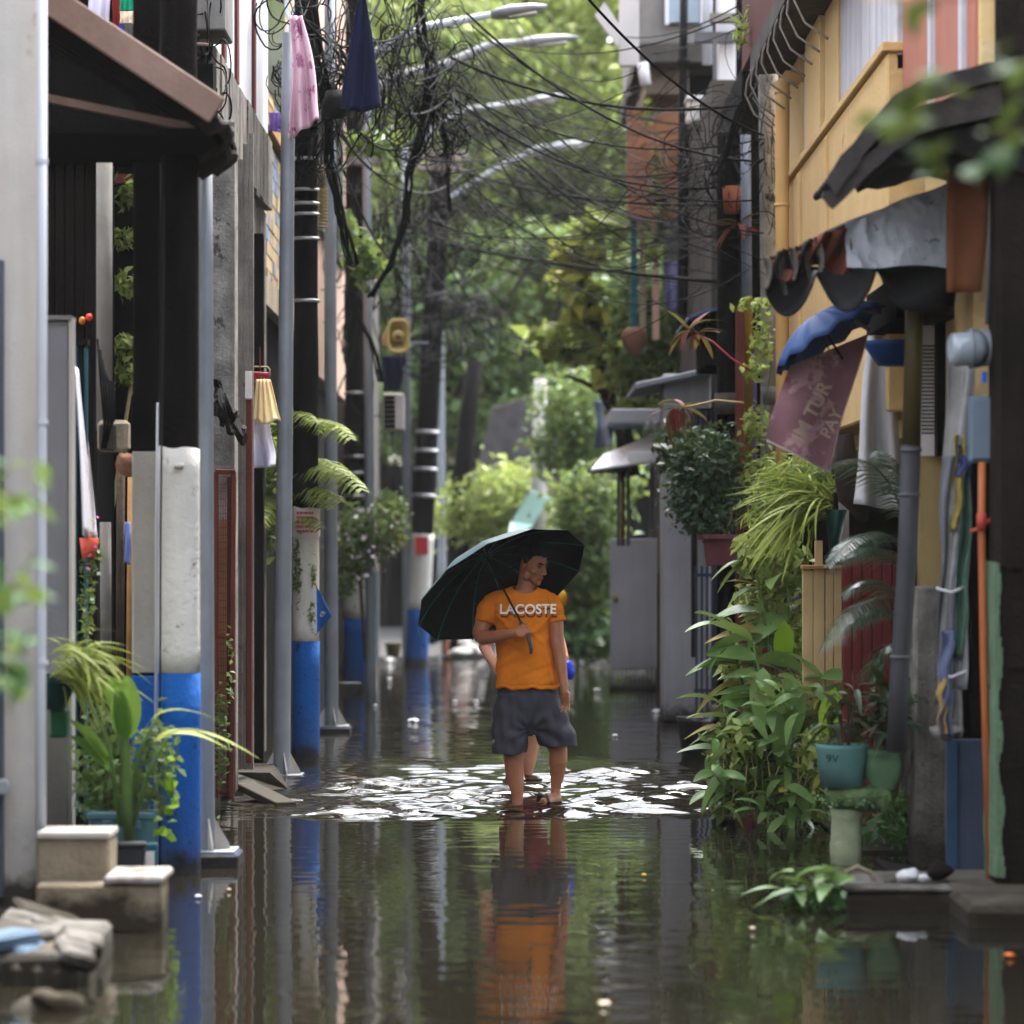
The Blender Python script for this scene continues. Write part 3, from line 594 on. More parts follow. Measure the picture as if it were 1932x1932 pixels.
for a, b in (((407, 890), (444, 890)), ((407, 1200), (440, 1200)), ((441, 890), (437, 1505)), ((408, 890), (408, 1505))): MB().beam(P(*a, d), P(*b, d), .028, .028, (0, 1, 0)).build('frame_bar', rust_red, t, bevel=.003)
MB().pbox(405, 428, 985, 1340, d+.08, .02).build('plywood', tan_wood, t)
MB().pbox(428, 444, 900, 1500, d+.1, .02).build('back_panel', mat('dark_maroon', (50, 20, 20), .8), t)
mb = MB()
for k in range(10): mb.beam(P(409+k*3.3, 895, d+.01), P(409+k*3.1, 1500, d+.01), .003, .003, (0, 1, 0))
for k in range(44): mb.beam(P(408, 900+k*13.7, d+.012), P(440, 900+k*13.7, d+.012), .003, .003)
kind(mb.build('wire_mesh', rust_red, t), 'stuff')
sv = thing('gate_vine', 'thin creeper with small leaves climbing the foot of the mesh gate', 'vine', P(425, 1400, 18.1))
leaf_cloud('foliage', leaf_mid, sv, [(P(418, 1400, 18.1), .05, .05, .3), (P(434, 1260, 18.1), .02, .03, .25)], 150, .045, seed=8)
# kerb slab and planks in the water by the second steel pole
o = MB().add([P(440, 1468, 21.0)+Vector((0, 0, 0)), P(505, 1468, 21), P(540, 1500, 21), P(440, 1500, 20.6), P(440, 1468, 21.4)+Vector((0, .9, 0)), P(500, 1468, 21.4)+Vector((0, .9, 0))], [(0, 1, 2, 3), (0, 4, 5, 1), (1, 5, 2)]).build('kerb_block', concrete_dark, None, solid=.08); tag(o, 'dark concrete kerb block at the foot of the second galvanised pole', 'kerb')
o = MB().beam(P(438, 1470, 20.3), P(540, 1520, 19.6), .14, .045).build('floating_plank', concrete_pale, None, bevel=.006); tag(o, 'pale plank sloping into the water below the mesh gate', 'plank')
# washing on the red rack
t = thing('clothes_rack', 'red peg hanger with wire hook on the weathered boards', 'hanger', P(496, 715, 20.9))
MB().tube([P(490, 655, 20.9), P(491, 712, 20.9)], .006, 6).build('rod', rust_red, t)
MB().tube([P(478, 692, 20.9), P(505, 692, 20.9), P(509, 697, 20.9), P(509, 712, 20.9)], .005, 6).build('wire_hook', twig_tan, t, True)
MB().tube([P(478, 706, 20.9), P(508, 708, 20.9)], .018, 8).build('rail', mat('peg_red', (130, 26, 40), .5), t)
for k in range(6): MB().obox(P(480+k*5.4, 715, 20.88), .014, .014, .05).build('peg', mat('peg_red', (130, 26, 40), .5), t)
def skirt(i, j):
    a = (i-.5)*2; w = 13+15*j; x = 497+a*w+j*6; p = P(x, 716+j*82, 20.85); p.y -= .09*math.cos(a*1.5)*(.3+j)+.012*math.sin(i*26); 
    if j > .9: p.z += .015*math.sin(i*9)
    return p
tag(MB().grid(skirt, 36, 14).build('hanging_skirt', cloth_cream, None, True, solid=.006), 'cream gathered skirt hung on the red peg hanger', 'clothing')
tag(cloth('hanging_shorts', cloth_lilac, [P(479, 790, 20.95), P(512, 790, 20.95), P(475, 884, 20.95), P(516, 880, 20.95)], fold=.04, nf=3, seed=5), 'white cotton garment hanging below the cream skirt', 'clothing')
# tiled house
t = thing('tiled_house', 'house with a tan and blue stone tiled upper wall behind the second pole', 'house', (-3, 27, 0)); XT = -1.98
MB().box(-6, XT-.03, 24.8, 30.4, -.4, 9).build('core', dark_void, t)
MB().box(XT-.03, XT+.06, 24.7, 30.5, 3.5, 3.72).build('ledge', stone_cream, t)
MB().box(XT-.03, XT+.05, 24.7, 30.5, 4.95, 5.12).build('ledge', tan_wood, t)
mb, mb2 = MB(), MB()
for i in range(20):
    for j in range(26):
        y = 24.8+i*.28+(.14 if j % 2 else 0); z = 3.74+j*.115
        if 4.93 < z+.1 and z < 5.14: continue
        (mb2 if (R.random() < .34) else mb).box(XT-.03, XT-.003+R.uniform(0, .012), y, y+.265, z, z+.103)
kind(mb.build('wall_tile', tile_tan, t), 'stuff'); kind(mb2.build('blue_wall_tile', tile_blue, t), 'stuff')
MB().box(XT-.03, XT+.01, 25.6, 27.6, 5.3, 6.8).build('window', dark_glass, t)
tag(cloth('draped_cloth', mat('cloth_violet', (140, 112, 190), .9), [P(508, 212, 24.4), P(530, 212, 24.4), P(508, 246, 24.4), P(530, 250, 24.4)], fold=.01), 'violet and white cloth draped on the tiled house ledge', 'clothing')
t = thing('peach_house', 'peach pink house wall glimpsed between the second and third poles', 'house', (-3, 34, 0)); XQ = -2.02
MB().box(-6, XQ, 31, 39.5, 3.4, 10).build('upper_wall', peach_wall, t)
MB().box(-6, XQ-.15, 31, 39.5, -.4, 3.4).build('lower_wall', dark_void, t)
for y in (33, 36.4): 
    w = MB().box(XQ-.05, XQ+.03, y, y+1.3, 5, 6.6).build('window', dark_glass, t); MB().box(XQ, XQ+.06, y-.08, y+1.38, 4.9, 5.0).build('sill', concrete, w)
t = thing('far_left_house', 'dim grey house wall with a teal door at the far left', 'house', (-3, 44, 0))
MB().box(-6, -2.05, 40.5, 49, -.4, 6).build('wall', concrete_dark, t)
MB().box(-2.05, -2.0, 41.0, 43.0, 0, PZ(1040, 42)).build('door', teal_paint, t); MB().box(-2.05, -2.02, 44, 46, 3, 4.4).build('window', dark_glass, t)
tag(MB().pbox(673, 684, 1090, 1262, 37, .1).build('gate_post', mat('cream_post', (196, 180, 160), .8, .2, 4, .2, 40, .3), None, bevel=.01), 'cream gate post right of the third dark pole', 'post')
tag(MB().pbox(690, 712, 1075, 1250, 39.5, .1).build('teal_gate', teal_paint, None, bevel=.01), 'teal sheet gate beyond the cream gate post', 'gate')
# loudspeaker, condenser, cloth
t = thing('horn_speaker', 'square mouthed beige horn loudspeaker fixed high on a pole', 'loudspeaker', P(745, 634, 33))
horn = mat('horn_beige', (178, 160, 104), .5, .15, 4, .1, 40)
c = P(752, 634, 32.8); hw = .11
def sq(cx, cz, y, w, h, n=24, pw=4.0):
    o_ = []
    for k in range(n):
        a = 2*math.pi*k/n; x_, z_ = math.cos(a), math.sin(a); q = (abs(x_)**pw+abs(z_)**pw)**(-1/pw); o_.append(Vector((cx+x_*q*w, y, cz+z_*q*h)))
    return o_
mb = MB(); mb.rings([sq(c.x-.14, c.z-.02, c.y+.42, .05, .06), sq(c.x-.08, c.z-.01, c.y+.25, .075, .1), sq(c.x, c.z, c.y, .118, .18), sq(c.x, c.z, c.y-.02, .118, .18), sq(c.x, c.z, c.y-.018, .095, .15), sq(c.x-.03, c.z, c.y+.15, .06, .09)], True); mb.build('bell', horn, t, True)
MB().tube([(c.x-.01, c.y+.13, c.z), (c.x-.005, c.y-.01, c.z)], [.05, .062], 20).build('inner_horn', horn, t, True)
MB().tube([(c.x-.005, c.y-.011, c.z), (c.x-.005, c.y-.03, c.z)], [.035, .02], 16).build('throat_cap', mat('horn_dark', (120, 104, 62), .6), t, True)
MB().beam((c.x+.06, c.y+.2, c.z-.05), (c.x+.3, c.y+.3, c.z-.05), .03, .03).build('bracket', galv, t)
t = thing('air_conditioner', 'white box air conditioner with dark grille below the loudspeaker', 'air conditioner', P(742, 776, 34))
MB().pbox(721, 762, 741, 812, 34, .35).build('case', mat('case_white', (206, 202, 196), .6, .1), t, bevel=.02)
mb = MB()
for i in range(7): mb.pbox(725, 745, 747+i*9, 753+i*9, 33.97, .03)
kind(mb.build('grille', black_metal, t), 'stuff')
tag(cloth('dark_laundry', cloth_navy, [P(722, 672, 33.6), P(760, 672, 33.6), P(724, 738, 33.6), P(757, 738, 33.6)], fold=.03, nf=4), 'dark navy clothes hung between loudspeaker and air conditioner', 'clothing')
tag(cloth('pink_towel', cloth_pink, [P(548, 28, 21.9), P(572, 30, 21.9), P(548, 262, 21.9), P(606, 226, 21.9)], fold=.05, nf=4, nu=24, nv=26, seed=2), 'pink patterned towel draped from the top of the second galvanised pole', 'clothing')
def navy(i, j): 
    a = (i-.5)*2; w = 3+36*j**.8; p = P(684+a*w+(-4)*j, -12+j*222-abs(a)**3*8*j, 22.6); p.y += .04*math.sin(i*11+j*2)*(.2+j); return p
tag(MB().grid(navy, 26, 20).build('navy_cloth', cloth_navy, None, True, solid=.01), 'navy blue cloth hanging in a long wedge from a cable', 'clothing')
o = MB().loft([(P(632, 222, 22.9), .07, .07), (P(632, 204, 22.9), .1, .1), (P(636, 172, 22.9), .08, .08)], 16).build('junction_cap', black_metal, None, True); tag(o, 'black dome shaped splice box on cables left of the navy cloth', 'splice box')
# ------------------------------------------------------------------ people
skin = mat('skin', (158, 102, 74), .5, .26, 9, .15, 140, spec=.35)
skin2 = mat('skin_light', (190, 134, 106), .55, .1, 12, .05, 120, spec=.3)
hair_m = mat('black_hair', (7, 6, 6), .75, .4, 60, .6, 160, spec=.15)
shirt_m = mat('orange_cotton', (216, 122, 32), .92, .22, 5, .4, 180, spec=.1)
shorts_m = mat('charcoal_shorts', (56, 54, 64), .8, .15, 6, .2, 240, spec=.3)
maroon_cloth = mat('maroon_cotton', (128, 40, 56), .9, .15, 6, .2, 200)
print_white = mat('print_white', (236, 232, 226), .8, .04, 9, 0)
print_dark = mat('print_brown', (112, 58, 18), .9, .05, 9, 0)
eye_white = mat('eye_white', (128, 112, 104), .3, .05, 9, 0); eye_dark = mat('eye_dark', (22, 14, 12), .2, .1, 9, 0)
lip_m = mat('lip', (132, 74, 66), .5, .1, 30, 0)
rubber = mat('black_rubber', (18, 18, 22), .4, .3, 9, .1, 60, spec=.5)
def remeshed(mb, name, m, root, vox, smooth=4, fac=.5):
    o = mb.build(name, m, root, True)
    a = o.modifiers.new('r', 'REMESH'); a.mode = 'VOXEL'; a.voxel_size = vox; a.use_smooth_shade = True
    if smooth: b = o.modifiers.new('s', 'SMOOTH'); b.iterations = smooth; b.factor = fac
    dg = bpy.context.evaluated_depsgraph_get(); me = bpy.data.meshes.new_from_object(o.evaluated_get(dg))
    old = o.data; o.modifiers.clear(); o.data = me; me.name = name; bpy.data.meshes.remove(old)
    if not me.materials: me.materials.append(m)
    me.polygons.foreach_set('use_smooth', [True]*len(me.polygons)); return o
def folds(o, fn):
    me = o.data; n = len(me.vertices); a = np.empty(n*3); me.vertices.foreach_get('co', a); a = a.reshape(-1, 3)
    nn = np.empty(n*3); me.vertices.foreach_get('normal', nn); nn = nn.reshape(-1, 3)
    a += nn*fn(a, nn)[:, None]; me.vertices.foreach_set('co', a.ravel()); me.update()
def bvh_of(o):
    off = o.matrix_basis.translation.copy(); q = o.parent
    while q is not None: off += q.location; q = q.parent
    return BVHTree.FromPolygons([v.co+off for v in o.data.vertices], [p.vertices[:] for p in o.data.polygons])
def px_map(d):
    k = d/F
    return (lambda u, v, dy=0.0: Vector(((u-966)*k, d+dy, EYE-(v-HZ)*k))), k
D, K = px_map(19.7)
def hand_open(mb, w, dr, up, L=.17, curl=.35, s=1):
    """relaxed hand from the wrist w along dr; up is the back of the hand; s picks the thumb's side"""
    dr, up = Vector(dr).normalized(), Vector(up).normalized(); sd = dr.cross(up).normalized()*s
    c = w+dr*L*.26; M = Matrix((sd, dr, up)).transposed(); mb.ell(c, .038, .052, .018, M); mb.tube([w-dr*.01, w+dr*L*.2], [.026, .024], 12)
    for i, (o_, ln) in enumerate(((.028, .068), (.0095, .078), (-.009, .073), (-.027, .058))):
        b = w+dr*L*.47+sd*o_; a = curl*(1+i*.12); f_ = sd*o_*.42; p1 = b+dr*ln*.42-up*ln*.12*a+f_*.6; p2 = p1+(dr*math.cos(a)-up*math.sin(a))*ln*.32+f_*.6; p3 = p2+(dr*math.cos(a*2)-up*math.sin(a*2))*ln*.28+f_*.5
        mb.tube([b-dr*.02, b, p1, p2, p3], [.0092, .0088, .0078, .0072, .0055], 8)
    b = w+dr*L*.16+sd*.032; mb.tube([b-sd*.012, b+sd*.008+dr*.012, b+sd*.018+dr*.04-up*.008, b+sd*.018+dr*.064-up*.014], [.012, .0115, .0095, .007], 8)
def head_parts(mb, c, M):
    def T(x, y, z): return Vector(c)+M@Vector((x, y, z))
    mb.ell(T(0, -.012, .042), .074, .094, .086, M, 20, 14); mb.ell(T(0, .026, -.018), .062, .064, .09, M, 18, 12)
    mb.ell(T(0, .042, -.078), .046, .046, .036, M); mb.ell(T(0, .074, -.1), .02, .018, .017, M)
    mb.tube([T(0, .086, .02), T(0, .1, -.006), T(0, .113, -.03)], [.008, .0105, .0135], 10)
    for s in (-1, 1):
        mb.ell(T(s*.0125, .1, -.034), .009, .011, .008, M); mb.ell(T(s*.03, .078, .03), .028, .014, .009, M)
        mb.ell(T(s*.041, .052, -.024), .024, .026, .024, M); mb.ell(T(s*.077, -.012, -.006), .009, .021, .031, M); mb.ell(T(s*.056, .02, -.066), .022, .03, .03, M)
    mb.ell(T(0, .083, -.06), .026, .012, .008, M); mb.ell(T(0, .081, -.071), .022, .012, .008, M)
    return T
def face_bits(root, T, M):
    for s in (-1, 1):
        e = MB().ell(T(s*.031, .0815, .011), .0145, .0085, .0062, M).build('eye', eye_white, root, True)
        MB().ell(T(s*.031+.003, .0875, .0105), .0055, .004, .0058, M).build('iris', eye_dark, e, True)
        MB().tube([T(s*.047, .081, .013), T(s*.031, .0905, .019), T(s*.016, .087, .013)], .0032, 6).build('eyelid', eye_dark, root, True)
        MB().tube([T(s*.053, .074, .029), T(s*.04, .0885, .036), T(s*.025, .0945, .035), T(s*.012, .094, .031)], [.003, .0058, .006, .004], 6).build('eyebrow', hair_m, root, True)
    lp = MB(); lp.tube([T(-.024, .083, -.064), T(-.01, .0955, -.0605), T(0, .0965, -.062), T(.01, .0955, -.0605), T(.024, .083, -.064)], [.002, .0045, .004, .0045, .002], 6)
    lp.tube([T(-.02, .085, -.068), T(0, .0955, -.071), T(.02, .085, -.068)], [.002, .0058, .002], 6); lp.build('lips', lip_m, root, True)
def hair_cap(root, c, M, seed=0, thick=.03):
    rr = random.Random(seed); vs = {}; mb = MB(); nu, nv = 64, 36; ph = [rr.uniform(0, 6) for _ in range(6)]
    def pt(i, j):
        th = math.pi*j/nv; a = 2*math.pi*i/nu; dx, dy, dz = math.sin(th)*math.cos(a), math.sin(th)*math.sin(a), math.cos(th)
        lump = .006*math.sin(a*9+ph[0]+th*4)+.005*math.sin(a*15+ph[1]-th*9)+.005*math.sin(th*13+ph[2]+a*3)+rr.uniform(-.002, .002)
        e = thick*(.5+.5*max(0, dz))+lump*.45+.014*max(0, dy)*max(0, dz); return dx, dy, dz, Vector(c)+M@Vector((dx*(.076+e), -.012+dy*(.095+e), .042+dz*(.084+e)))
    pts = [[pt(i % nu, j) for j in range(nv+1)] for i in range(nu)]
    def keep(q):
        dx, dy, dz = q[:3]
        lim = .33+.1*dx*dx if dy > .62 else (.33-(.62-dy)/.3*.62 if dy > .32 else (-.29 if dy > .02 else (-.1 if dy > -.22 and abs(dx) > .5 else -.55-.2*min(1, -(dy)))))
        return dz > lim
    for i in range(nu):
        for j in range(nv):
            q = [pts[i][j], pts[(i+1) % nu][j], pts[(i+1) % nu][j+1], pts[i][j+1]]
            if all(keep(p) for p in q): mb.add([p[3] for p in q], [(3, 2, 1, 0)])
    o = mb.build('hair', hair_m, root, True); bm = bmesh.new(); bm.from_mesh(o.data); bmesh.ops.remove_doubles(bm, verts=bm.verts, dist=.0005); bmesh.ops.recalc_face_normals(bm, faces=bm.faces); bm.to_mesh(o.data); bm.free()
    s = o.modifiers.new('solid', 'SOLIDIFY'); s.thickness = .014; s.offset = -.8; return o
# the man ------------------------------------------------------------
man = thing('person', 'person in an orange lettered T-shirt and charcoal shorts wading under a dark umbrella', 'person', D(998, 1515))
NA = Vector((-.413, .462, .784)).normalized()        # umbrella axis, hand to tip
GRIP = D(990, 1187, -.24)
def on_shaft(t): return GRIP+NA*t
HM = (Matrix.Rotation(rad(50), 3, 'Z')@Matrix.Rotation(rad(180), 3, 'Z')@Matrix.Rotation(rad(-20), 3, 'X')@Matrix.Rotation(rad(4), 3, 'Y'))
HC = D(1005, 1064, -.02)
b = MB()
T = head_parts(b, HC, HM)
b.tube([T(0, -.02, -.03), D(993, 1105, .01), D(988, 1125, .03)], [.058, .056, .064], 16)
tor = [(986, 1112, 26, 24), (984, 1120, 38, 27), (982, 1130, 48, 31), (982, 1150, 49, 35), (985, 1190, 49, 36), (990, 1240, 46, 34), (996, 1290, 50, 36), (998, 1330, 52, 38), (998, 1352, 40, 32)]
b.loft([(D(u, v, .03), rx*K, ry*K) for u, v, rx, ry in tor], 20)
# his right arm: elbow out, forearm across to the grip
b.tube([D(938, 1138, .03), D(924, 1150, .02), D(912, 1174, .0), D(905, 1194, -.03), D(908, 1202, -.06)], [14*K, 16*K, 16*K, 14.5*K, 13.5*K], 14)
wr = D(966, 1193, -.235)
b.tube([D(904, 1197, -.03), D(912, 1203, -.075), D(936, 1200, -.15), wr, wr.lerp(GRIP, .3)], [12.5*K, 13.8*K, 12*K, 8.6*K, 8.2*K], 14)
# gripping hand: palm left of the shaft, fingers over its near side and back round
ax = NA; xr = Vector((1, 0, 0)); xr = (xr-ax*xr.dot(ax)).normalized(); yn = ax.cross(xr)
if yn.y > 0: yn = -yn
pc = GRIP-xr*.034+yn*.010-ax*.004
Mh = Matrix((xr, yn, ax)).transposed(); b.ell(pc, .036, .019, .043, Mh, 14, 10); b.tube([wr, pc-xr*.01], [.026, .026], 10)
for i in range(4):
    base = GRIP+ax*(.031-.0205*i); rr_ = .0205-.001*i; pts = []
    for q in (200, 150, 105, 60, 15, -35, -75):
        a = rad(q); pts.append(base+xr*math.cos(a)*rr_*1.08+yn*math.sin(a)*rr_*1.05+xr*.002-ax*.004*((200-q)/275))
    b.tube(pts, [.0095, .0098, .0092, .0092, .0085, .0078, .0064], 8)
b.tube([pc+ax*.026-yn*.006, GRIP+ax*.045-xr*.02-yn*.012, GRIP+ax*.056-yn*.02+xr*.004, GRIP+ax*.056-yn*.014+xr*.024], [.0125, .011, .0095, .0075], 8)
# his left arm hangs
b.tube([D(1024, 1134, .03), D(1038, 1148, .03), D(1049, 1176, .02), D(1051, 1208, .0), D(1057, 1245, -.03), D(1063, 1288, -.07), D(1065, 1300, -.08)], [13*K, 14*K, 14.5*K, 13.2*K, 12.2*K, 8.4*K, 8*K], 14)
hand_open(b, D(1064.5, 1297, -.078), (.06, -.12, -1), (.75, .6, 0), .172, .32, 1)
# legs
b.tube([D(970, 1345, .03), D(966, 1385, .0), D(970, 1425, -.03), D(970, 1446, -.03), D(973, 1472, -.035), D(976, 1500, -.045), D(977, 1530, -.06), D(977, 1545, -.06)], [30*K, 27*K, 18.5*K, 17.8*K, 15.5*K, 11*K, 9.5*K, 10*K], 16)
b.tube([D(977, 1541, -.03), D(973, 1545, -.12), D(969, 1549, -.2)], [.038, .036, .024], 10)
b.tube([D(1026, 1345, .03), D(1044, 1385, .05), D(1054, 1418, .05), D(1053.5, 1437, .06), D(1052, 1462, .08), D(1049, 1490, .08), D(1048, 1506, .07)], [30*K, 25*K, 17*K, 17.5*K, 14*K, 9.2*K, 10*K], 16)
b.tube([D(1052, 1509, .1), D(1042, 1508, .03), D(1030, 1510, -.04), D(1023, 1512, -.08)], [.032, .038, .036, .022], 10)
body = remeshed(b, 'body', skin, man, .0042, 3, .4)
face_bits(man, T, HM); hair_cap(man, HC, HM, 4, .034)
# T-shirt
s = MB()
sh = [(988, 1107, 22, 24), (986, 1112, 36, 30), (983, 1122, 54, 36), (981, 1136, 60, 40), (984, 1160, 55, 42), (986, 1185, 51, 42), (988, 1220, 51, 42), (991, 1255, 54, 43), (995, 1283, 59, 45), (995.5, 1298, 60, 46)]
s.loft([(D(u, v, .03), rx*K, ry*K) for u, v, rx, ry in sh], 28)
s.tube([D(948, 1127, .03), D(931, 1139, .025), D(919, 1156, .01), D(914, 1175, -.005)], [15*K, 20*K, 20*K, 19.5*K], 18)
s.tube([D(1016, 1124, .03), D(1032, 1135, .03), D(1046, 1154, .025), D(1051, 1173, .02)], [15*K, 18*K, 17.5*K, 16.5*K], 18)
shirt = remeshed(s, 'shirt', shirt_m, man, .0055, 5, .5)
def cut_above(o, fn):
    bm = bmesh.new(); bm.from_mesh(o.data); off = man.location
    bmesh.ops.delete(bm, geom=[v for v in bm.verts if fn(v.co+off)], context='VERTS'); bm.to_mesh(o.data); bm.free()
ctr = D(990, 1106, .015)
cut_above(shirt, lambda p: ((p.x-ctr.x)/.075)**2+((p.y-ctr.y+.045)/.1)**2+((p.z-ctr.z)/.05)**2 < 1)
def trim(o, z):
    bm = bmesh.new(); bm.from_mesh(o.data); off = man.location
    bmesh.ops.bisect_plane(bm, geom=bm.verts[:]+bm.edges[:]+bm.faces[:], plane_co=Vector((0, 0, z))-off, plane_no=(0, 0, 1), clear_inner=True); bm.to_mesh(o.data); bm.free(); o.data.polygons.foreach_set('use_smooth', [True]*len(o.data.polygons))
trim(shirt, D(0, 1298).z)
def shirt_folds(a, nn):
    w = a+np.array(man.location); x, z = w[:, 0], w[:, 2]
    zz = (z-D(0, 1297).z); f = np.zeros(len(w))
    for i in range(len(w)):       # soft, irregular creases: ridged noise drawn out sideways
        q = Vector((x[i]*3.2+z[i]*2.0, w[i, 1]*2.5, z[i]*10-x[i]*4.5)); a_ = mnoise.noise(q); b_ = mnoise.noise(q*2.3+Vector((7, 1, 3)))
        f[i] = (.4-abs(a_))*.044*(.35+.9*max(0, mnoise.noise(Vector((x[i]*5, 2, z[i]*5)))))+.006*b_
    for (u0, v0, u1, v1, wd, am) in ((940, 1160, 975, 1200, .014, .014), (938, 1150, 985, 1178, .011, .01), (1038, 1160, 1010, 1190, .014, .013), (1046, 1296, 1028, 1235, .016, .016), (1053, 1290, 1044, 1240, .012, .011), (942, 1292, 965, 1236, .016, .012), (1000, 1190, 1035, 1225, .015, .01), (940, 1200, 990, 1225, .014, .01), (975, 1292, 990, 1262, .014, .009)):
        A, B = D(u0, v0), D(u1, v1); dx, dz = B.x-A.x, B.z-A.z; L2 = dx*dx+dz*dz; s_ = np.clip(((x-A.x)*dx+(z-A.z)*dz)/L2, 0, 1); ds = np.hypot(x-A.x-s_*dx, z-A.z-s_*dz)
        f += am*np.exp(-(ds/wd)**2)*np.where(w[:, 1] < man.location.y+.05, 1, 0)*(1-.6*s_)
    f -= .005*np.exp(-((zz-.018)/.006)**2)
    return f
folds(shirt, shirt_folds)
for v_ in shirt.data.vertices:
    q_ = v_.co.z+man.location.z-D(0, 1298).z
    if q_ < .07: v_.co.z += (1-q_/.07)*(.007*math.sin(v_.co.x*34+1)+.004*math.sin(v_.co.x*71))
so_ = shirt.modifiers.new('solid', 'SOLIDIFY'); so_.thickness = .005; so_.offset = -1
bv = bvh_of(shirt)
text_mesh('LACOSTE', .083, print_dark, 'lettering', man, D(997.5, 1156.5, -.3), (1, 0, .0), (0, 0, 1), target=bv, lift=.0016, bold=.002)
text_mesh('LACOSTE', .083, print_white, 'lettering', man, D(996, 1149.5, -.3), (1, 0, .0), (0, 0, 1), target=bv, lift=.003, bold=.002)
# shorts
s = MB()
s.loft([(D(996, 1284, .03), 50*K, 36*K), (D(996, 1302, .03), 57*K, 41*K), (D(999, 1335, .03), 65*K, 46*K), (D(1000, 1362, .03), 52*K, 40*K), (D(1000, 1388, .03), 22*K, 26*K)], 28)
s.loft([(D(967, 1310, .02), 29*K, 38*K), (D(963, 1345, .0), 33*K, 40*K), (D(962, 1385, -.02), 34.5*K, 38*K), (D(962, 1412, -.03), 34*K, 36*K), (D(962, 1421, -.03), 33.5*K, 35.5*K)], 22)
s.loft([(D(1022, 1310, .03), 31*K, 38*K), (D(1030, 1345, .03), 39*K, 42*K), (D(1042, 1375, .035), 40*K, 40*K), (D(1051, 1399, .04), 38*K, 38*K), (D(1053, 1408, .04), 37.5*K, 37*K)], 22)
shorts = remeshed(s, 'shorts', shorts_m, man, .006, 4, .5)
def short_folds(a, nn):
    w = a+np.array(man.location); x, z = w[:, 0], w[:, 2]
    cx = D(999, 1375); r = np.hypot(x-cx.x, z-cx.z); an = np.arctan2(z-cx.z, x-cx.x)
    return .006*np.sin(an*9+r*12)*np.exp(-r*3.2)*np.clip(r/.06, 0, 1)+.0045*np.sin(z*48+x*14+1.3*np.sin(x*24))+.003*np.sin(x*90+z*12)
folds(shorts, short_folds)
text_mesh('7', .04, print_white, 'emblem', man, D(931, 1399, -.3), (1, 0, 0), (0, 0, 1), target=bvh_of(shorts), lift=.002)
# slide sandal on the lifted foot
s = MB(); s.loft([(D(1038, 1514.5, .02), .05, .13), (D(1038, 1512, .02), .05, .13)], 16, M=Matrix.Rotation(rad(-35), 3, 'Z')); s.build('sandal', rubber, man, True, bevel=.004)
MB().tube([D(1036, 1516, -.07), D(1028, 1504, -.045), D(1020, 1501, -.02), D(1017, 1512, .02)], [.02, .026, .026, .02], 10).build('sandal_strap', rubber, man, True)
# umbrella -----------------------------------------------------------
um = thing('umbrella', 'black lined umbrella with twelve teal edged ribs held tilted over the wading person', 'umbrella', GRIP)
RC = on_shaft(.347); A1 = Vector((-156, -12.3, -75)).normalized(); A1 = (A1-NA*A1.dot(NA)).normalized(); B1 = NA.cross(A1)
RU, HU, NP = .57, .235, 12
def can(r, a, lift=0):
    """canopy surface: rim corners at the ribs, panels slack between them"""
    k = a/(2*math.pi)*NP; fr = abs((k % 1)-.5)*2           # 1 on a rib
    rr_ = r*RU*(math.cos(math.pi/NP)/math.cos((1-fr)*0+(1-fr)*math.pi/NP*0) if False else (1-(1-fr**2)*.034*r**2))
    h = HU*(1-r**2.0)-(1-fr**2)*.012*r*(1.2-r)
    return RC+A1*rr_*math.cos(a)+B1*rr_*math.sin(a)+NA*(h+lift)
def disc(name, m, lift, n=96, rg=14, r0=.02):
    mb = MB()
    for i in range(rg+1): mb.v += [tuple(can(r0+(1-r0)*i/rg, 2*math.pi*j/n, lift)) for j in range(n)]
    for i in range(rg):
        for j in range(n): mb.f.append((i*n+j, i*n+(j+1) % n, (i+1)*n+(j+1) % n, (i+1)*n+j))
    return mb.build(name, m, um, True)
disc('canopy', mat('umbrella_outer', (58, 78, 84), .45, .12, 5, .05, 90), .004); disc('lining', mat('umbrella_lining', (8, 9, 10), .85, .2, 5, .05, 90, spec=.05), 0)
teal = mat('teal_trim', (18, 112, 104), .5, .1, 9, 0)
run = RC+NA*(HU-.16)
for k in range(NP):
    a = 2*math.pi*k/NP; rb = MB().tube([can(.04+.96*i/12, a, -.004) for i in range(13)], .0024, 6).build('rib', teal, um, True)
    MB().tube([run, can(.56, a, -.006)], .0022, 6).build('stretcher', black_metal, rb, True)
    MB().ell(can(1.0, a, -.002), .005, .005, .005, nu=8, nv=6).build('rib_tip', black_metal, rb, True)
MB().tube([on_shaft(-.02), RC+NA*(HU+.0)], .0062, 10).build('shaft', black_metal, um, True); MB().tube([RC+NA*HU, RC+NA*(HU+.05)], [.008, .004], 10).build('tip', black_metal, um, True)
MB().tube([run-NA*.02, run+NA*.03], .012, 12).build('runner', black_metal, um, True)
MB().tube([on_shaft(.07), on_shaft(.03), on_shaft(-.05), D(1002, 1222, -.26), D(1001.5, 1231, -.255)], [.011, .0125, .0125, .0125, .009], 12).build('handle', mat('handle_grey', (64, 62, 64), .4, .1), um, True)
st_ = can(1.0, 2*math.pi*1/NP*0); MB().tube([can(1, 0), can(1, 0)+Vector((.005, .01, -.05)), can(1, 0)+Vector((.022, .01, -.1)), can(1, 0)+Vector((.04, 0, -.135))], .004, 6).build('wrist_strap', teal, um, True)
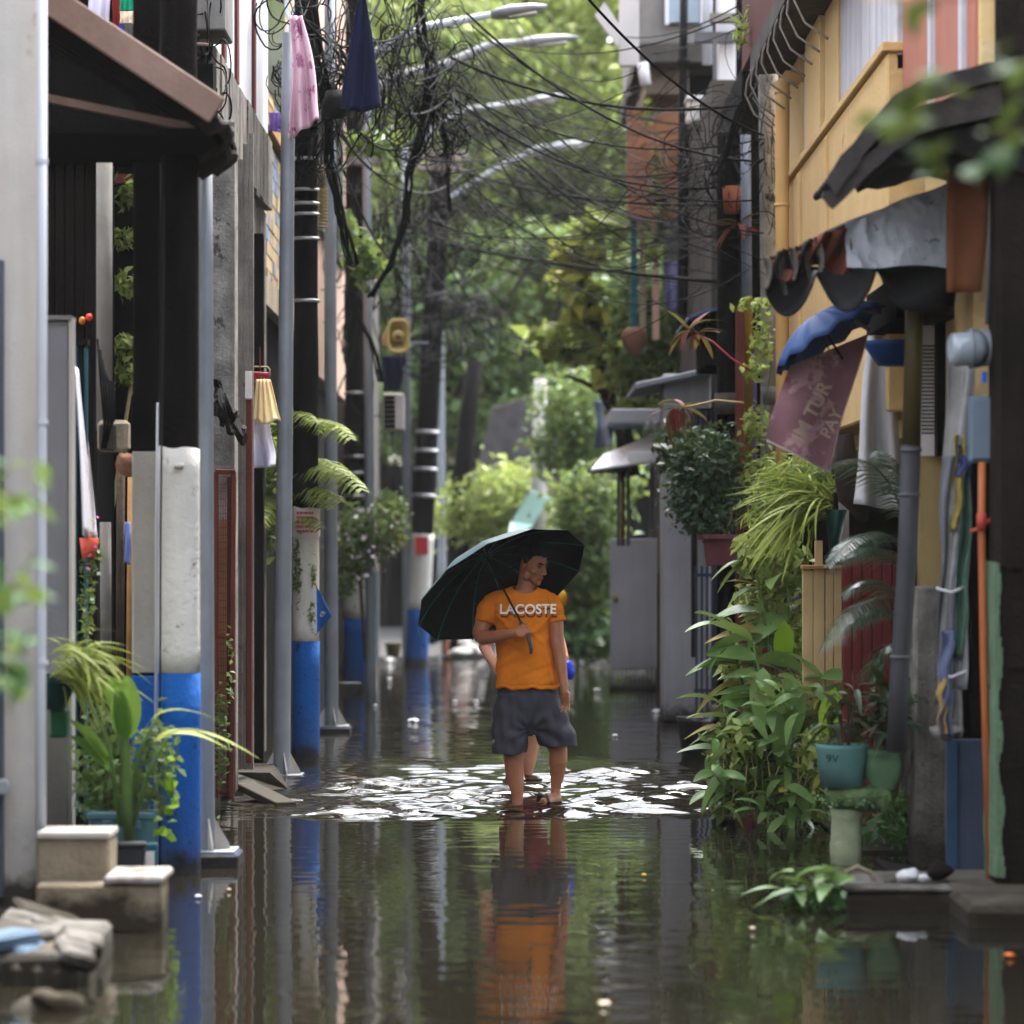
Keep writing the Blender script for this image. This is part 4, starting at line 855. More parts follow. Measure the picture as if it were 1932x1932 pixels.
# person following ---------------------------------------------------
D2, K2 = px_map(22.1)
pp = thing('person', 'person in maroon walking close behind the orange shirt, carrying a blue bag', 'person', D2(990, 1465))
b = MB(); HM2 = Matrix.Rotation(rad(180), 3, 'Z')@Matrix.Rotation(rad(-8), 3, 'X'); HC2 = D2(998, 1074)
T2 = head_parts(b, HC2, HM2); b.tube([T2(0, -.02, -.04), D2(992, 1122)], [.052, .056], 12)
b.loft([(D2(u, v), rx*K2, ry*K2) for u, v, rx, ry in ((990, 1114, 24, 22), (988, 1124, 44, 26), (988, 1150, 46, 30), (988, 1200, 40, 28), (990, 1260, 44, 31), (990, 1300, 44, 31))], 18)
b.tube([D2(945, 1128), D2(931, 1150), D2(916, 1205), D2(913, 1220, -.02)], [.05, .052, .044, .04], 12); b.tube([D2(912, 1217), D2(926, 1242, -.08), D2(944, 1270, -.14)], [.04, .037, .026], 12); hand_open(b, D2(944, 1270, -.14), (.5, -.5, -.6), (0, -1, .2), .16, .6, 1)
b.tube([D2(1030, 1128), D2(1040, 1150), D2(1050, 1188, .02), D2(1058, 1215, -.02), D2(1066, 1240, -.08)], [.05, .05, .04, .036, .026], 12); hand_open(b, D2(1066, 1240, -.08), (.1, -.1, -1), (.9, -.3, 0), .16, .8, 1)
b.tube([D2(972, 1300), D2(966, 1380), D2(962, 1420, .02), D2(963, 1462, .03), D2(963, 1485, .03)], [.085, .06, .05, .034, .036], 12)
b.tube([D2(1008, 1300), D2(1007, 1375), D2(1004, 1405, .02), D2(999, 1440, .02), D2(996, 1464, .03), D2(995, 1485, .03)], [.085, .062, .053, .042, .03, .034], 12)
remeshed(b, 'body', skin2, pp, .007, 3, .4); face_bits(pp, T2, HM2); hair_cap(pp, HC2, HM2, 9, .03)
s = MB(); s.loft([(D2(u, v), rx*K2, ry*K2) for u, v, rx, ry in ((990, 1112, 26, 24), (988, 1122, 48, 30), (988, 1150, 51, 35), (988, 1200, 45, 33), (990, 1260, 47, 35), (990, 1310, 48, 36))], 22)
s.tube([D2(950, 1124), D2(934, 1146), D2(923, 1180)], [.06, .066, .06], 14); s.tube([D2(1026, 1124), D2(1038, 1146), D2(1045, 1176)], [.06, .064, .056], 14); remeshed(s, 'shirt', maroon_cloth, pp, .008, 4)
s = MB(); s.loft([(D2(990, 1300), 46*K2, 34*K2), (D2(990, 1345), 48*K2, 36*K2)], 20); s.loft([(D2(970, 1320), 26*K2, 30*K2), (D2(966, 1372), 26*K2, 28*K2)], 16); s.loft([(D2(1008, 1320), 26*K2, 30*K2), (D2(1008, 1372), 25*K2, 28*K2)], 16); remeshed(s, 'shorts', mat('maroon_shorts', (110, 36, 46), .85, .15), pp, .009, 3)
t = thing('carrier_bag', 'blue plastic bag hanging beside the arm of the following person', 'bag', D2(1068, 1256, -.08))
bm_ = MB().loft([(D2(1067, 1244, -.08), .014, .02), (D2(1067, 1250, -.08), .035, .04), (D2(1069, 1268, -.08), .05, .05), (D2(1070, 1280, -.08), .03, .03)], 14); rough_up(bm_.build('sack', mat('bag_blue', (14, 50, 190), .35, .2), t, True), .006, 40)
MB().tube([D2(1064, 1246, -.08), D2(1066, 1234, -.09), D2(1069, 1246, -.08)], .004, 6).build('handle', MATS['bag_blue'], t, True)
# far people and sandbags --------------------------------------------
def far_person(label, u, v, d, top_m, leg_m, lean=1):
    Q, k = px_map(d); t = thing('person', label, 'person', Q(u, v), 'people crouching far down the alley')
    b = MB(); s = 1/1.0
    def q(x, z, y=0): return Q(u, v)+Vector((x*lean, y, z))
    b.ell(q(.16, .86), .075, .09, .11); b.tube([q(.14, .78), q(.1, .7)], [.05, .06], 10); b.loft([(q(-.12, .2), .16, .14), (q(-.06, .35), .17, .13), (q(.06, .6), .18, .12), (q(.1, .7), .1, .08)], 14)
    for y in (-.12, .12):
        b.tube([q(-.08, .24, y), q(.24, .42, y*1.2), q(.16, .04, y*1.2), q(.28, .02, y*1.3)], [.09, .07, .05, .035], 10); b.tube([q(.1, .66, y*1.5), q(.24, .46, y*1.8), q(.4, .4, y)], [.05, .042, .03], 10)
    remeshed(b, 'body', skin, t, .016, 3)
    s = MB().loft([(q(-.12, .18), .18, .16), (q(-.06, .35), .19, .15), (q(.06, .6), .2, .15), (q(.1, .69), .13, .11)], 14); s.build('shirt', top_m, t, True); hair = MB().ell(q(.15, .9), .085, .1, .1); hair.build('hair', hair_m, t, True)
    s = MB()
    for y in (-.12, .12): s.tube([q(-.08, .24, y), q(.22, .42, y*1.2)], [.105, .085], 10)
    s.build('trousers', leg_m, t, True)
far_person('crouching person in dark blue far off left of the sandbags', 818, 1236, 47.0, mat('far_blue', (20, 50, 110), .9), cloth_navy)
far_person('crouching person in black next to the white sandbags', 852, 1232, 47.6, black_metal, cloth_navy)
for i, (u, v, w) in enumerate(((868, 1236, 26), (884, 1228, 24), (893, 1238, 28), (876, 1222, 22), (908, 1240, 22), (1082, 1235, 34))):
    o = MB().ell(P(u, v-5, 46.6+.12*i), w*.0078/2*1.5, .2, .085, nu=14, nv=10).build('sandbag', mat('sandbag_white', (140, 138, 136), .85, .2, 5, .3, 30), None, True); rough_up(o, .03, 9, i)
    tag(o, ('white sandbag at the left end of the far pile', 'white sandbag in the middle of the far pile, upper row', 'white sandbag at the middle front of the far pile', 'topmost white sandbag of the far pile', 'white sandbag at the right end of the far pile', 'lone white sandbag right of the wading person')[i], 'sandbag', 'white sandbags far down the water')
# ------------------------------------------------------------------ right side of the alley
XR = 2.05
t = thing('ochre_house', 'ochre rendered house with white shutters and a brick red panel on the right', 'house', (3, 19, 0))
MB().box(XR+.12, 6, 14.95, 24.6, 2.2, 9).build('core', ochre, t)
def side(name, m, u0, u1, z0, z1, proud, bevel=.006):
    y1, y0 = XR*F/(u0-966), XR*F/(u1-966); return MB().box(XR-proud, XR+.14, y0, y1, z0, z1).build(name, m, t, bevel=bevel)
side('pilaster', ochre, 1491, 1517, 4.2, 6, .03); side('pilaster', ochre, 1533, 1560, 4.2, 6, .05); side('pilaster', ochre, 1562, 1586, 4.2, 6, .02)
for a, b in ((1518, 1532), (1587, 1636)):
    y1, y0 = XR*F/(a-966), XR*F/(b-966); n = max(4, int((y1-y0)/.085))
    for i in range(n):
        yy = y0+(y1-y0)*i/n; MB().box(XR-.005, XR+.06, yy, yy+(y1-y0)/n*.82, 4.2, 6).build('shutter_slat', shutter_white, t)
for a, b in ((1637, 1648), (1651, 1660), (1664, 1672), (1675, 1682), (1685, 1702)): side('shutter_post', shutter_white, a, b, 4.1, 6, .03)
side('brick_panel', brick_paint, 1703, 1838, 3.6, 6.2, .0); MB().pbox(1849, 1881, -80, 260, 14.05, .3).build('pilaster', ochre, t, bevel=.006)
for u in (1761, 1820): side('window_bar', shutter_white, u, u+4, 3.6, 6, .03)
side('parapet', ochre_dirty, 1490, 1702, 2.3, 4.19, .08, .012)
for u in (1531, 1584): side('parapet_rib', ochre_dirty, u, u+4, 2.3, 4.15, .1)
side('parapet_cap', ochre_dirty, 1489, 1704, 4.19, 4.24, .11)
ev_ = side('eave_slab', concrete_dark, 1496, 1660, 5.05, 5.22, .32, .01); rough_up(ev_, .01, 6)
MB().box(XR-.25, 6, 15, 24.2, 5.22, 9).build('upper_wall', white_wall, t)
MB().box(XR-.3, XR-.25, 20.5, 24.2, 5.22, 9).build('maroon_upper_panel', maroon, t)
yp = 22.35; xp = PX(1476, yp)
pp_ = MB().tube([(XR+.1, yp+.02, PZ(150, yp)), (xp+.03, yp, PZ(146, yp)), (xp, yp, PZ(158, yp)), (xp, yp, PZ(400, yp)), (xp+.004, yp, 1.3)], [.046, .05, .052, .049, .048], 16).build('downpipe', ochre_pipe, t, True)
for v in (172, 384, 560): MB().tube([(xp, yp, PZ(v, yp)), (xp, yp, PZ(v+6, yp))], .056, 16).build('pipe_collar', ochre_pipe, pp_, True)
for k in range(9):
    y = 23.3-k*.5; x = XR-.33
    MB().tube([(x+.05, y, 5.12), (x, y-.02, 5.0), (x-.015, y-.07, 4.9), (x+.04, y-.2, 4.74), (x+.16, y-.36, 4.62)], .008, 6).build('bent_bar', mat('grey_iron', (92, 86, 80), .6, .3, 6, .1, 40, .4, (90, 66, 50)), t, True)
o = MB().tube([P(1448, 60, 25.2), P(1452, 300, 25.2), P(1455, 560, 25.2), P(1456, 1300, 25.2)], [.078, .082, .086, .09], 14).build('concrete_post', concrete_old, None, True); tag(o, 'stained grey concrete post left of the ochre downpipe', 'post')
tag(MB().tube([P(1407, 255, 25.6), P(1410, 700, 25.6)], .042, 12).build('blue_downspout', mat('slate_pipe', (82, 90, 106), .5), None, True), 'slate blue downspout right of the black post', 'pipe')
# plank awning
def slab_roof(root, name, m, a, b, y0, y1, th, n=40, amp=.014, fr=60):
    a, b = Vector(a), Vector(b)
    def fn(i, j):
        p = a.lerp(b, j); p.y = y0+(y1-y0)*i; p.z += amp*math.sin(i*fr)+.015*math.sin(j*6); return p
    return MB().grid(fn, n, 10).build(name, m, root, solid=th)
def prism(root, name, m, poly, d, depth, jit=0.0, n=4, seed=0):
    """outline (u, v) at distance d pushed depth metres down the alley; edges subdivided and roughened"""
    rr = random.Random(seed); pts = []
    for i, (u, v) in enumerate(poly):
        u2, v2 = poly[(i+1) % len(poly)]
        for k in range(n): pts.append((u+(u2-u)*k/n+rr.uniform(-jit, jit), v+(v2-v)*k/n+rr.uniform(-jit, jit)))
    fr = [P(u, v, d) for u, v in pts]; bk = [p+Vector((0, depth, 0)) for p in fr]
    return MB().rings([bk, fr]).build(name, m, root)
t = thing('plank_awning', 'dark weathered plank edged awning, the upper of the two at right', 'awning', (2, 14, 3.6))
gb = mat('grey_board', (62, 58, 55), .92, .45, 5, .6, 30, .7, (24, 21, 19)); tar = mat('tar_sheet', (20, 18, 17), .9, .5, 4, .6, 30)
prism(t, 'fascia_board', gb, [(1557, 342), (1570, 318), (1628, 246), (1684, 182), (1732, 153), (1800, 136), (1892, 113), (1960, 96), (1960, 132), (1890, 150), (1738, 192), (1690, 226), (1632, 290), (1578, 366)], 13.86, .05, 2.5, 3, 1)
prism(t, 'fascia_board', gb, [(1548, 368), (1574, 352), (1634, 294), (1694, 232), (1740, 198), (1890, 158), (1890, 214), (1742, 246), (1690, 282), (1636, 330), (1573, 393)], 13.89, .06, 2.5, 3, 2)
prism(t, 'soffit', tar, [(1640, 300), (1700, 240), (1890, 180), (1960, 160), (1960, 330), (1800, 288), (1737, 303), (1657, 317)], 13.96, .9, 4, 4, 3)
slab_roof(t, 'roof_sheet', tar, P(1590, 312, 13.98), P(1940, 100, 13.98), 13.99, 15.3, .02)
# silver sheet awning
t = thing('silver_sheet_awning', 'crumpled silver tin sheet awning with a rusty ragged left end, lower one at right', 'awning', (2, 15, 2.9))
tin = mat('tin_sheet', (172, 177, 186), .6, .25, 4, .3, 14, .5, (96, 94, 98), patch=(70, 70, 76), patch_t=.6, patch_sc=8); rust_t = mat('rusted_tin', (112, 58, 40), .85, .5, 5, .6, 30, .5, (46, 30, 26), patch=(60, 52, 50), patch_t=.6, patch_sc=8)  # tin patches put the dark of the creases into the colour
def crease(x): return abs((x % 1)-.5)*2
def tin_fn(i, j):
    u = 1596+i*198; vt = 421-i*80+3*math.sin(i*9); vb = 506+3*math.sin(i*7); p = P(u, vt+(vb-vt)*j, 14.9)
    q_ = Vector((i*3.2, j*1.5, 2)); p.y += .07*abs(mnoise.noise(q_))+.02*abs(mnoise.noise(q_*2.7))+.03*math.sin(i*5+j*3)-.09*j; return p
MB().grid(tin_fn, 40, 18).build('front_sheet', tin, t, False, solid=.003)
def rust_fn(i, j):
    u = 1466+i*142; vt = 484-i*64+5*math.sin(i*8); vb = 512+12*math.sin(i*9)-6*i+(10 if i < .3 else 0); p = P(u, vt+(vb-vt)*j, 14.87); p.y += .06*crease(i*4+j)+.04*math.sin(i*7+j*4); return p
MB().grid(rust_fn, 40, 12).build('rusted_sheet', rust_t, t, False, solid=.004)
rg_ = mat('ragged_grey', (96, 90, 84), .92, .5, 8, .5, 30, .5, (40, 36, 34))
for k in range(13):
    u = 1446+k*8.2; l_ = 58+22*math.sin(k*2.1)+9*math.sin(k*5.3)
    MB().grid(lambda i, j: P(u+(i-.5)*(13-7*j)+5*math.sin(j*3+k), 486-k*3.2+l_*j, 14.84+.018*(k % 3))+Vector((0, .03*math.sin(i*3+j*3+k), 0)), 4, 7).build('torn_strip', (rg_, dark_wood, rust_t, tar, rg_, tar)[k % 6], t, False, solid=.004)
slab_roof(t, 'roof_sheet', black_metal, P(1560, 440, 14.95), P(1880, 330, 14.95), 15.0, 16.9, .01)
def sag(i, j):
    u = 1452+i*340; z0 = 496; dz = 96*abs(math.sin((u-1440)/103*math.pi))**.6 if u < 1700 else 100; p = P(u, z0+dz*j, 15.1); p.y += .25*math.sin(j*2+i*4); return p
MB().grid(sag, 70, 8).build('sagging_liner', mat('black_tarp', (18, 18, 19), .8, .3, 5, .4, 20), t, True, solid=.006)
MB().box(PX(1700, 15.4), 3.4, 15.6, 16.9, PZ(598, 15.5), PZ(515, 15.5)).build('shade_fill_box', dark_void, t)  # near-black box standing in for the shade beneath the tin roof
o = MB().grid(lambda i, j: P(1789+i*(66+8*math.sin(j*4)), 275+j*276, 14.5)+Vector((0, .02*math.sin(i*4), 0)), 6, 10).build('hanging_board', mat('rust_brown_board', (112, 68, 42), .85, .35, 4, .3, 40, .5, (80, 44, 26)), None, True, solid=.03); tag(o, 'rust brown board hanging at the right end of the silver sheet', 'board')
tag(MB().tube([P(1876, 160, 14.2), P(1868, 420, 14.2), P(1862, 612, 14.2)], .0085, 8).build('conduit', pvc_grey, None, True), 'thin grey conduit running down to the electric meter', 'conduit')
# shed walls
t = thing('roadside_shed', 'dim shed with concrete wall, blue grey door and cream panel under the tin awning', 'shed', (2.5, 16, 0))
MB().pbox(1727, 1786, 1107, 1640, 15.8, .3).build('concrete_wall', concrete_old, t, bevel=.01)
MB().box(PX(1735, 16.2), PX(1790, 16.2), 16.2, 16.3, PZ(1107, 16.2), PZ(840, 16.2)).build('cream_panel', mat('cream_panel', (168, 146, 100), .85, .2, 3, .2, 40, .5, (110, 90, 60)), t)
MB().pbox(1787, 1868, 1395, 1660, 15.3, .05).build('door', mat('blue_grey_door', (62, 74, 92), .7, .2, 3, .2, 40, .5, (46, 44, 48)), t, bevel=.004)
MB().pbox(1787, 1806, 1395, 1655, 15.27, .03).build('door_stile', mat('door_blue', (40, 70, 96), .7), t)
MB().pbox(1800, 1880, 840, 1395, 15.6, .1).build('dark_opening', dark_void, t)  # solid near-black panel, the shade of the recess put into its colour
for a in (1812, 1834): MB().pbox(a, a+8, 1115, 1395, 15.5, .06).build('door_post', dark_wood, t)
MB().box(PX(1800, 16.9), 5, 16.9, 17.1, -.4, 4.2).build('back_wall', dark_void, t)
MB().box(PX(1700, 17.0), PX(1800, 17), 17.0, 17.1, -.4, PZ(1107, 17)).build('lower_wall', concrete_dark, t)
MB().pbox(1768, 1784, 600, 860, 15.9, .1).build('dark_post', dark_wood, t)
no = thing('wall_notice', 'white sheet with rows of black print behind the bamboo post', 'notice', P(1752, 720, 16.1))
MB().pbox(1735, 1770, 575, 860, 16.1, .01).build('sheet', paper, no)
ink_lines(no, P(1754, 735, 16.1), .08, .46, 24, mat('grey_ink', (70, 70, 72), .8), -.002, 7)
t = thing('bamboo_post', 'post of olive bamboo above a grey plastic pipe, leaning under the tin awning', 'post', (PX(1700, 15.2), 15.2, 0))
MB().tube([P(1726, 560, 15.2), P(1724, 640, 15.2), P(1719, 848, 15.2)], [.044, .043, .046], 14).build('bamboo', mat('bamboo', (72, 64, 32), .5, .35, 3, .1, 40, .5, (40, 36, 24)), t, True)
MB().tube([P(1719, 840, 15.2), P(1712, 1050, 15.2), P(1697, 1281, 15.2), P(1690, 1420, 15.2)], .047, 16).build('pipe', mat('pipe_dark', (62, 62, 66), .6, .2, 2, .1, 30, .4, (40, 36, 32)), t, True)
for v, u in ((845, 1719), (1236, 1700), (930, 1716)): MB().tube([P(u, v, 15.2), P(u, v+7, 15.2)], .052, 16).build('collar', pvc_grey, t, True)
t = thing('electric_meter', 'round glass electric meter on a grey base above the small steel box', 'electric meter', P(1838, 657, 14.2))
MB().tube([P(1838, 657, 14.2), P(1880, 655, 14.25)], .083, 24).build('base', mat('meter_grey', (120, 124, 132), .5), t, True)
MB().tube([P(1796, 660, 14.15), P(1800, 660, 14.15), P(1830, 658, 14.18), P(1838, 657, 14.2)], [.06, .074, .076, .088], 24).build('glass_cover', mat('meter_glass', (140, 148, 156), .12, .1, 3, 0, spec=.7), t, True)
MB().tube([P(1829, 658, 14.18), P(1834, 658, 14.18)], .09, 24).build('rim', galv, t, True)
t = thing('breaker_box', 'small blue grey steel breaker box below the round meter', 'box', P(1852, 808, 14.2))
MB().pbox(1831, 1874, 747, 872, 14.2, .1).build('case', mat('box_blue_grey', (96, 110, 124), .55, .15, 3, .1, 50, .3, (70, 70, 72)), t, bevel=.008)
MB().pbox(1834, 1871, 752, 866, 14.185, .015).build('cover', MATS['box_blue_grey'], t, bevel=.004)
MB().tube([P(1857, 722, 14.22), P(1857, 702, 14.22)], .012, 10).build('blue_connector', mat('connector_blue', (20, 110, 220), .4), t)
MB().tube([P(1874, 722, 14.3), P(1882, 715, 14.2), P(1894, 718, 14.2)], .009, 8).build('orange_lead', mat('lead_orange', (230, 110, 30), .5), t, True)
t = thing('orange_conduit', 'long orange plastic conduit running from the breaker box to the step', 'conduit', P(1855, 1200, 14.2))
oc = mat('conduit_orange', (172, 98, 56), .5, .2, 3, .1, 40, .3, (130, 70, 40))
MB().tube([P(1853, 872, 14.2), P(1852, 1000, 14.2), P(1856, 1250, 14.2), P(1868, 1665, 14.2)], .017, 12).build('pipe', oc, t, True)
MB().tube([P(1852, 968, 14.18), P(1852, 1000, 14.18)], .022, 12).build('coupling', mat('coupling_red', (176, 70, 56), .5), t, True)
MB().tube([P(1830, 1004, 14.18), P(1845, 998, 14.18), P(1876, 975, 14.18)], .009, 8).build('strap', MATS['coupling_red'], t, True)
# wrapped tarpaulin
t = thing('tarp_roll', 'tall bundle of torn clear and coloured tarpaulin tied up beside the meter', 'tarpaulin', P(1795, 1040, 14.7))
for k, (du, w, c, z0, z1) in enumerate(((0, 26, (132, 130, 128), 680, 1390), (16, 20, (150, 150, 152), 690, 1300), (-13, 18, (100, 102, 110), 860, 1330), (24, 12, (70, 100, 84), 880, 1240), (8, 12, (150, 134, 70), 820, 1000), (20, 14, (52, 64, 120), 840, 900), (-8, 14, (84, 92, 124), 1190, 1390), (-16, 9, (150, 124, 70), 1280, 1385))):
    MB().grid(lambda i, j: P(1808-.028*(z0+(z1-z0)*j-700)+du*.8+(i-.5)*w*1.7+3*math.sin(j*14+k), z0+(z1-z0)*j, 14.7-.012*k)+Vector((0, .03*math.sin(i*6+k+j*5), 0)), 8, 30).build('tarp_strip', mat('tarp_%d' % k, c, .5, .3, 8, .5, 24, .3, (60, 56, 54)), t, True, solid=.003)
for v in (1110, 1270): MB().tube([P(1770+R.uniform(-3, 3), v, 14.66), P(1795, v+8, 14.6), P(1822, v-4, 14.66)], .007, 6).build('tie', litter_white, t, True)
o = MB().ell(P(1787, 1378, 14.7), .075, .05, .035, nu=14, nv=10).build('hung_stone', concrete_old, None, True); rough_up(o, .014, 30); tag(o, 'grey stone weight caught in the bottom of the tarpaulin bundle', 'stone')
# near dark wall at the frame edge
t = thing('rough_gatepost', 'dark mossy gate pier at the right edge with a green painted arris', 'pillar', (PX(1910, 14), 14.1, 0))
s = MB().box(PX(1880, 14.0), 5.0, 14.0, 14.25, -.3, 6.5).build('pier', mat('dark_pier', (36, 31, 27), .95, .45, 3, .8, 18, .5, (26, 22, 18), spec=.08), t, bevel=.02)
gp = MB()
for k in range(30):
    v0, v1 = 1062+k*19.8, 1062+(k+1)*19.8; w = 4+4*math.sin(k*.9)+k*.2; gp.box(PX(1877, 14), PX(1880+w, 14), 13.975, 14.3, PZ(v1, 14), PZ(v0, 14))
kind(rough_up(gp.build('green_edge', mat('green_render', (98, 122, 96), .9, .25, 6, .7, 30, .4, (60, 70, 50)), t), .006, 20), 'stuff')
for k in range(3): MB().box(PX(1884, 14), 5, 13.985, 14.02, PZ(1072+k*190, 14), PZ(1064+k*190, 14)).build('joint_ledge', MATS['dark_pier'], t)
t = thing('stone_step', 'dark worn doorstep block at the right edge of the water', 'step', (2, 13.3, 0))
s = MB().box(PX(1825, 13.3), 3.2, 13.25, 14.6, -.4, PZ(1703, 13.25)).build('block', concrete_dark, t, bevel=.03); rough_up(s, .02, 4)
t = thing('kerb_slab', 'dark concrete slab lying at the water edge below the plant stool', 'slab', (1.6, 13.9, 0))
s = MB().box(PX(1594, 13.85), PX(1802, 13.85), 13.85, 14.7, -.35, PZ(1683, 13.85)).build('slab', concrete_dark, t, bevel=.02); rough_up(s, .015, 5)
MB().box(PX(1590, 13.85), PX(1798, 13.85), 13.83, 14.6, PZ(1683, 13.85), PZ(1676, 13.85)).build('top_skin', concrete, t, bevel=.004)
# rubbish on the slab
for k, (u, v, r, c, lab, nm) in enumerate(((1712, 1652, .05, litter_white, 'white foam lump, the bigger of two on the dark slab', 'foam_lump'), (1742, 1656, .035, litter_white, 'white foam lump, the smaller of two on the dark slab', 'foam_lump'), (1772, 1645, .06, dark_wood, 'dark brown lump of driftwood on the dark slab', 'driftwood'), (1925, 1612, .04, teal_paint, 'greenish bottle end at the right edge above the doorstep', 'bottle'), (1680, 1664, .035, concrete_pale, 'pale stone chip at the middle of the dark slab', 'stone'))):
    o = MB().ell(P(u, v, 14.1), r, r, r*.6, nu=12, nv=8).build(nm, c, None, True); rough_up(o, r*.15, 40, k); tag(o, lab, nm.replace('_', ' '))
tag(MB().tube([P(1588, 1650, 14.2), P(1618, 1636, 14.2), P(1645, 1648, 14.2), P(1655, 1682, 14.1)], .013, 8).build('bent_pipe', stone_cream, None, True), 'bent cream plastic pipe arching over the dark slab', 'pipe')
tag(MB().obox(P(1698, 1642, 14.9), .2, .5, .03, Matrix.Rotation(.2, 3, 'Y')).build('broken_board', dark_wood, None, bevel=.004), 'dark broken board leaning behind the foam lumps', 'board')
# moss stool and pots
t = thing('moss_stool', 'mossy green concrete plant stool with a thick stem in the water', 'stool', (PX(1620, 15.95), 15.95, 0))
moss = mat('moss_green', (104, 128, 84), .95, .4, 14, 1.0, 60, .3, (60, 66, 46))
s = MB().loft([(P(1597, 1650, 15.95), .078, .078), (P(1596, 1600, 15.95), .08, .08), (P(1597, 1545, 15.95), .075, .075), (P(1600, 1526, 15.95), .09, .09)], 20).build('stem', mat('stool_stem', (150, 158, 128), .9, .3, 6, .5, 30, .4, (86, 84, 70)), t, True)
s = MB().loft([(P(1618, 1528, 15.95), .09, .09), (P(1621, 1514, 15.95), .165, .15), (P(1622, 1500, 15.95), .185, .17), (P(1622, 1486, 15.95), .17, .16)], 40).build('seat', moss, t); rough_up(s, .012, 45)
leaf_cloud('moss', mat('moss_leaf', (96, 128, 78), .9, .3, 9, 0, island=.3), t, [(P(1621, 1505, 15.95), .19, .17, .045)], 900, .022, .8, seed=12)
t = thing('teal_planter', 'teal plastic planter with black writing, left one on the moss stool', 'plant pot', P(1588, 1484, 15.9))
tp_ = mat('teal_plastic', (84, 126, 122), .6, .3, 4, .08, 50, .5, (66, 84, 70))
c = P(1589, 1484, 15.9)
MB().loft([(c+Vector((0, 0, 0)), .105, .105), (c+Vector((0, 0, .1)), .12, .12), (c+Vector((0, 0, .105)), .122, .122), (c+Vector((0, 0, .19)), .131, .131), (c+Vector((0, 0, .212)), .134, .134), (c+Vector((0, 0, .212)), .122, .122), (c+Vector((0, 0, .18)), .118, .118)], 28).build('pot', tp_, t, True)
MB().loft([(c+Vector((0, 0, .18)), .12, .12), (c+Vector((0, 0, .185)), .1, .1)], 20).build('soil', soil, t)
text_mesh('9V', .055, black_metal, 'lettering', t, c+Vector((-.06, -.3, .145)), (1, 0, 0), (0, 0, 1), target=bvh_of(t.children[0]), lift=.001)
t = thing('green_planter', 'pale green bowl shaped planter, right one on the moss stool', 'plant pot', P(1668, 1489, 15.9))
c = P(1668, 1490, 15.9)
MB().loft([(c, .07, .07), (c+Vector((0, 0, .02)), .066, .066), (c+Vector((0, 0, .06)), .095, .095), (c+Vector((0, 0, .13)), .102, .102), (c+Vector((0, 0, .175)), .096, .096), (c+Vector((0, 0, .205)), .115, .115), (c+Vector((0, 0, .205)), .1, .1), (c+Vector((0, 0, .18)), .085, .085)], 28).build('pot', mat('green_plastic', (92, 124, 92), .55, .28, 4, .08, 50, .45, (70, 84, 62)), t, True)
MB().loft([(c+Vector((0, 0, .18)), .09, .09), (c+Vector((0, 0, .185)), .06, .06)], 20).build('soil', soil, t)
# fences behind the plants
t = thing('red_board_fence', 'dull red painted board fence behind the palm fronds', 'fence', (PX(1640, 17.3), 17.3, 0))
for k in range(6): MB().pbox(1590+k*19, 1607.5+k*19, 1046+R.uniform(-6, 6), 1560, 17.3, .025).build('board', mat('fence_red', (104, 42, 40), .8, .3, 4, .3, 40, .4, (70, 30, 28)), t, bevel=.004)
MB().pbox(1588, 1706, 1120, 1132, 17.33, .04).build('rail', maroon, t)
t = thing('cream_board_fence', 'cream painted board fence panel left of the red boards', 'fence', (PX(1550, 18.2), 18.2, 0))
for a, b, v in ((1514, 1534, 1076), (1535, 1556, 1074), (1558, 1573, 1070), (1574, 1588, 1072)): MB().pbox(a, b, v, 1540, 18.2, .03).build('board', mat('fence_cream', (188, 162, 120), .8, .15, 3, .2, 50, .4, (132, 104, 66)), t, bevel=.004)
MB().pbox(1512, 1590, 1066, 1074, 18.18, .06).build('top_rail', tan_wood, t, bevel=.004)
MB().pbox(1538, 1552, 1020, 1066, 18.25, .04).build('post_top', mat('fence_cream', (0, 0, 0)), t)
tag(MB().pbox(1584, 1602, 930, 1050, 17.6, .06).build('white_post', paint_white, None, bevel=.006), 'short white slatted post beside the dark green hanging pot', 'post')
o = MB().tube([P(1592, 820, 17.0), P(1596, 900, 17.0), P(1600, 935, 17), P(1618, 960, 17), P(1625, 985, 17)], [.05, .055, .06, .05, .03], 10).build('dead_trunk', bark_dark, None, True); rough_up(o, .012, 14); tag(o, 'dead dark tree stump hanging beside the white tarpaulin', 'trunk')
o = cloth('white_tarpaulin', mat('tarp_white', (196, 194, 198), .7, .12, 4, .3, 20, .3, (140, 134, 130)), [P(1655, 545, 16.8), P(1702, 552, 16.8), P(1606, 950, 16.8), P(1696, 965, 16.8)], fold=.06, nf=3, nu=24, nv=30, seed=9); tag(o, 'crumpled white tarpaulin hanging behind the bamboo post', 'tarpaulin')
t = thing('printed_banner', 'faded maroon banner with cream letters hung under the blue umbrella', 'banner', P(1535, 770, 16.0))
q4 = [P(1487, 690, 15.95), P(1634, 630, 15.95), P(1446, 827, 15.95), P(1566, 888, 15.95)]
cl = cloth('sheet', mat('banner_maroon', (122, 86, 93), .8, .25, 4, .3, 40, patch=(150, 118, 122), patch_t=.52, patch_sc=7), q4, t, fold=.03, nf=2, nu=20, nv=24, seed=4, thick=0)
cloth('back_sheet', paper, [p+Vector((.005, .03, -.012)) for p in q4], t, fold=.03, nf=2, nu=10, nv=10, seed=4, thick=0)
bvb = bvh_of(cl)
text_mesh('IM TUR', .1, mat('banner_cream', (160, 140, 126), .8, .2), 'lettering', t, P(1548, 770, 15.5), (.45, 0, .89), (-.89, 0, .45), target=bvb, lift=.004, bold=.003)
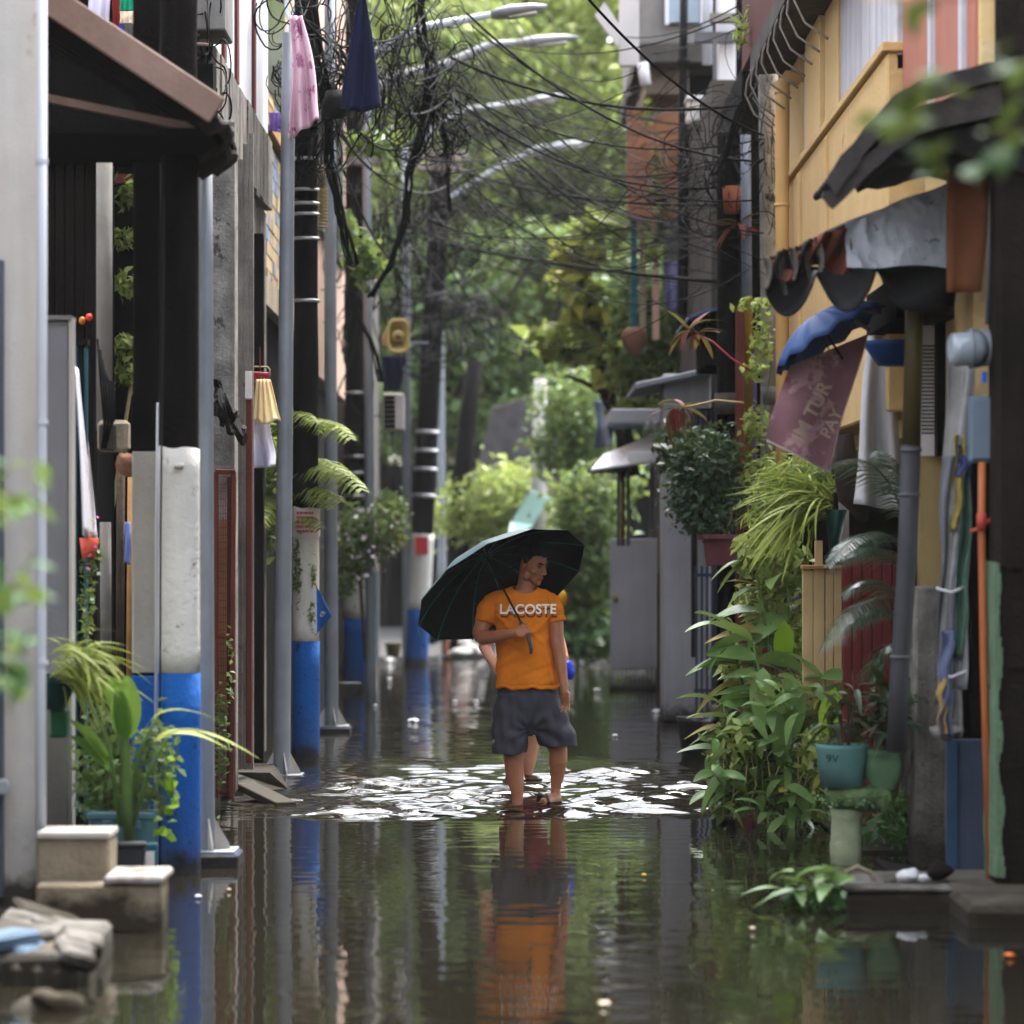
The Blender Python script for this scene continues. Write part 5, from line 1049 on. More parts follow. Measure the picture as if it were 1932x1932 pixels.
text_mesh('PAY', .085, MATS['banner_cream'], 'lettering', t, P(1588, 792, 15.5), (.45, 0, .89), (-.89, 0, .45), target=bvb, lift=.004, bold=.002)
t = thing('old_umbrella', 'battered blue umbrella hung open on its side under the tin awning', 'umbrella', P(1570, 620, 15.9))
nb = Vector((-.52, .12, .84)).normalized(); uc = P(1566, 640, 15.85); e1 = Vector((.85, 0, .52)); e1 = (e1-nb*e1.dot(nb)).normalized(); e2 = nb.cross(e1)
mb = MB(); n8 = 64
for i in range(9):
    r = .03+.97*i/8; mb.v += [tuple(uc+(e1*math.cos(2*math.pi*j/n8)*.33+e2*math.sin(2*math.pi*j/n8)*.3)*r*(1-.05*r*abs(math.cos(4*math.pi*j/n8)))+nb*(.14*(1-r*r)+.012*math.sin(j*1.3)*r)) for j in range(n8)]
for i in range(8):
    for j in range(n8): mb.f.append((i*n8+j, i*n8+(j+1) % n8, (i+1)*n8+(j+1) % n8, (i+1)*n8+j))
mb.build('canopy', mat('umbrella_blue', (28, 58, 104), .6, .15, 5, .1, 60), t, True, solid=.004)
MB().tube([uc+nb*.14, uc-nb*.12], .006, 8).build('shaft', black_metal, t); MB().beam(P(1612, 606, 15.6), P(1640, 622, 15.6), .02, .02).build('clip', concrete_dark, t)
for k in range(8):
    a = 2*math.pi*k/8; MB().tube([uc+nb*.13, uc+(e1*math.cos(a)*.2+e2*math.sin(a)*.18)+nb*.07, uc+(e1*math.cos(a)*.32+e2*math.sin(a)*.29)-nb*.01], .003, 5).build('rib', black_metal, t, True)
t = thing('blue_basin', 'dark blue plastic basin lodged under the tin awning behind the bamboo', 'basin', P(1700, 665, 16.3))
c = P(1700, 690, 16.3); MB().loft([(c, .12, .1), (c+Vector((0, 0, .1)), .19, .15), (c+Vector((0, 0, .125)), .2, .16), (c+Vector((0, 0, .125)), .18, .14), (c+Vector((0, 0, .02)), .11, .09)], 28).build('bowl', mat('basin_blue', (16, 60, 124), .5), t, True)
# dark post house ----------------------------------------------------
t = thing('post_house', 'dark timber house front with maroon boards and a red brown post at right', 'house', (2.5, 27, 0))
MB().box(PX(1400, 25.8), 6, 25.8, 28.5, -.4, 5.5).build('core', dark_void, t)
for k in range(6): MB().pbox(1402+k*19, 1419+k*19, 1040, 1330, 24.8, .03).build('board', maroon, t, bevel=.004)
MB().pbox(1389, 1404, 580, 1345, 25.4, .1).build('red_post', rust_red, t, bevel=.006)
MB().pbox(1405, 1420, 560, 1000, 25.55, .08).build('ochre_strip', mat('dirty_ochre', (132, 106, 30), .8, .3, 5, .3, 40, .5, (70, 40, 24)), t)
MB().pbox(1421, 1428, 640, 1060, 25.5, .05).build('violet_strip', mat('dull_violet', (84, 72, 110), .8), t)
for k in range(3): MB().pbox(1470+k*14, 1480+k*14, 1060, 1330, 24.6, .03).build('slat', mat('slate_slat', (66, 70, 82), .7), t)
o = MB().tube([P(1374, 250, 26), P(1374, 700, 26), P(1375, 1030, 26), P(1374, 1330, 26)], .093, 14).build('black_post', pole_wood, None, True); tag(o, 'thick black timber post with a grey pot strapped round it', 'post')
o = MB().loft([(P(1375, 782, 25.95), .1, .1), (P(1375, 762, 25.95), .115, .115), (P(1375, 742, 25.95), .118, .118)], 18).build('strapped_pot', concrete_dark, None, True); tag(o, 'grey pot strapped round the thick black post', 'plant pot')
o = MB().loft([(P(1452, 764, 24.9), .05, .05), (P(1452, 730, 24.9), .07, .07)], 16).build('wall_pot', pvc_grey, None, True); tag(o, 'small dark grey pot fixed to the stained concrete post', 'plant pot')
t = thing('blue_roof_awning', 'small blue topped tile awning beside the thick black post', 'awning', P(1360, 585, 27))
slab_roof(t, 'roof_sheet', mat('blue_sheet', (72, 96, 140), .5), P(1296, 604, 26.6), P(1425, 566, 26.6), 26.4, 28.4, .02, 20, .01, 50)
for k in range(7): MB().tube([P(1300+k*16, 606-k*4.6, 26.5)+Vector((0, 0, -.03)), P(1300+k*16, 606-k*4.6, 26.5)+Vector((0, 1.6, -.03))], .035, 10).build('ridge_tile', dark_wood, t, True)
MB().box(PX(1330, 26.9), PX(1400, 26.9), 26.9, 28.2, PZ(690, 26.9), PZ(612, 26.9)).build('soffit', dark_void, t)  # near-black box holding the shade under the small awning
# fence bars and planters
t = thing('bar_fence', 'slate blue steel bar fence between grey pillar and maroon boards', 'fence', P(1340, 1345, 27.4))
for k, u in enumerate((1312, 1322, 1332, 1342, 1352, 1362, 1370)): MB().pbox(u, u+4.5, 1068, 1345, 27.4, .03).build('bar', (mat('slate_bar', (62, 70, 92), .6), mat('blue_bar', (20, 46, 110), .6))[k == 4], t)
for v in (1082, 1300): MB().pbox(1310, 1378, v, v+6, 27.45, .03).build('rail', MATS['slate_bar'], t)
MB().pbox(1345, 1395, 1334, 1352, 27.0, .4).build('kerb', stone_cream, t)
t = thing('maroon_planter', 'dusty maroon window box planter with dark leafy shrub', 'plant pot', P(1365, 1070, 24.6))
c = MB(); c.add([P(1332, 1068, 24.5), P(1400, 1068, 24.5), P(1403, 1012, 24.4), P(1326, 1012, 24.4), P(1332, 1068, 24.8), P(1400, 1068, 24.8), P(1403, 1012, 24.9), P(1326, 1012, 24.9)], [(0, 1, 2, 3), (5, 4, 7, 6), (4, 0, 3, 7), (1, 5, 6, 2), (0, 4, 5, 1), (3, 2, 6, 7)]); c.build('trough', mat('dusty_maroon', (112, 66, 72), .75, .2, 4, .2, 40), t, bevel=.01)
MB().pbox(1323, 1405, 1008, 1018, 24.36, .55).build('rim', mat('dusty_maroon', (0, 0, 0)), t, bevel=.006)
sh = thing('planter_shrub', 'dark glossy shrub growing in the dusty maroon planter', 'shrub', P(1360, 1008, 24.6))
for a in ((1366, 1008, 1350, 960), (1366, 1008, 1385, 955), (1350, 960, 1320, 900), (1385, 955, 1370, 870)): MB().tube([P(a[0], a[1], 24.6), P((a[0]+a[2])/2+3, (a[1]+a[3])/2, 24.6), P(a[2], a[3], 24.6)], .008, 6).build('branch', twig_tan, sh, True)
leaf_cloud('foliage', leaf_gloss, sh, [(P(1340, 870, 24.6), .28, .3, .26), (P(1310, 930, 24.6), .24, .25, .24), (P(1375, 920, 24.6), .2, .25, .25), (P(1330, 980, 24.5), .22, .25, .14), (P(1300, 860, 24.7), .16, .2, .16)], 2300, .075, .45, seed=21)
t = thing('black_tub', 'black tapering tub standing in the water by the grey pillar', 'tub', P(1312, 1430, 24.2))
MB().loft([(P(1314, 1440, 24.3), .105, .105), (P(1312, 1362, 24.3), .135, .135), (P(1312, 1352, 24.3), .15, .15), (P(1312, 1352, 24.3), .13, .13), (P(1312, 1366, 24.3), .11, .11)], 24).build('tub', rubber, t, True)
# grey house with gate and white awning
t = thing('grey_house', 'grey painted house with pillar, flat canopies and small shuttered window', 'house', (2, 31, 0))
MB().pbox(1251, 1341, 705, 1362, 29.2, .6).build('pillar', grey_wall, t, bevel=.012)
MB().box(PX(1341, 30), 6, 29.9, 36, -.4, 6).build('core', concrete_dark, t)
MB().add([P(1198, 722, 28.9), P(1352, 690, 28.9), P(1352, 702, 28.9), P(1198, 734, 28.9), P(1198, 722, 28.9)+Vector((0, 2, 0)), P(1352, 690, 28.9)+Vector((0, 2, 0)), P(1352, 702, 28.9)+Vector((0, 2, 0)), P(1198, 734, 28.9)+Vector((0, 2, 0))], [(3, 2, 1, 0), (4, 5, 6, 7), (0, 1, 5, 4), (2, 3, 7, 6), (0, 4, 7, 3), (1, 2, 6, 5)]).build('upper_canopy', mat('canopy_grey', (140, 142, 152), .7, .15), t, bevel=.01)
MB().pbox(1152, 1262, 771, 797, 31.5, 1.6).build('lower_canopy', grey_paint, t, bevel=.012)
w = MB().pbox(1306, 1348, 770, 838, 29.15, .05).build('window', dark_glass, t)
for k in range(4): MB().pbox(1311+k*9, 1316+k*9, 774, 834, 29.12, .03).build('shutter_bar', mat('slate_bar', (0, 0, 0)), w)
MB().pbox(1270, 1352, 838, 850, 29.1, .12).build('sill', concrete_pale, t, bevel=.005)
for u in (1218, 1232): MB().pbox(u, u+8, 795, 812, 31.0, .1).build('white_knob', litter_white, t, bevel=.01)
t = thing('white_awning', 'bright white sheet awning on thin posts above the grey gate', 'awning', P(1180, 860, 32))
mb = MB().grid(lambda i, j: P(1115+i*132, 887-i*18, 31.5).lerp(P(1140+i*106, 858-i*42, 32.0), j), 10, 6); mb.build('roof_sheet', mat('white_sheet', (236, 236, 240), .6, .04), t, solid=.02)
MB().pbox(1184, 1254, 852, 871, 31.4, .05).build('front_flap', MATS['white_sheet'], t, bevel=.004)
MB().tube([P(1114, 892, 31.7), P(1160, 876, 31.7), P(1190, 872, 31.7)], [.02, .045, .03], 10).build('bamboo_eave', twig_tan, t, True)
for u, m_ in ((1164, grey_wood), (1172, rust_red), (1182, pvc_grey), (1226, pvc_grey)): MB().pbox(u, u+7, 872, 1030 if u < 1200 else 1000, 32.5, .05).build('post', m_, t)
MB().pbox(1117, 1190, 876, 884, 31.65, 2).build('eave_shadow_board', teal_paint, t)
t = thing('grey_gate', 'flat grey steel gate with a slatted vent along its bottom edge', 'gate', P(1196, 1300, 36))
MB().pbox(1151, 1240, 1016, 1262, 36, .06).build('leaf', grey_paint, t, bevel=.012)
for k in range(11): MB().pbox(1152+k*8, 1156+k*8, 1262, 1292, 36.01, .04).build('vent_slat', grey_paint, t)
MB().pbox(1150, 1242, 1291, 1301, 36, .06).build('bottom_rail', grey_paint, t); MB().ell(P(1161, 1127, 35.97), .035, .03, .045).build('latch', twig_tan, t, True)
MB().pbox(1240, 1250, 1080, 1345, 33, .1).build('hinge_post', bark, t)
MB().pbox(1150, 1240, 1302, 1320, 36.2, .3).build('threshold', concrete_dark, t)
# upper house with orange wall
t = thing('balcony_house', 'tall house at right with concrete balcony and orange brown upper wall', 'house', (2.5, 35, 0)); d = 34.0
MB().box(PX(1300, d), 7, d+.2, 40, 2.6, 11).build('core', dark_void, t)
MB().pbox(1184, 1300, 205, 410, d, .25).build('orange_wall', orange_wall, t, bevel=.01)
MB().pbox(1206, 1345, -80, 82, d-.6, 5).build('balcony_front', concrete, t, bevel=.01)
MB().pbox(1200, 1350, 82, 118, d-.7, 5).build('balcony_slab', concrete_dark, t, bevel=.012)
MB().pbox(1218, 1300, 120, 178, d-.2, 3).build('beam', mat('beam_beige', (124, 112, 102), .9, .3), t, bevel=.01)
MB().pbox(1168, 1206, -80, 124, d-.9, .1).build('side_sheet', mat('side_sheet', (176, 172, 172), .8, .15), t, bevel=.006)
MB().add([P(1122, 30, d-1), P(1140, 4, d-1), P(1172, 52, d-1), P(1166, 90, d-1)], [(0, 1, 2, 3)]).build('tilted_panel', MATS['side_sheet'], t, solid=.05)
MB().pbox(1262, 1320, -60, 42, d-.7, .08).build('window', mat('pale_window', (150, 166, 180), .3), t)
for u in (1255, 1290, 1322): MB().pbox(u, u+7, -60, 46, d-.75, .06).build('window_frame', white_wall, t)
MB().tube([P(1212, 118, d-.9), P(1218, 160, d-.9)], .06, 10).build('drain', white_wall, t, True)
MB().tube([P(1335, -60, d-2), P(1334, 122, d-2)], .052, 14).build('white_pipe', pvc_white, t, True)
MB().pbox(1355, 1388, -60, 216, 31.5, .4).build('white_pillar', white_wall, t, bevel=.01)
MB().pbox(1310, 1392, 60, 78, 31.3, .15).build('strut', pvc_grey, t); MB().pbox(1340, 1396, 24, 40, 31.2, .15).build('strut', grey_wood, t)
MB().pbox(1346, 1353, 75, 255, 31.2, .06).build('rail_post', pvc_grey, t)
for u, m_ in ((1190, teal_paint), (1207, stone_cream), (1232, peach_wall)): MB().pbox(u, u+12, 410, 640, d+.3, .15).build('stilt', m_, t)
t = thing('black_pipe', 'tall black pipe with couplings in front of the orange brown wall', 'pipe', P(1290, 300, 32))
MB().tube([P(1291, -60, 32), P(1289, 115, 32), P(1290, 400, 32), P(1287, 640, 32)], [.04, .042, .06, .05], 12).build('pipe', black_metal, t, True)
for v in (112, 400): MB().tube([P(1290, v, 32), P(1290, v+10, 32)], .068, 12).build('coupling', black_metal, t, True)
t = thing('wall_air_conditioner', 'white boxed air conditioner beside the black pipe under the balcony', 'air conditioner', P(1322, 205, 31.6))
MB().pbox(1297, 1350, 186, 232, 31.6, .4).build('case', MATS['case_white'], t, bevel=.03); MB().pbox(1295, 1352, 180, 188, 31.55, .5).build('top', litter_white, t, bevel=.01)
tag(cloth('blue_laundry', mat('cloth_slate', (110, 110, 150), .9), [P(1254, 492, 33.5), P(1292, 492, 33.5), P(1256, 588, 33.5), P(1286, 590, 33.5)], fold=.04, nf=3), 'slate blue clothes hanging under the orange brown wall', 'clothing')
tag(cloth('jeans', mat('denim_pale', (150, 168, 196), .9), [P(1120, 755, 39), P(1152, 757, 39), P(1124, 845, 39), P(1160, 842, 39)], fold=.08, nf=2, seed=2), 'pale blue jeans drying at the end of the lower grey canopy', 'clothing')
tag(MB().loft([(P(1198, 668, 33), .07, .07), (P(1196, 648, 33), .12, .12), (P(1195, 630, 33), .125, .12), (P(1197, 618, 33), .08, .07)], 18).build('clay_jar', mat('terracotta', (112, 74, 58), .8, .3), None, True), 'terracotta jar on a stand under the stilts of the tall house', 'jar')
# ------------------------------------------------------------------ plants on the right
LB = [leaf_mesh('leaf_broad_%s' % n, leaf_broad, .27, .105, 9, f, dr, w) for n, f, dr, w in (('a', .25, .35, .0), ('b', .15, .6, .03), ('c', .35, .2, .02), ('d', .1, .85, .04))]
LB += [leaf_mesh('leaf_broad_old', mat('leaf_old', (150, 142, 66), .6, .4, 14, .1, 60, island=.4, trans=.25, patch=(96, 70, 36), patch_t=.6, patch_sc=20), .25, .09, 9, .3, .9, .05)]
LL = leaf_mesh('leaf_lime', leaf_lime, .26, .12, 9, .12, .12, .02); LGs = leaf_mesh('leaf_grass_blade', leaf_grass, .42, .02, 9, .3, .75, 0, 1.0)
LG2 = leaf_mesh('leaf_dracaena', leaf_gloss, .24, .035, 8, .3, .5, 0); LR = [leaf_mesh('leaf_red_%s' % n, leaf_red, .2, .05, 8, .25, dr, .0) for n, dr in (('a', .2), ('b', .8))]
t = thing('ginger_clump', 'tall clump of broad leaved ginger stalks rising from the water edge at right', 'plant', P(1470, 1530, 18.6))
stalks = [((1490, 1500), (1455, 1250), (1425, 1060), 18.5), ((1520, 1500), (1500, 1280), (1478, 1040), 18.6), ((1440, 1520), (1410, 1330), (1375, 1180), 18.4), ((1470, 1520), (1450, 1350), (1420, 1210), 18.2), ((1540, 1500), (1545, 1380), (1550, 1280), 18.0), ((1400, 1530), (1385, 1430), (1365, 1330), 18.1)]
for k, (a, b_, c, d) in enumerate(stalks):
    pts = [P(*a, d).lerp(P(*b_, d), i/4) for i in range(4)]+[P(*b_, d).lerp(P(*c, d), i/4) for i in range(5)]
    MB().tube(pts, [.014-.001*i for i in range(9)], 8).build('stalk', stem_green, t, True)
    for i in range(2 if k < 4 else 1, 9):
        for q in range(2 if i > 2 else 1):
            yaw = R.uniform(.55, 1.5) if (i+q) % 2 else R.uniform(-1.5, -.3)
            if (i+q) % 2 and R.random() < .5: yaw = math.pi-yaw
            if k in (0, 2, 3) and R.random() < .45: yaw = R.uniform(1.2, 2.0)
            put_leaf(R.choice(LB[:4]*4+LB[4:]), t, pts[i]+Vector((0, R.uniform(-.03, .03), 0)), yaw, R.uniform(.0, .75), R.uniform(-.7, .7), R.uniform(.8, 1.25))
put_leaf(LL, t, P(1563, 1385, 17.6), rad(180+10), rad(75), rad(8), 1.12); put_leaf(LL, t, P(1478, 1250, 18.3), rad(180), rad(80), 0, 1.0)
for p in ((1470, 1400, 200), (1440, 1330, 160), (1500, 1350, 170)): put_leaf(LB[0], t, P(p[0], p[1]-70, 17.9), rad(p[2]), rad(-70), 0, 1.3)
t = thing('waterside_weeds', 'mass of low leafy weeds spilling into the water below the ginger stalks', 'plant', P(1440, 1530, 18.4))
for k in range(230):
    u, v = R.uniform(1340, 1560), R.uniform(1270, 1545)
    if u < 1385 and v < 1370 or (v < 1330 and u < 1400): continue
    put_leaf(R.choice(LB[:4]*3+LB[4:]), t, P(u, v, R.uniform(17.7, 18.5)), R.uniform(0, 6.3), R.uniform(-.5, .7), R.uniform(-.6, .6), R.uniform(.4, .72))
leaf_cloud('foliage', leaf_mid, t, [(P(1400, 1450, 18.4), .2, .35, .26), (P(1480, 1470, 18.4), .26, .35, .24), (P(1360, 1500, 18.3), .07, .2, .14), (P(1375, 1400, 18.2), .1, .2, .12), (P(1530, 1500, 18.2), .12, .3, .16)], 2600, .06, .42, seed=31)
for k in range(14): MB().tube([P(1350+k*14, 1545, 18.0+.03*k), P(1354+k*14+R.uniform(-20, 20), 1480, 18), P(1350+k*15+R.uniform(-30, 30), 1400, 18.1)], .004, 5).build('stem', twig_tan if k % 3 else stem_green, t, True)
t = thing('filler_shrub', 'light green leafy growth between the spider plant and the ginger stalks', 'shrub', P(1450, 1300, 19.0))
MB().tube([P(1470, 1500, 19), P(1455, 1250, 19), P(1440, 1060, 19)], .01, 6).build('stem', stem_green, t)
leaf_cloud('foliage', leaf_bright, t, [(P(1425, 1040, 18.6), .14, .2, .16), (P(1480, 1070, 18.8), .16, .2, .16), (P(1440, 1150, 18.8), .16, .2, .2), (P(1400, 1260, 18.6), .14, .2, .2), (P(1500, 1200, 18.6), .14, .2, .2), (P(1480, 1340, 18.3), .2, .2, .2), (P(1385, 1400, 18.1), .12, .2, .14), (P(1540, 1420, 17.8), .1, .2, .14)], 1500, .1, .42, seed=35)
t = thing('dark_green_pot', 'dark green hanging pot fixed beside the cream fence top', 'plant pot', P(1576, 1000, 17.5))
MB().loft([(P(1572, 1048, 17.4), .02, .05), (P(1575, 1010, 17.4), .04, .08), (P(1578, 962, 17.4), .06, .1)], 18).build('pot', mat('pot_dark_green', (16, 54, 48), .5), t, True, bevel=0)
sg = thing('spider_plant', 'bushy yellow green grass leaved plant hanging from the dark green pot', 'plant', P(1566, 970, 17.5))
for k in range(190):
    b_ = P(R.uniform(1535, 1575), R.uniform(930, 985), R.uniform(17.3, 17.7)); put_leaf(LGs, sg, b_, R.uniform(.7, 2.6), R.uniform(-.15, 1.0), R.uniform(-.5, .5), R.uniform(.65, 1.25))
leaf_cloud('foliage', leaf_grass, sg, [(P(1500, 900, 17.6), .2, .2, .12), (P(1540, 910, 17.6), .1, .2, .1), (P(1470, 960, 17.6), .16, .2, .12)], 900, .11, .12, seed=33)
def frond(root, a, b, c, n, ln, m, name='frond', w=.0085, spread=1.15, seed=0):
    """feather leaf: curved midrib with a row of narrow leaflets on each side"""
    rr = random.Random(seed); a, b, c = Vector(a), Vector(b), Vector(c); mb = MB(); pts = [(a*(1-t)**2+b*2*t*(1-t)+c*t*t) for t in [i/14 for i in range(15)]]
    mb.tube(pts, [.007-.0004*i for i in range(15)], 5)
    for i in range(n):
        t = .12+.88*i/n; p = a*(1-t)**2+b*2*t*(1-t)+c*t*t; tg = ((b-a)*(1-t)+(c-b)*t).normalized(); sd = tg.cross(Vector((0, 0, 1))).normalized()
        if sd.length < .1: sd = Vector((0, 1, 0))
        L = ln*(math.sin(math.pi*(.15+.8*t))**.7)*rr.uniform(.85, 1.1)
        for s_ in (-1, 1):
            dr = (tg*.75+sd*s_*spread+Vector((0, 0, -.25+rr.uniform(-.12, .1)))).normalized(); e = p+dr*L+Vector((0, 0, -L*.28)); m1 = p+dr*L*.5
            nr = dr.cross(tg).normalized()*0+tg*w; mb.add([p-nr*.4, p+nr*.4, m1+nr*.6, e, m1-nr*.6], [(0, 1, 2, 4), (4, 2, 3)])
    return mb.build(name, m, root)
t = thing('palm_plant', 'palm with long silvery green fronds arching left from behind the grey pipe post', 'palm', P(1720, 1250, 16.4))
for k, (a, b_, c, ln) in enumerate((((1700, 960), (1650, 830), (1565, 880), .2), ((1712, 1040), (1640, 955), (1560, 1070), .21), ((1700, 1080), (1660, 1000), (1585, 1055), .2), ((1705, 1130), (1630, 1100), (1548, 1225), .2), ((1700, 1140), (1650, 1060), (1590, 1120), .17), ((1700, 1180), (1665, 1120), (1610, 1175), .17), ((1710, 1000), (1720, 900), (1660, 850), .18), ((1706, 1220), (1670, 1190), (1630, 1290), .16))):
    frond(t, P(*a, 16.6), P(*b_, 16.2), P(*c, 15.9+.1*k), 44, ln, leaf_palm, seed=k)
MB().tube([P(1722, 1400, 16.6), P(1716, 1180, 16.6), P(1706, 980, 16.6)], .02, 8).build('stem', bark, t, True)
for nm, lab, u0, u1, n in (('dracaena', 'dark spiky leaved plant growing in the pale green planter', 1630, 1700, 70), ('dracaena', 'dark spiky leaved plant growing in the teal planter', 1565, 1620, 26)):
    t = thing(nm, lab, 'plant', P((u0+u1)/2, 1410, 15.9))
    for k in range(n):
        put_leaf(LG2, t, P(R.uniform(u0, u1), R.uniform(1290, 1395), R.uniform(15.75, 16.1)), R.uniform(0, 6.3), R.uniform(-.3, 1.1), R.uniform(-.4, .4), R.uniform(.7, 1.25))
    for k in range(4): MB().tube([P((u0+u1)/2+R.uniform(-12, 12), 1415, 15.9), P(u0+(u1-u0)*(k+.5)/4, 1320, 15.9)], .007, 6).build('stem', bark, t)
# red leaved branches and small climbers
t = thing('red_leaf_plant', 'red leaved cordyline in an orange pot by the black post', 'plant', P(1385, 400, 25.8))
MB().loft([(P(1380, 402, 25.8), .06, .06), (P(1384, 352, 25.8), .09, .09)], 14).build('pot', mat('orange_pot', (140, 80, 56), .7, .3), t, True)
for k in range(14): put_leaf(LR[k % 2], t, P(1398, 425, 25.6), R.uniform(0, 6.3), R.uniform(-.6, 1.1), 0, R.uniform(1, 1.6))
for lab, pts, ro in (('drooping red stemmed branch with rosettes below the blue awning', [(1417, 700), (1380, 676), (1345, 645), (1318, 632)], [(1318, 628), (1300, 625)]), ('red stemmed branch with rosettes reaching left above the grey window', [(1403, 760), (1350, 755), (1310, 765), (1272, 771)], [(1272, 770), (1290, 768)])):
    t = thing('red_stem_branch', lab, 'branch', P(*pts[0], 23.8)); MB().tube([P(*p, 23.8) for p in pts], [.008, .007, .007, .006], 6).build('stem', stem_red if 'blue' in lab else twig_tan, t, True)
    for (u, v) in ro:
        for k in range(7): put_leaf(LR[k % 2], t, P(u, v, 23.8), k*.9+R.uniform(-.3, .3), R.uniform(-1.0, 1.2), 0, R.uniform(.8, 1.35))
t = thing('climbing_vine', 'small leaved vine climbing the stained concrete post', 'vine', P(1440, 800, 24.6))
MB().tube([P(1462, 1000, 24.6), P(1440, 800, 24.5), P(1455, 690, 24.5), P(1430, 580, 24.5)], .006, 5).build('stem', stem_green, t, True)
leaf_cloud('foliage', leaf_bright, t, [(P(1440, 640, 24.4), .1, .1, .22), (P(1432, 575, 24.4), .16, .1, .06), (P(1425, 800, 24.4), .1, .1, .16), (P(1440, 900, 24.4), .16, .15, .2), (P(1420, 700, 24.5), .08, .1, .1)], 420, .085, .55, seed=41)
t = thing('roof_bamboo', 'bright green bamboo like sprays hanging at the ochre house eave', 'plant', P(1450, 60, 24))
for p in (((1500, 40), (1450, 70)), ((1520, 10), (1420, 30)), ((1500, 60), (1470, 90))): MB().tube([P(*p[0], 23.5), P(*p[1], 23.5)], .006, 5).build('twig', twig_tan, t)
leaf_cloud('foliage', leaf_bright, t, [(P(1465, 30, 23.5), .22, .2, .18), (P(1450, 60, 23.4), .12, .15, .12), (P(1395, 60, 23.4), .05, .1, .13), (P(1500, 10, 23.4), .14, .2, .1)], 420, .13, .2, seed=43)
t = thing('floating_plant', 'dark leafy plant lying in the water left of the kerb slab', 'plant', P(1530, 1680, 14.0))
for k in range(22): put_leaf(LB[k % 4], t, P(R.uniform(1490, 1590), R.uniform(1640, 1700), R.uniform(13.8, 14.3)), R.uniform(0, 6.3), R.uniform(-.1, .8), R.uniform(-.5, .5), R.uniform(.5, .85))
leaf_cloud('foliage', leaf_dark, t, [(P(1530, 1690, 14.0), .16, .25, .06)], 160, .07, .45, seed=44)
MB().tube([P(1520, 1660, 14.0), P(1570, 1668, 14), P(1650, 1678, 14.2)], .006, 5).build('stem', bark_dark, t, True)
t = thing('bank_weeds', 'dim low weeds on the bank behind the moss stool', 'plant', P(1680, 1620, 16.6))
leaf_cloud('foliage', leaf_dark, t, [(P(1670, 1590, 16.8), .2, .3, .2), (P(1640, 1640, 16.8), .3, .3, .1), (P(1690, 1540, 16.8), .1, .2, .15)], 700, .07, .45, seed=45)
MB().box(PX(1610, 16.5), 3, 16.5, 25.5, -.4, .015).build('mud_bank', mat('mud', (30, 26, 20), .8, .4, 5, .8, 20), None)['kind'] = 'structure'
# ------------------------------------------------------------------ plants on the left
LC = leaf_mesh('leaf_canna', mat('leaf_canna', (62, 112, 36), .42, .2, 9, .08, 50, trans=.35), .3, .13, 10, .35, .12, .01); LP_ = leaf_mesh('leaf_pale', leaf_grass, .3, .05, 10, .3, 1.0, 0)
LD = leaf_mesh('leaf_fern_blade', leaf_grass, .3, .022, 9, .3, .8, 0)
t = thing('canna_plant', 'big leaved canna with a thick green stem standing in the square black pot', 'plant', P(242, 1600, 14.6)); d = 14.55
MB().tube([P(243, 1590, d), P(240, 1500, d), P(236, 1400, d), P(238, 1330, d)], [.024, .026, .022, .012], 12).build('stem', stem_green, t, True)
for q in ((228, 1560, 205, 1400, 168, 1320), (246, 1540, 262, 1420, 300, 1345), (250, 1560, 282, 1450, 318, 1390), (238, 1500, 226, 1400, 222, 1330)): MB().tube([P(q[0], q[1], d), P(q[2], q[3], d), P(q[4], q[5], d)], [.012, .009, .005], 8).build('leaf_stalk', stem_green, t, True)
put_leaf(LC, t, P(238, 1400, d), rad(188), rad(80), rad(6), 1.1); put_leaf(LC, t, P(232, 1395, d-.03), rad(178), rad(76), rad(-30), .9)
put_leaf(LC, t, P(200, 1440, d), rad(120), rad(55), rad(10), .95); put_leaf(LC, t, P(212, 1460, d), rad(100), rad(48), rad(-30), .9)
put_leaf(LP_, t, P(290, 1400, d-.05), rad(-80), rad(40), rad(30), 1.1); put_leaf(LP_, t, P(300, 1398, d-.05), rad(-95), rad(42), rad(10), 1.25); put_leaf(LP_, t, P(285, 1360, d-.05), rad(-75), rad(48), 0, 1.0); put_leaf(LC, t, P(225, 1350, d+.1), rad(150), rad(70), rad(40), .7)
t = thing('pot_foliage', 'dense small leaved greenery filling the tubs behind the canna', 'plant', P(240, 1520, 14.9))
leaf_cloud('foliage', leaf_mid, t, [(P(185, 1470, 15.1), .12, .2, .2), (P(290, 1440, 15.0), .1, .15, .2), (P(240, 1490, 15.1), .16, .2, .16), (P(200, 1380, 15.2), .1, .2, .12)], 900, .06, .55, seed=51)
leaf_cloud('hanging_foliage', leaf_lime, t, [(P(322, 1500, 14.9), .02, .04, .2), (P(300, 1560, 14.9), .03, .05, .06)], 26, .06, .8, seed=52)
for k in range(5): MB().tube([P(300+k*5, 1540, 14.95), P(305+k*6, 1480, 14.95), P(290+k*12, 1410-k*6, 14.95)], .003, 5).build('stem', stem_green, t)
t = thing('hanging_spider_plant', 'pale striped spider plant overflowing a dark green pot on the grey pillar', 'plant', P(110, 1270, 14.8))
for k in range(130): put_leaf(LD, t, P(R.uniform(92, 150), R.uniform(1225, 1290), R.uniform(14.6, 15.0)), R.uniform(-2.4, -.5), R.uniform(-.2, .9), R.uniform(-.5, .5), R.uniform(.6, 1.15))
for k in range(14): put_leaf(LD, t, P(R.uniform(105, 165), R.uniform(1215, 1245), 14.8), R.uniform(-1.8, 1.5), R.uniform(.3, 1.0), 0, R.uniform(.5, .9))
t = thing('pillar_pot', 'dark green pot holding the pale spider plant on the grey pillar', 'plant pot', P(105, 1340, 14.9))
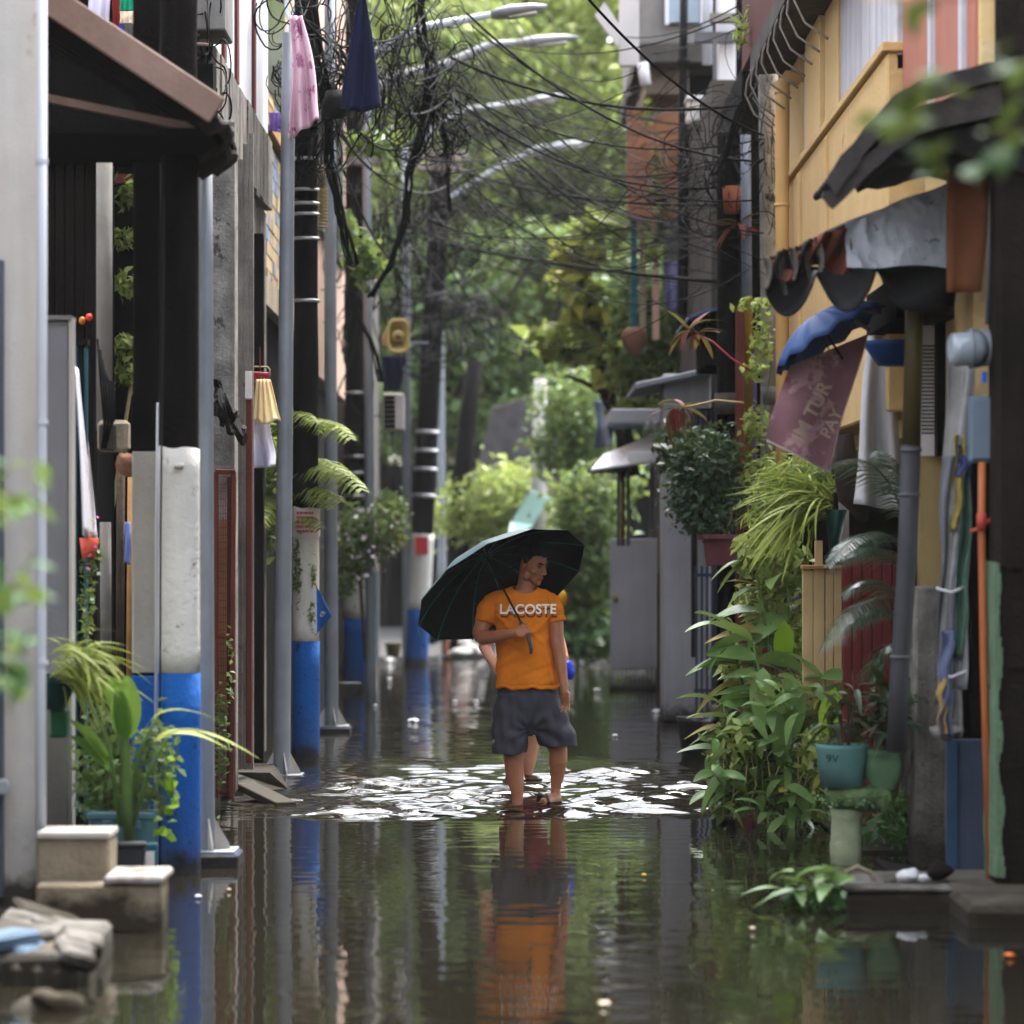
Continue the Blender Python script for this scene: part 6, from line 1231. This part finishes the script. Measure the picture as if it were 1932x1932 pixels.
MB().loft([(P(104, 1338, 14.95), .045, .05), (P(105, 1290, 14.95), .1, .1), (P(105, 1270, 14.95), .115, .11)], 18).build('pot', mat('pot_teal_dark', (22, 64, 66), .5), t, True)
MB().pbox(92, 124, 1338, 1392, 14.95, .12).build('lower_box', mat('pot_green', (20, 84, 52), .5), t, bevel=.01)
for lab, (u0, u1, v0, v1, dd, m_) in (('wide blue grey plastic tub behind the canna', (168, 296, 1530, 1600, 14.85, mat('tub_blue_grey', (72, 110, 118), .5, .2, 3, .1, 40, .3, (50, 60, 60)))), ('square black pot holding the canna on the lower step', (206, 276, 1588, 1642, 14.4, mat('pot_black', (42, 44, 46), .5))), ('narrow teal tub with a paper label beside the square black pot', (270, 298, 1590, 1650, 14.7, teal_paint))):
    t = thing('plant_tub', lab, 'plant pot', P((u0+u1)/2, v1, dd)); w = (u1-u0)*dd/F
    c = P((u0+u1)/2, v1, dd+w*.3); h = PZ(v0, dd)-PZ(v1, dd); mb = MB()
    for s, (z0, z1, e) in enumerate(((0, h*.82, .9),)): mb.add([c+Vector((x*w/2*(.86 if z == 0 else .97), y*w*.28*(.86 if z == 0 else .97), z)) for z in (z0, z1) for x, y in ((-1, -1), (1, -1), (1, 1), (-1, 1))], [(3, 2, 1, 0), (4, 5, 6, 7), (0, 1, 5, 4), (1, 2, 6, 5), (2, 3, 7, 6), (3, 0, 4, 7)])
    mb.build('tub', m_, t, bevel=.008); MB().box(c.x-w/2, c.x+w/2, c.y-w*.3, c.y+w*.3, c.z+h*.8, c.z+h).build('rim', m_, t, bevel=.006)
    if 'blue' in lab:
        for x in (-.2, .22): MB().box(c.x+w*x-.025, c.x+w*x+.025, c.y-w*.3-.012, c.y-w*.3, c.z+h*.55, c.z+h*.8).build('lug', m_, t, bevel=.004)
    if 'label' in lab: MB().box(c.x-w*.3, c.x+w*.3, c.y-w*.3-.004, c.y-w*.29, c.z+h*.3, c.z+h*.75).build('paper_label', paper, t)
t = thing('fern', 'green fern fronds arching right from behind the second galvanised pole', 'fern', P(510, 900, 24.6))
for k, (a, b_, c, ln) in enumerate((((500, 830), (590, 745), (668, 832), .2), ((500, 880), (590, 820), (690, 930), .24), ((500, 840), (560, 770), (640, 800), .16), ((490, 960), (520, 890), (480, 1010), .16), ((505, 950), (570, 900), (630, 962), .14), ((500, 900), (570, 850), (660, 900), .22), ((495, 800), (540, 740), (600, 800), .16), ((500, 930), (560, 880), (650, 950), .2), ((495, 870), (460, 830), (478, 920), .14), ((500, 975), (560, 940), (610, 1000), .15))): frond(t, P(*a, 24.6), P(*b_, 24.2), P(*c, 23.2), 24, ln*1.25, leaf_bright, w=.05, seed=60+k)
leaf_cloud('foliage', leaf_mid, t, [(P(500, 960, 24.6), .12, .2, .35), (P(505, 850, 24.7), .08, .2, .2)], 260, .13, .4, seed=63)
t = thing('bougainvillea', 'loose climbing bush with small pale flowers around the third dark pole', 'shrub', P(680, 1100, 33))
MB().tube([P(690, 1250, 33), P(680, 1100, 33), P(670, 1000, 33)], .02, 6).build('stem', bark, t)
leaf_cloud('foliage', leaf_mid, t, [(P(665, 1030, 33), .22, .3, .4), (P(720, 1000, 33), .26, .3, .3), (P(650, 1090, 33), .12, .2, .24), (P(735, 960, 33.5), .2, .3, .2)], 1500, .085, .55, seed=65)
leaf_cloud('flowers', mat('flower_pale', (226, 206, 214), .7), t, [(P(690, 1010, 32.8), .4, .3, .4)], 60, .07, .8, seed=66)
t = thing('pole_creeper', 'green creeper clinging to the white band of the second round pole', 'vine', P(570, 1100, 23.6))
leaf_cloud('foliage', leaf_mid, t, [(P(560, 1070, 23.66), .03, .05, .25), (P(592, 1085, 23.66), .02, .04, .1), (P(590, 1160, 23.66), .02, .04, .12)], 160, .05, .4, seed=67)
t = thing('cable_creeper', 'leafy creeper growing along the cable bundle left of the alley', 'vine', P(690, 480, 29))
leaf_cloud('foliage', leaf_mid, t, [(P(690, 490, 29), .16, .3, .2), (P(700, 270, 29), .24, .3, .12), (P(660, 440, 29), .06, .2, .2)], 420, .13, .6, seed=68)
# ------------------------------------------------------------------ far trees and houses
def tree(label, u, d, v_c, rad_m, hgt_m, m, seed, n, leaf, trunk_r=.2, name='tree', kind_='tree', gap=1.0, up=.6):
    rr = random.Random(seed); bx = PX(u, d); t = thing(name, label, kind_, (bx, d, 0), 'trees closing the far end of the alley')
    zc = PZ(v_c, d); pts = [Vector((bx, d, -.3)), Vector((bx+.2, d, zc*.3)), Vector((bx-.1, d, zc*.65)), Vector((bx, d, zc))]
    MB().tube(pts, [trunk_r*1.3, trunk_r, trunk_r*.8, trunk_r*.5], 10).build('trunk', bark_dark, t, True)
    cl = []
    for k in range(int(16*gap)):
        a = rr.uniform(0, 6.28); r = rad_m*rr.uniform(.15, .95); z = zc+hgt_m*rr.uniform(-.9, .9); s = rr.uniform(.22, .4)
        c = Vector((bx+r*math.cos(a), d+r*math.sin(a)*.8, z)); cl.append((c, rad_m*s, rad_m*s, hgt_m*s*.55))
        if k % 3 == 0: MB().tube([pts[2], pts[2].lerp(c, .5)+Vector((0, 0, .3)), c], [trunk_r*.4, trunk_r*.25, .03], 6).build('limb', bark_dark, t, True)
    leaf_cloud('crown', m, t, cl, n, leaf, .5, up, seed, .35)
BT = ((700, 60, 300, 5, 4.2), (900, 64, 420, 5.5, 4.6), (1080, 62, 260, 5, 4.6), (1190, 66, 560, 4.6, 4.2), (960, 70, 120, 7, 3.4), (1230, 74, 160, 6, 4), (760, 74, 120, 6, 4), (1010, 58, 640, 3.4, 2.2), (830, 56, 640, 2.6, 2.0), (560, 70, 200, 6, 5), (1350, 66, 300, 6, 5))
BL = ('spreading bright tree at the far left above the loudspeaker', 'bright green tree filling the middle behind the cable tangle', 'lime green tree right of centre behind the lamp heads', 'green tree behind the papaya at the far end', 'wide crowned tree rising at the top centre of the view', 'tall tree behind the balcony house', 'tall tree behind the navy cloth and tangled cables', 'lower darker tree over the dark thatched roof', 'darker tree behind the leaning black pole', 'tree beyond the left house roofs', 'tree beyond the tall house on the right')
for k, (u, d, v, r_, h_) in enumerate(BT): tree(BL[k], u, d, v, r_, h_, (leaf_bright, leaf_mid)[k in (7, 8, 9)], 70+k, 24000 if k < 7 else 9000, .25, .22, gap=1.4)
for lab, u, v, d, cl, m_, n in (('bright feathery bush left of the umbrella at the far end', 930, 960, 50, [(900, 960, .7, .5), (950, 930, .7, .5), (990, 970, .7, .5), (870, 990, .5, .3), (1020, 930, .5, .5)], leaf_bright, 2600), ('tall dark hedge right of the umbrella beside the grey gate', 1105, 1090, 44, [(1110, 960, .5, .6), (1090, 1060, .45, .6), (1125, 1090, .4, .7), (1110, 1180, .45, .45), (1075, 1150, .3, .5)], leaf_mid, 4200), ('low dark bush under the hedge at the water line', 1110, 1215, 43.5, [(1105, 1215, .45, .2), (1130, 1200, .3, .3)], leaf_dark, 900), ('leafy mass above the hedge behind the white awning', 1090, 860, 47, [(1060, 850, .5, .5), (1110, 820, .6, .5), (1150, 900, .5, .5), (1080, 760, .6, .5)], leaf_mid, 2400), ('creeper tangle under the tall house stilts', 1225, 560, 36, [(1200, 560, .3, .5), (1240, 620, .4, .4), (1215, 700, .4, .4), (1270, 640, .3, .3), (1190, 640, .3, .5)], leaf_mid, 1500), ('hanging creeper on the orange brown wall', 1245, 400, 33.8, [(1240, 330, .05, .5), (1248, 390, .06, .3), (1225, 210, .08, .15), (1236, 470, .1, .2)], leaf_bright, 160), ('dark foliage on the shuttered window sill of the grey house', 1310, 870, 28.6, [(1310, 870, .32, .2), (1345, 850, .2, .2), (1280, 830, .2, .2)], leaf_gloss, 700)):
    t = thing('bush', lab, 'bush', P(u, 1230 if v > 700 else v, d))
    leaf_cloud('foliage', m_, t, [(P(a, b, d), rx, rx, rz) for a, b, rx, rz in cl], n, .16 if d > 40 else .13, .45, .5, seed=int(u))
    MB().tube([P(u, 1240 if v > 700 else v+60, d), P(u, v, d)], .03, 6).build('stem', bark_dark, t)
t = thing('papaya_tree', 'thin dark trunked papaya with broad yellowing leaves right of centre', 'tree', P(1185, 830, 37), 'trees closing the far end of the alley')
MB().tube([P(1190, 900, 37), P(1175, 810, 37), P(1145, 745, 37), P(1130, 660, 37), P(1120, 590, 37), P(1105, 545, 37), P(1098, 480, 37)], [.12, .1, .085, .07, .06, .05, .035], 10).build('trunk', bark_dark, t, True)
for a, b_, c in (((1145, 745), (1100, 720), (1066, 708)), ((1105, 545), (1085, 520), (1058, 505)), ((1130, 650), (1150, 620), (1165, 600))): MB().tube([P(*a, 37), P(*b_, 37), P(*c, 37)], [.04, .03, .02], 6).build('limb', bark_dark, t, True)
leaf_cloud('yellow_leaves', leaf_yellow, t, [(P(1095, 480, 37), .32, .4, .18), (P(1070, 520, 37), .3, .3, .14), (P(1150, 600, 37), .34, .4, .12), (P(1090, 590, 37), .2, .3, .1), (P(1205, 700, 36.8), .3, .3, .2), (P(1150, 720, 36.8), .2, .3, .14)], 230, .3, .5, seed=90)
leaf_cloud('green_leaves', leaf_bright, t, [(P(1120, 430, 37), .32, .4, .16), (P(1110, 560, 37), .3, .4, .1), (P(1175, 690, 37), .4, .4, .2), (P(1060, 640, 37), .4, .4, .25), (P(1200, 780, 37), .3, .4, .2)], 420, .28, .5, seed=91)
o = MB().add([P(890, 920, 53), P(930, 770, 53), P(1010, 745, 53), P(1060, 900, 53), P(905, 850, 58), P(930, 760, 60), P(1010, 740, 60), P(1060, 860, 58)], [(0, 1, 2, 3), (0, 4, 5, 1), (1, 5, 6, 2), (2, 6, 7, 3)]).build('thatched_roof', mat('dark_thatch', (84, 80, 82), .95, .5, 5, 1, 12, .6, (40, 38, 38)), None); tag(o, 'dark grey thatch covered mound roof at the far end of the alley', 'roof')
tag(MB().box(-2.4, 2.6, 60, 60.5, 0, 3.2).build('dark_far_wall', dark_void, None), 'dark wall under the trees closing the alley', 'wall')
tag(MB().tube([P(1014, 1010, 49), P(1018, 860, 49), P(1020, 715, 49)], [.13, .12, .09], 12).build('pale_trunk', concrete_pale, None, True), 'pale trunk like post standing right of the dark thatch', 'post')
tag(MB().add([P(965, 985, 48), P(1000, 925, 48), P(1040, 940, 49), P(1010, 990, 49), P(960, 1010, 47.4)], [(0, 1, 2, 3), (0, 3, 4)]).build('green_sheet', mat('mint_sheet', (150, 186, 176), .6, .1), None, solid=.03), 'mint green sheet draped over the far bush', 'tarpaulin')
t = thing('flower_spray', 'pale pink flower cluster above the umbrella at the far end', 'flowers', P(1045, 920, 47)); leaf_cloud('petals', mat('petal_lilac', (206, 176, 206), .7), t, [(P(1040, 905, 47), .14, .14, .1), (P(1060, 930, 47), .2, .14, .08)], 60, .11, .8, seed=92)
tag(MB().ell(P(1060, 1130, 31), .055, .05, .085, nu=14, nv=10).build('yellow_bag', mat('bag_yellow', (226, 160, 20), .5, .2), None, True), 'small yellow orange bag hanging right of the shirt sleeve', 'bag')
for lab, u, v, d, w, h, c in (('pale far house front high among the trees', 1000, 250, 95, 5, 9, peach_wall), ('white far house glimpsed left of the orange wall', 1120, 300, 92, 4, 8, white_wall)):
    t = thing('far_house', lab, 'house', (PX(u, d), d, 0)); x = PX(u, d); MB().box(x-w/2, x+w/2, d, d+4, 0, PZ(v, d)).build('wall', c, t); MB().box(x-w/2-.2, x+w/2+.2, d-.2, d+4.2, PZ(v, d), PZ(v, d)+.3).build('roof', brown_sheet, t)
    for k in range(2): MB().box(x-1.4+k*1.8, x-.4+k*1.8, d-.05, d, PZ(v, d)-2.2, PZ(v, d)-.9).build('window', dark_glass, t)
# pots and things along the left water line, far
for k, (u, v, d, c, lab) in enumerate(((742, 1225, 43, (120, 96, 70), 'brown tub by the water left of the far dark pole'), (660, 1300, 31, (110, 110, 110), 'grey pail half in the water beyond the third galvanised pole'), (700, 1012, 34, (196, 190, 180), 'white pot on the ledge among the pale flowered bush'), (748, 1020, 40, (170, 120, 70), 'tan bundle of sticks left of the far steel pole'))):
    o = MB().loft([(P(u, v+14, d), .08, .08), (P(u, v-10, d), .11, .11), (P(u, v-12, d), .12, .12)], 16).build('tub' if k < 2 else 'pot', mat('far_tub_%d' % k, c, .7), None, True); tag(o, lab, 'tub' if k < 2 else 'plant pot')
# ------------------------------------------------------------------ cables
CG = 'black cables strung across the alley'
THICK = iter(('thick black cable highest in the web, ending left of the ochre house', 'thick dark cable with little sag crossing in front of the far lamp heads', 'thickest cable, crossing low in front of the papaya tree'))
def cable(a, b, da, db, sag, r=.006, m=None, lab='thin black cable slung across the alley between the left poles and right houses', n=16):
    if r >= .011: lab = next(THICK)
    o = MB().tube(bez(P(*a, da), P(*b, db), sag, n), r*1.2, 6).build('cable', m or cable_black, None, True); return tag(o, lab, 'cable', CG)
for a, b, da, db, sg_, r in (((1101, -12), (1440, 255), 20, 24, .12, .008), ((880, 24), (1417, 304), 25, 25, .25, .008), ((890, 48), (1300, 235), 27, 30, .2, .007), ((850, 108), (1420, 195), 27, 25, .2, .011), ((860, 170), (1440, 262), 27, 25, .25, .006), ((855, 150), (1420, 378), 26, 25, .3, .006), ((830, 165), (1400, 348), 26, 26, .3, .007), ((840, 180), (1300, 330), 27, 31, .25, .006), ((820, 200), (1280, 378), 27, 32, .3, .006), ((860, 320), (1400, 385), 33, 26, .12, .012), ((905, 305), (1290, 372), 33, 32, .2, .006), ((890, 330), (1330, 356), 34, 30, .15, .006), ((800, 452), (1355, 532), 36, 27, .05, .016), ((902, 385), (1285, 440), 34, 32, .3, .007), ((880, 310), (1320, 615), 30, 27, .1, .005), ((870, 150), (1290, 392), 29, 31, 1.0, .006), ((845, 130), (1270, 425), 28, 32, .5, .007), ((900, 235), (1430, 280), 31, 25, .35, .006), ((1180, 70), (1420, -6), 31, 24, .1, .005), ((900, 72), (1420, 12), 30, 25, .25, .005), ((1230, 102), (1440, 30), 33, 25, .05, .005), ((1280, 330), (1440, 270), 32, 25, .1, .006), ((1150, 312), (1440, 300), 34, 25, .2, .006), ((1240, 385), (1440, 300), 33, 25, .2, .006), ((1300, 430), (1450, 370), 30, 25, .1, .005), ((900, 95), (1440, 440), 28, 25, .35, .006)): cable(a, b, da, db, sg_, r)
for k in range(96):
    cable((R.gauss(840, 60), R.uniform(-30, 470)), (R.uniform(1180, 1450), R.uniform(120, 560)), R.uniform(24, 42), R.uniform(24, 36), R.uniform(.05, .7), R.uniform(.0025, .005), (cable_black, cable_grey)[k % 2])
for k, (a, b, da, db, s) in enumerate((((640, 90), (850, 180), 23, 27, .3), ((655, 60), (830, -10), 23, 26, .2), ((600, 110), (800, 240), 23, 28, .4), ((615, 215), (880, 320), 24, 32, .4), ((560, 20), (860, 120), 22, 27, .3), ((600, 150), (760, 320), 24, 30, .3), ((640, 300), (800, 520), 25, 34, .3), ((700, 480), (880, 380), 30, 36, .2), ((590, 330), (760, 120), 24, 28, .3), ((620, 70), (720, -10), 23, 24, .2), ((830, 470), (1000, 640), 34, 44, .3), ((780, 560), (960, 450), 36, 44, .2), ((880, 560), (1000, 460), 44, 50, .2))): cable(a, b, da, db, s, .008, cable_black if k % 3 else cable_grey, 'black or grey drop cable strung between the left hand poles')
for a, b, da, db, s, lab in (((1860, 170), (1740, 24), 14.5, 16, .02, 'dark stay wire rising left from the upper plank awning'), ((1884, 140), (1760, 12), 14.4, 16, .02, 'second dark stay wire beside the awning at the top right'), ((1420, 185), (1500, 260), 24.5, 23.5, .05, 'rusty thin wire from the stained concrete post')):
    cable(a, b, da, db, s, .005, cable_black, lab)
def tangle(label, c, d, su, sv, n, r, seed, vert=.5, m=None):
    rr = random.Random(seed); mb = MB()
    for k in range(n):
        u, v = c[0]+rr.gauss(0, su), c[1]+rr.gauss(0, sv); pts = []
        a = rr.choice((1.57, -1.57, 1.2, 2.0, .4, 2.7))+rr.uniform(-.5, .5); L = rr.uniform(40, 110)
        for i in range(16):
            pts.append(P(u, v, d+.3*math.sin(i*.5+k))); a += rr.uniform(-.24, .24); u += L/6*math.cos(a)*(1-vert*.6); v += L/6*math.sin(a)*(.6+vert*.6)
            if abs(u-c[0]) > su*2.4: a += .35
            if abs(v-c[1]) > sv*2.4: a += .35
        mb.tube(pts, r*rr.uniform(.6, 1.2), 5, False)
    o = mb.build('cable_tangle', m or cable_black, None, True); tag(o, label, 'cables'); return kind(o, 'stuff')
tangle('dense knot of black cables at the top centre left', (808, 150), 27, 22, 45, 90, .007, 1)
tangle('messy grey and black cable loops beside the second round pole', (640, 150), 23.5, 26, 60, 80, .006, 2)
tangle('hanging cable loops left of the navy cloth by the pink towel', (565, 60), 22.6, 16, 30, 26, .006, 3)
tangle('grey cable nest on the far dark pole', (840, 590), 43, 30, 28, 50, .012, 4, .2, cable_grey)
tangle('cable loops around the third dark pole', (700, 480), 34, 26, 110, 70, .008, 5, .8)
tangle('grey cable coils under the timber crossarms', (770, 390), 35, 40, 60, 60, .008, 6, .4, cable_grey)
tangle('cable knot at the right hand pole by the orange wall', (1350, 320), 26, 26, 40, 60, .005, 7, .3)
tangle('cable loops under the grey crossarms in the middle', (860, 370), 36, 34, 46, 50, .009, 8, .3)
tangle('loose wires on the stained concrete post', (1440, 250), 24.9, 12, 70, 24, .004, 9, .8)
tangle('wires hanging on the board house corner', (397, 120), 19, 8, 60, 20, .006, 10, .95)
tangle('upper web of fine wires right of the navy cloth', (740, 90), 25, 34, 60, 70, .005, 11, .5)
for k, (pts, d, r) in enumerate((([(790, -20), (795, 60), (812, 150), (800, 230)], 26.8, .03), ([(800, 230), (772, 330), (765, 420)], 27, .028), ([(765, 420), (735, 500), (700, 560)], 29, .026), ([(812, 200), (842, 270), (850, 400)], 28, .016), ([(625, 300), (640, 400), (665, 500)], 24.5, .03), ([(590, 20), (610, 150), (622, 300)], 23.4, .03), ([(1415, 110), (1400, 200), (1370, 290), (1345, 330)], 24.8, .022), ([(660, 560), (700, 640), (716, 720)], 31, .024))):
    mb = MB(); c_ = [P(*p, d) for p in pts]; fine = []
    for i in range(len(c_)-1): fine += [c_[i].lerp(c_[i+1], q/5) for q in range(5)]
    fine.append(c_[-1]); rr = random.Random(k)
    for q in range(9):
        ph, w_, rd = rr.uniform(0, 6.3), rr.uniform(.25, .6), r*rr.uniform(.5, 1.5)
        mb.tube([p+Vector((math.cos(ph+i*w_)*rd+rr.uniform(-.2, .2)*r, math.sin(ph+i*w_)*rd, rr.uniform(-.3, .3)*r)) for i, p in enumerate(fine)], r*rr.uniform(.2, .42), 6, False)
    o = mb.build('cable_bundle', cable_black, None, True)
    tag(o, ('thick black cable bundle dropping from the top centre left', 'thick bundle continuing below the top knot', 'bundle curving left over the loudspeaker', 'slim bundle hanging right of the top knot', 'bundle hanging along the second round pole to the creeper', 'bundle between pink towel and navy cloth', 'bundle slanting down from the ochre house to the black post', 'bundle running to the air conditioner below the loudspeaker')[k], 'cable bundle')
# insulator string
t = thing('insulator_string', 'pale ribbed insulator string hanging right of the second round pole', 'insulator', P(610, 380, 24))
MB().tube([P(607, 312, 24), P(607, 352, 24)], .03, 12).build('cap', stone_cream, t, True)
for k in range(12): MB().tube([P(609, 356+k*6.5, 24), P(609, 359.5+k*6.5, 24)], [.042, .03], 14).build('disc', horn, t, True)
# ------------------------------------------------------------------ floating litter and leaves
LT = ((420, 2700, 0, 0),)
for k, (u, v, s, lab) in enumerate(((300, 1735, 12, 'white petal shaped scrap floating beside the steps'), (374, 1696, 9, 'folded white scrap floating in front of the blue footing'), (1242, 1345, 18, 'white crumpled bag floating before the grey pillar'), (858, 1325, 7, 'white round scrap floating left of the shorts, left one of a pair'), (898, 1325, 7, 'white round scrap floating nearest left of the shorts'), (708, 1333, 7, 'white scrap floating left of the far dark pole reflection'), (736, 1247, 14, 'white foam scrap at the left water line far off'), (735, 1282, 7, 'small white scrap below the far foam scrap'), (1126, 1303, 9, 'white scrap floating right of the hanging hand'), (1160, 1390, 7, 'white scrap floating right of the shorts hem'), (780, 1362, 16, 'white froth scrap beyond the ripples at left'), (1215, 1655, 6, 'small yellow curled leaf floating in the middle right'), (1420, 1757, 8, 'peach coloured scrap floating at lower right'), (1905, 1808, 14, 'orange scrap floating at the lower right edge'), (1140, 1900, 16, 'pale flat scrap drifting at the bottom right of the orange reflection'), (432, 1683, 5, 'tiny pale leaf floating right of the blue footing'))):
    d = F*EYE/(v-HZ); c = (P(u, v, d)+Vector((0, 0, .012))); w = s*d/F*1.3; col = litter_white if 'white' in lab else mat('litter_%d' % k, (220, 190, 60) if 'yellow' in lab else (224, 110, 40) if 'orange' in lab and 'edge' in lab else (206, 184, 160), .6)
    o = MB().grid(lambda i, j: c+Vector(((i-.5)*w, (j-.5)*w*1.2, w*.16*math.sin(i*3.1)*math.sin(j*3.1)+w*.1*math.sin(i*9+j*7+k))), 8, 8).build('floating_scrap', col, None, True, solid=.004); tag(o, lab, 'litter')
# ------------------------------------------------------------------ near foreground
t = thing('rubble_pile', 'blurred heap of broken concrete blocks and rubble at the lower left corner', 'rubble', (-1.9, 11.6, 0))
cb = MB(); d = 11.5
s = MB().box(PX(-60, d), PX(160, d), d, d+1.0, -.3, PZ(1800, d)).build('hollow_block', concrete, t, bevel=.02); rough_up(s, .02, 5)
for k in range(5): MB().box(PX(-20+k*40, d), PX(4+k*40, d), d-.05, d+.02, -.3, PZ(1812+4*k, d)).build('block_rib', concrete, t, bevel=.02)
rr = random.Random(3)
for k, (u, v, w, h, dd, a, m_) in enumerate(((20, 1760, .2, .06, 12.2, .1, concrete_dark), (70, 1745, .26, .05, 12.6, .2, concrete), (120, 1752, .2, .045, 12.5, .35, concrete_pale), (150, 1778, .16, .07, 12.0, .3, concrete), (95, 1792, .14, .06, 11.8, -.2, stone_cream), (40, 1790, .14, .07, 11.7, .1, mat('blue_sack', (84, 104, 124), .8)), (10, 1775, .12, .07, 11.6, 0, MATS['blue_sack']), (145, 1800, .12, .06, 11.6, .4, concrete), (110, 1780, .1, .03, 12.0, .4, teal_paint), (30, 1730, .3, .05, 13.0, .1, dark_wood), (90, 1725, .26, .04, 13.0, .25, concrete_dark), (60, 1770, .2, .06, 11.9, -.1, concrete))):
    o = MB().obox(P(u, v, dd), w, .3, h, Matrix.Rotation(a, 3, 'Y')@Matrix.Rotation(rr.uniform(-.4, .4), 3, 'Z')).build('broken_slab', m_, t, bevel=.015); rough_up(o, .015, 14, k)
for k, (u, v, w) in enumerate(((110, 1895, .09), (150, 1905, .06), (180, 1925, .06), (60, 1920, .1), (20, 1930, .1))):
    o = MB().ell(P(u, v, 10.9), w, w, w*.5, nu=12, nv=8).build('stone', (stone_cream, concrete_pale)[k % 2], t, True); rough_up(o, .02, 20, k)
LF = leaf_mesh('leaf_near', mat('leaf_near', (56, 94, 44), .6, .2, 9, 0, trans=.25, spec=.2), .085, .05, 6, .2, .3)
t = thing('near_twig', 'strongly blurred green leafy twig at the left edge of the view', 'branch', P(-20, 1100, 8))
for k in range(44): put_leaf(LF, t, P(R.choice((R.gauss(10, 18), R.gauss(45, 22))), R.choice((R.uniform(860, 1000), R.uniform(1030, 1180), R.uniform(1180, 1330))) , R.uniform(7.7, 8.3)), R.uniform(0, 6.3), R.uniform(-1, 1), R.uniform(-.5, .5), R.uniform(.7, 1.2))
for a, b_ in (((-40, 1200), (70, 1040)), ((-40, 1250), (40, 1300)), ((-40, 950), (20, 880))): MB().tube([P(*a, 8), P(*b_, 8)], .003, 5).build('stem', stem_green, t)
t = thing('near_branch', 'strongly blurred dark green leaves hanging in front of the awning at right', 'branch', P(1940, 200, 6.5))
LF2 = leaf_mesh('leaf_near_dark', mat('leaf_near_dark', (26, 52, 20), .7, .2, 9, 0, trans=.12, spec=.1), .085, .055, 6, .2, .3)
for (u, v, su, sv, n) in ((1730, 240, 38, 40, 16), (1890, 250, 40, 30, 8), (1760, 175, 20, 14, 4), (1740, 5, 30, 6, 5), (1920, 120, 20, 60, 4)):
    for k in range(n): put_leaf(LF2, t, P(R.gauss(u, su), R.gauss(v, sv), R.uniform(6.2, 6.8)), R.uniform(0, 6.3), R.uniform(-1, 1), R.uniform(-.5, .5), R.uniform(.7, 1.1))
for a, b_ in (((1960, 150), (1730, 230)), ((1960, 220), (1880, 260)), ((1960, -20), (1740, 0))): MB().tube([P(*a, 6.5), P(*b_, 6.5)], .003, 5).build('stem', bark, t)
LO = leaf_mesh('leaf_near_orange', mat('leaf_near_orange', (220, 120, 20), .5, .2, 9, 0, trans=.4), .06, .045, 6, .2, .3); put_leaf(LO, t, P(1655, 0, 6.5), 1.2, .6); put_leaf(LO, t, P(1668, -6, 6.5), -1.2, .4)

# unseen block beside the viewer, added to cut the sky light in the alley
for lab, x0, x1 in (('unseen plain block beside the viewer on the right, added to screen off sky', 2.9, 7),):
    t = thing('sky_screen', lab, 'house', (4, 0, 0)); MB().box(x0, x1, -30, 13.2, -.4, 5).build('wall', concrete_dark, t)

fw = thing('far_wood', 'pale green wood beyond the last trees and houses at the alley end', 'trees', (0, 88, 0)); fw['kind'] = 'stuff'
rr = random.Random(77); leaf_cloud('foliage', leaf_bright, fw, [(Vector((rr.uniform(-14, 16), rr.uniform(84, 94), rr.uniform(7.5, 13.5))), 2.4, 2.2, 1.5) for _ in range(44)], 32000, .42, .5, .6, 78, .3)
# damp air over the far end
hz = MB().box(-204, 204, -64, 304, -2.0, 30).build('haze', None); hz['kind'] = 'stuff'
hm_ = bpy.data.materials.new('haze_air'); hm_.use_nodes = True; hn = hm_.node_tree.nodes; hn.remove(hn['Principled BSDF'])
pv = hn.new('ShaderNodeVolumePrincipled'); pv.inputs['Density'].default_value = .00025; pv.inputs['Color'].default_value = (.9, .93, .95, 1); hm_.node_tree.links.new(pv.outputs[0], hn['Material Output'].inputs['Volume']); hz.data.materials.append(hm_)
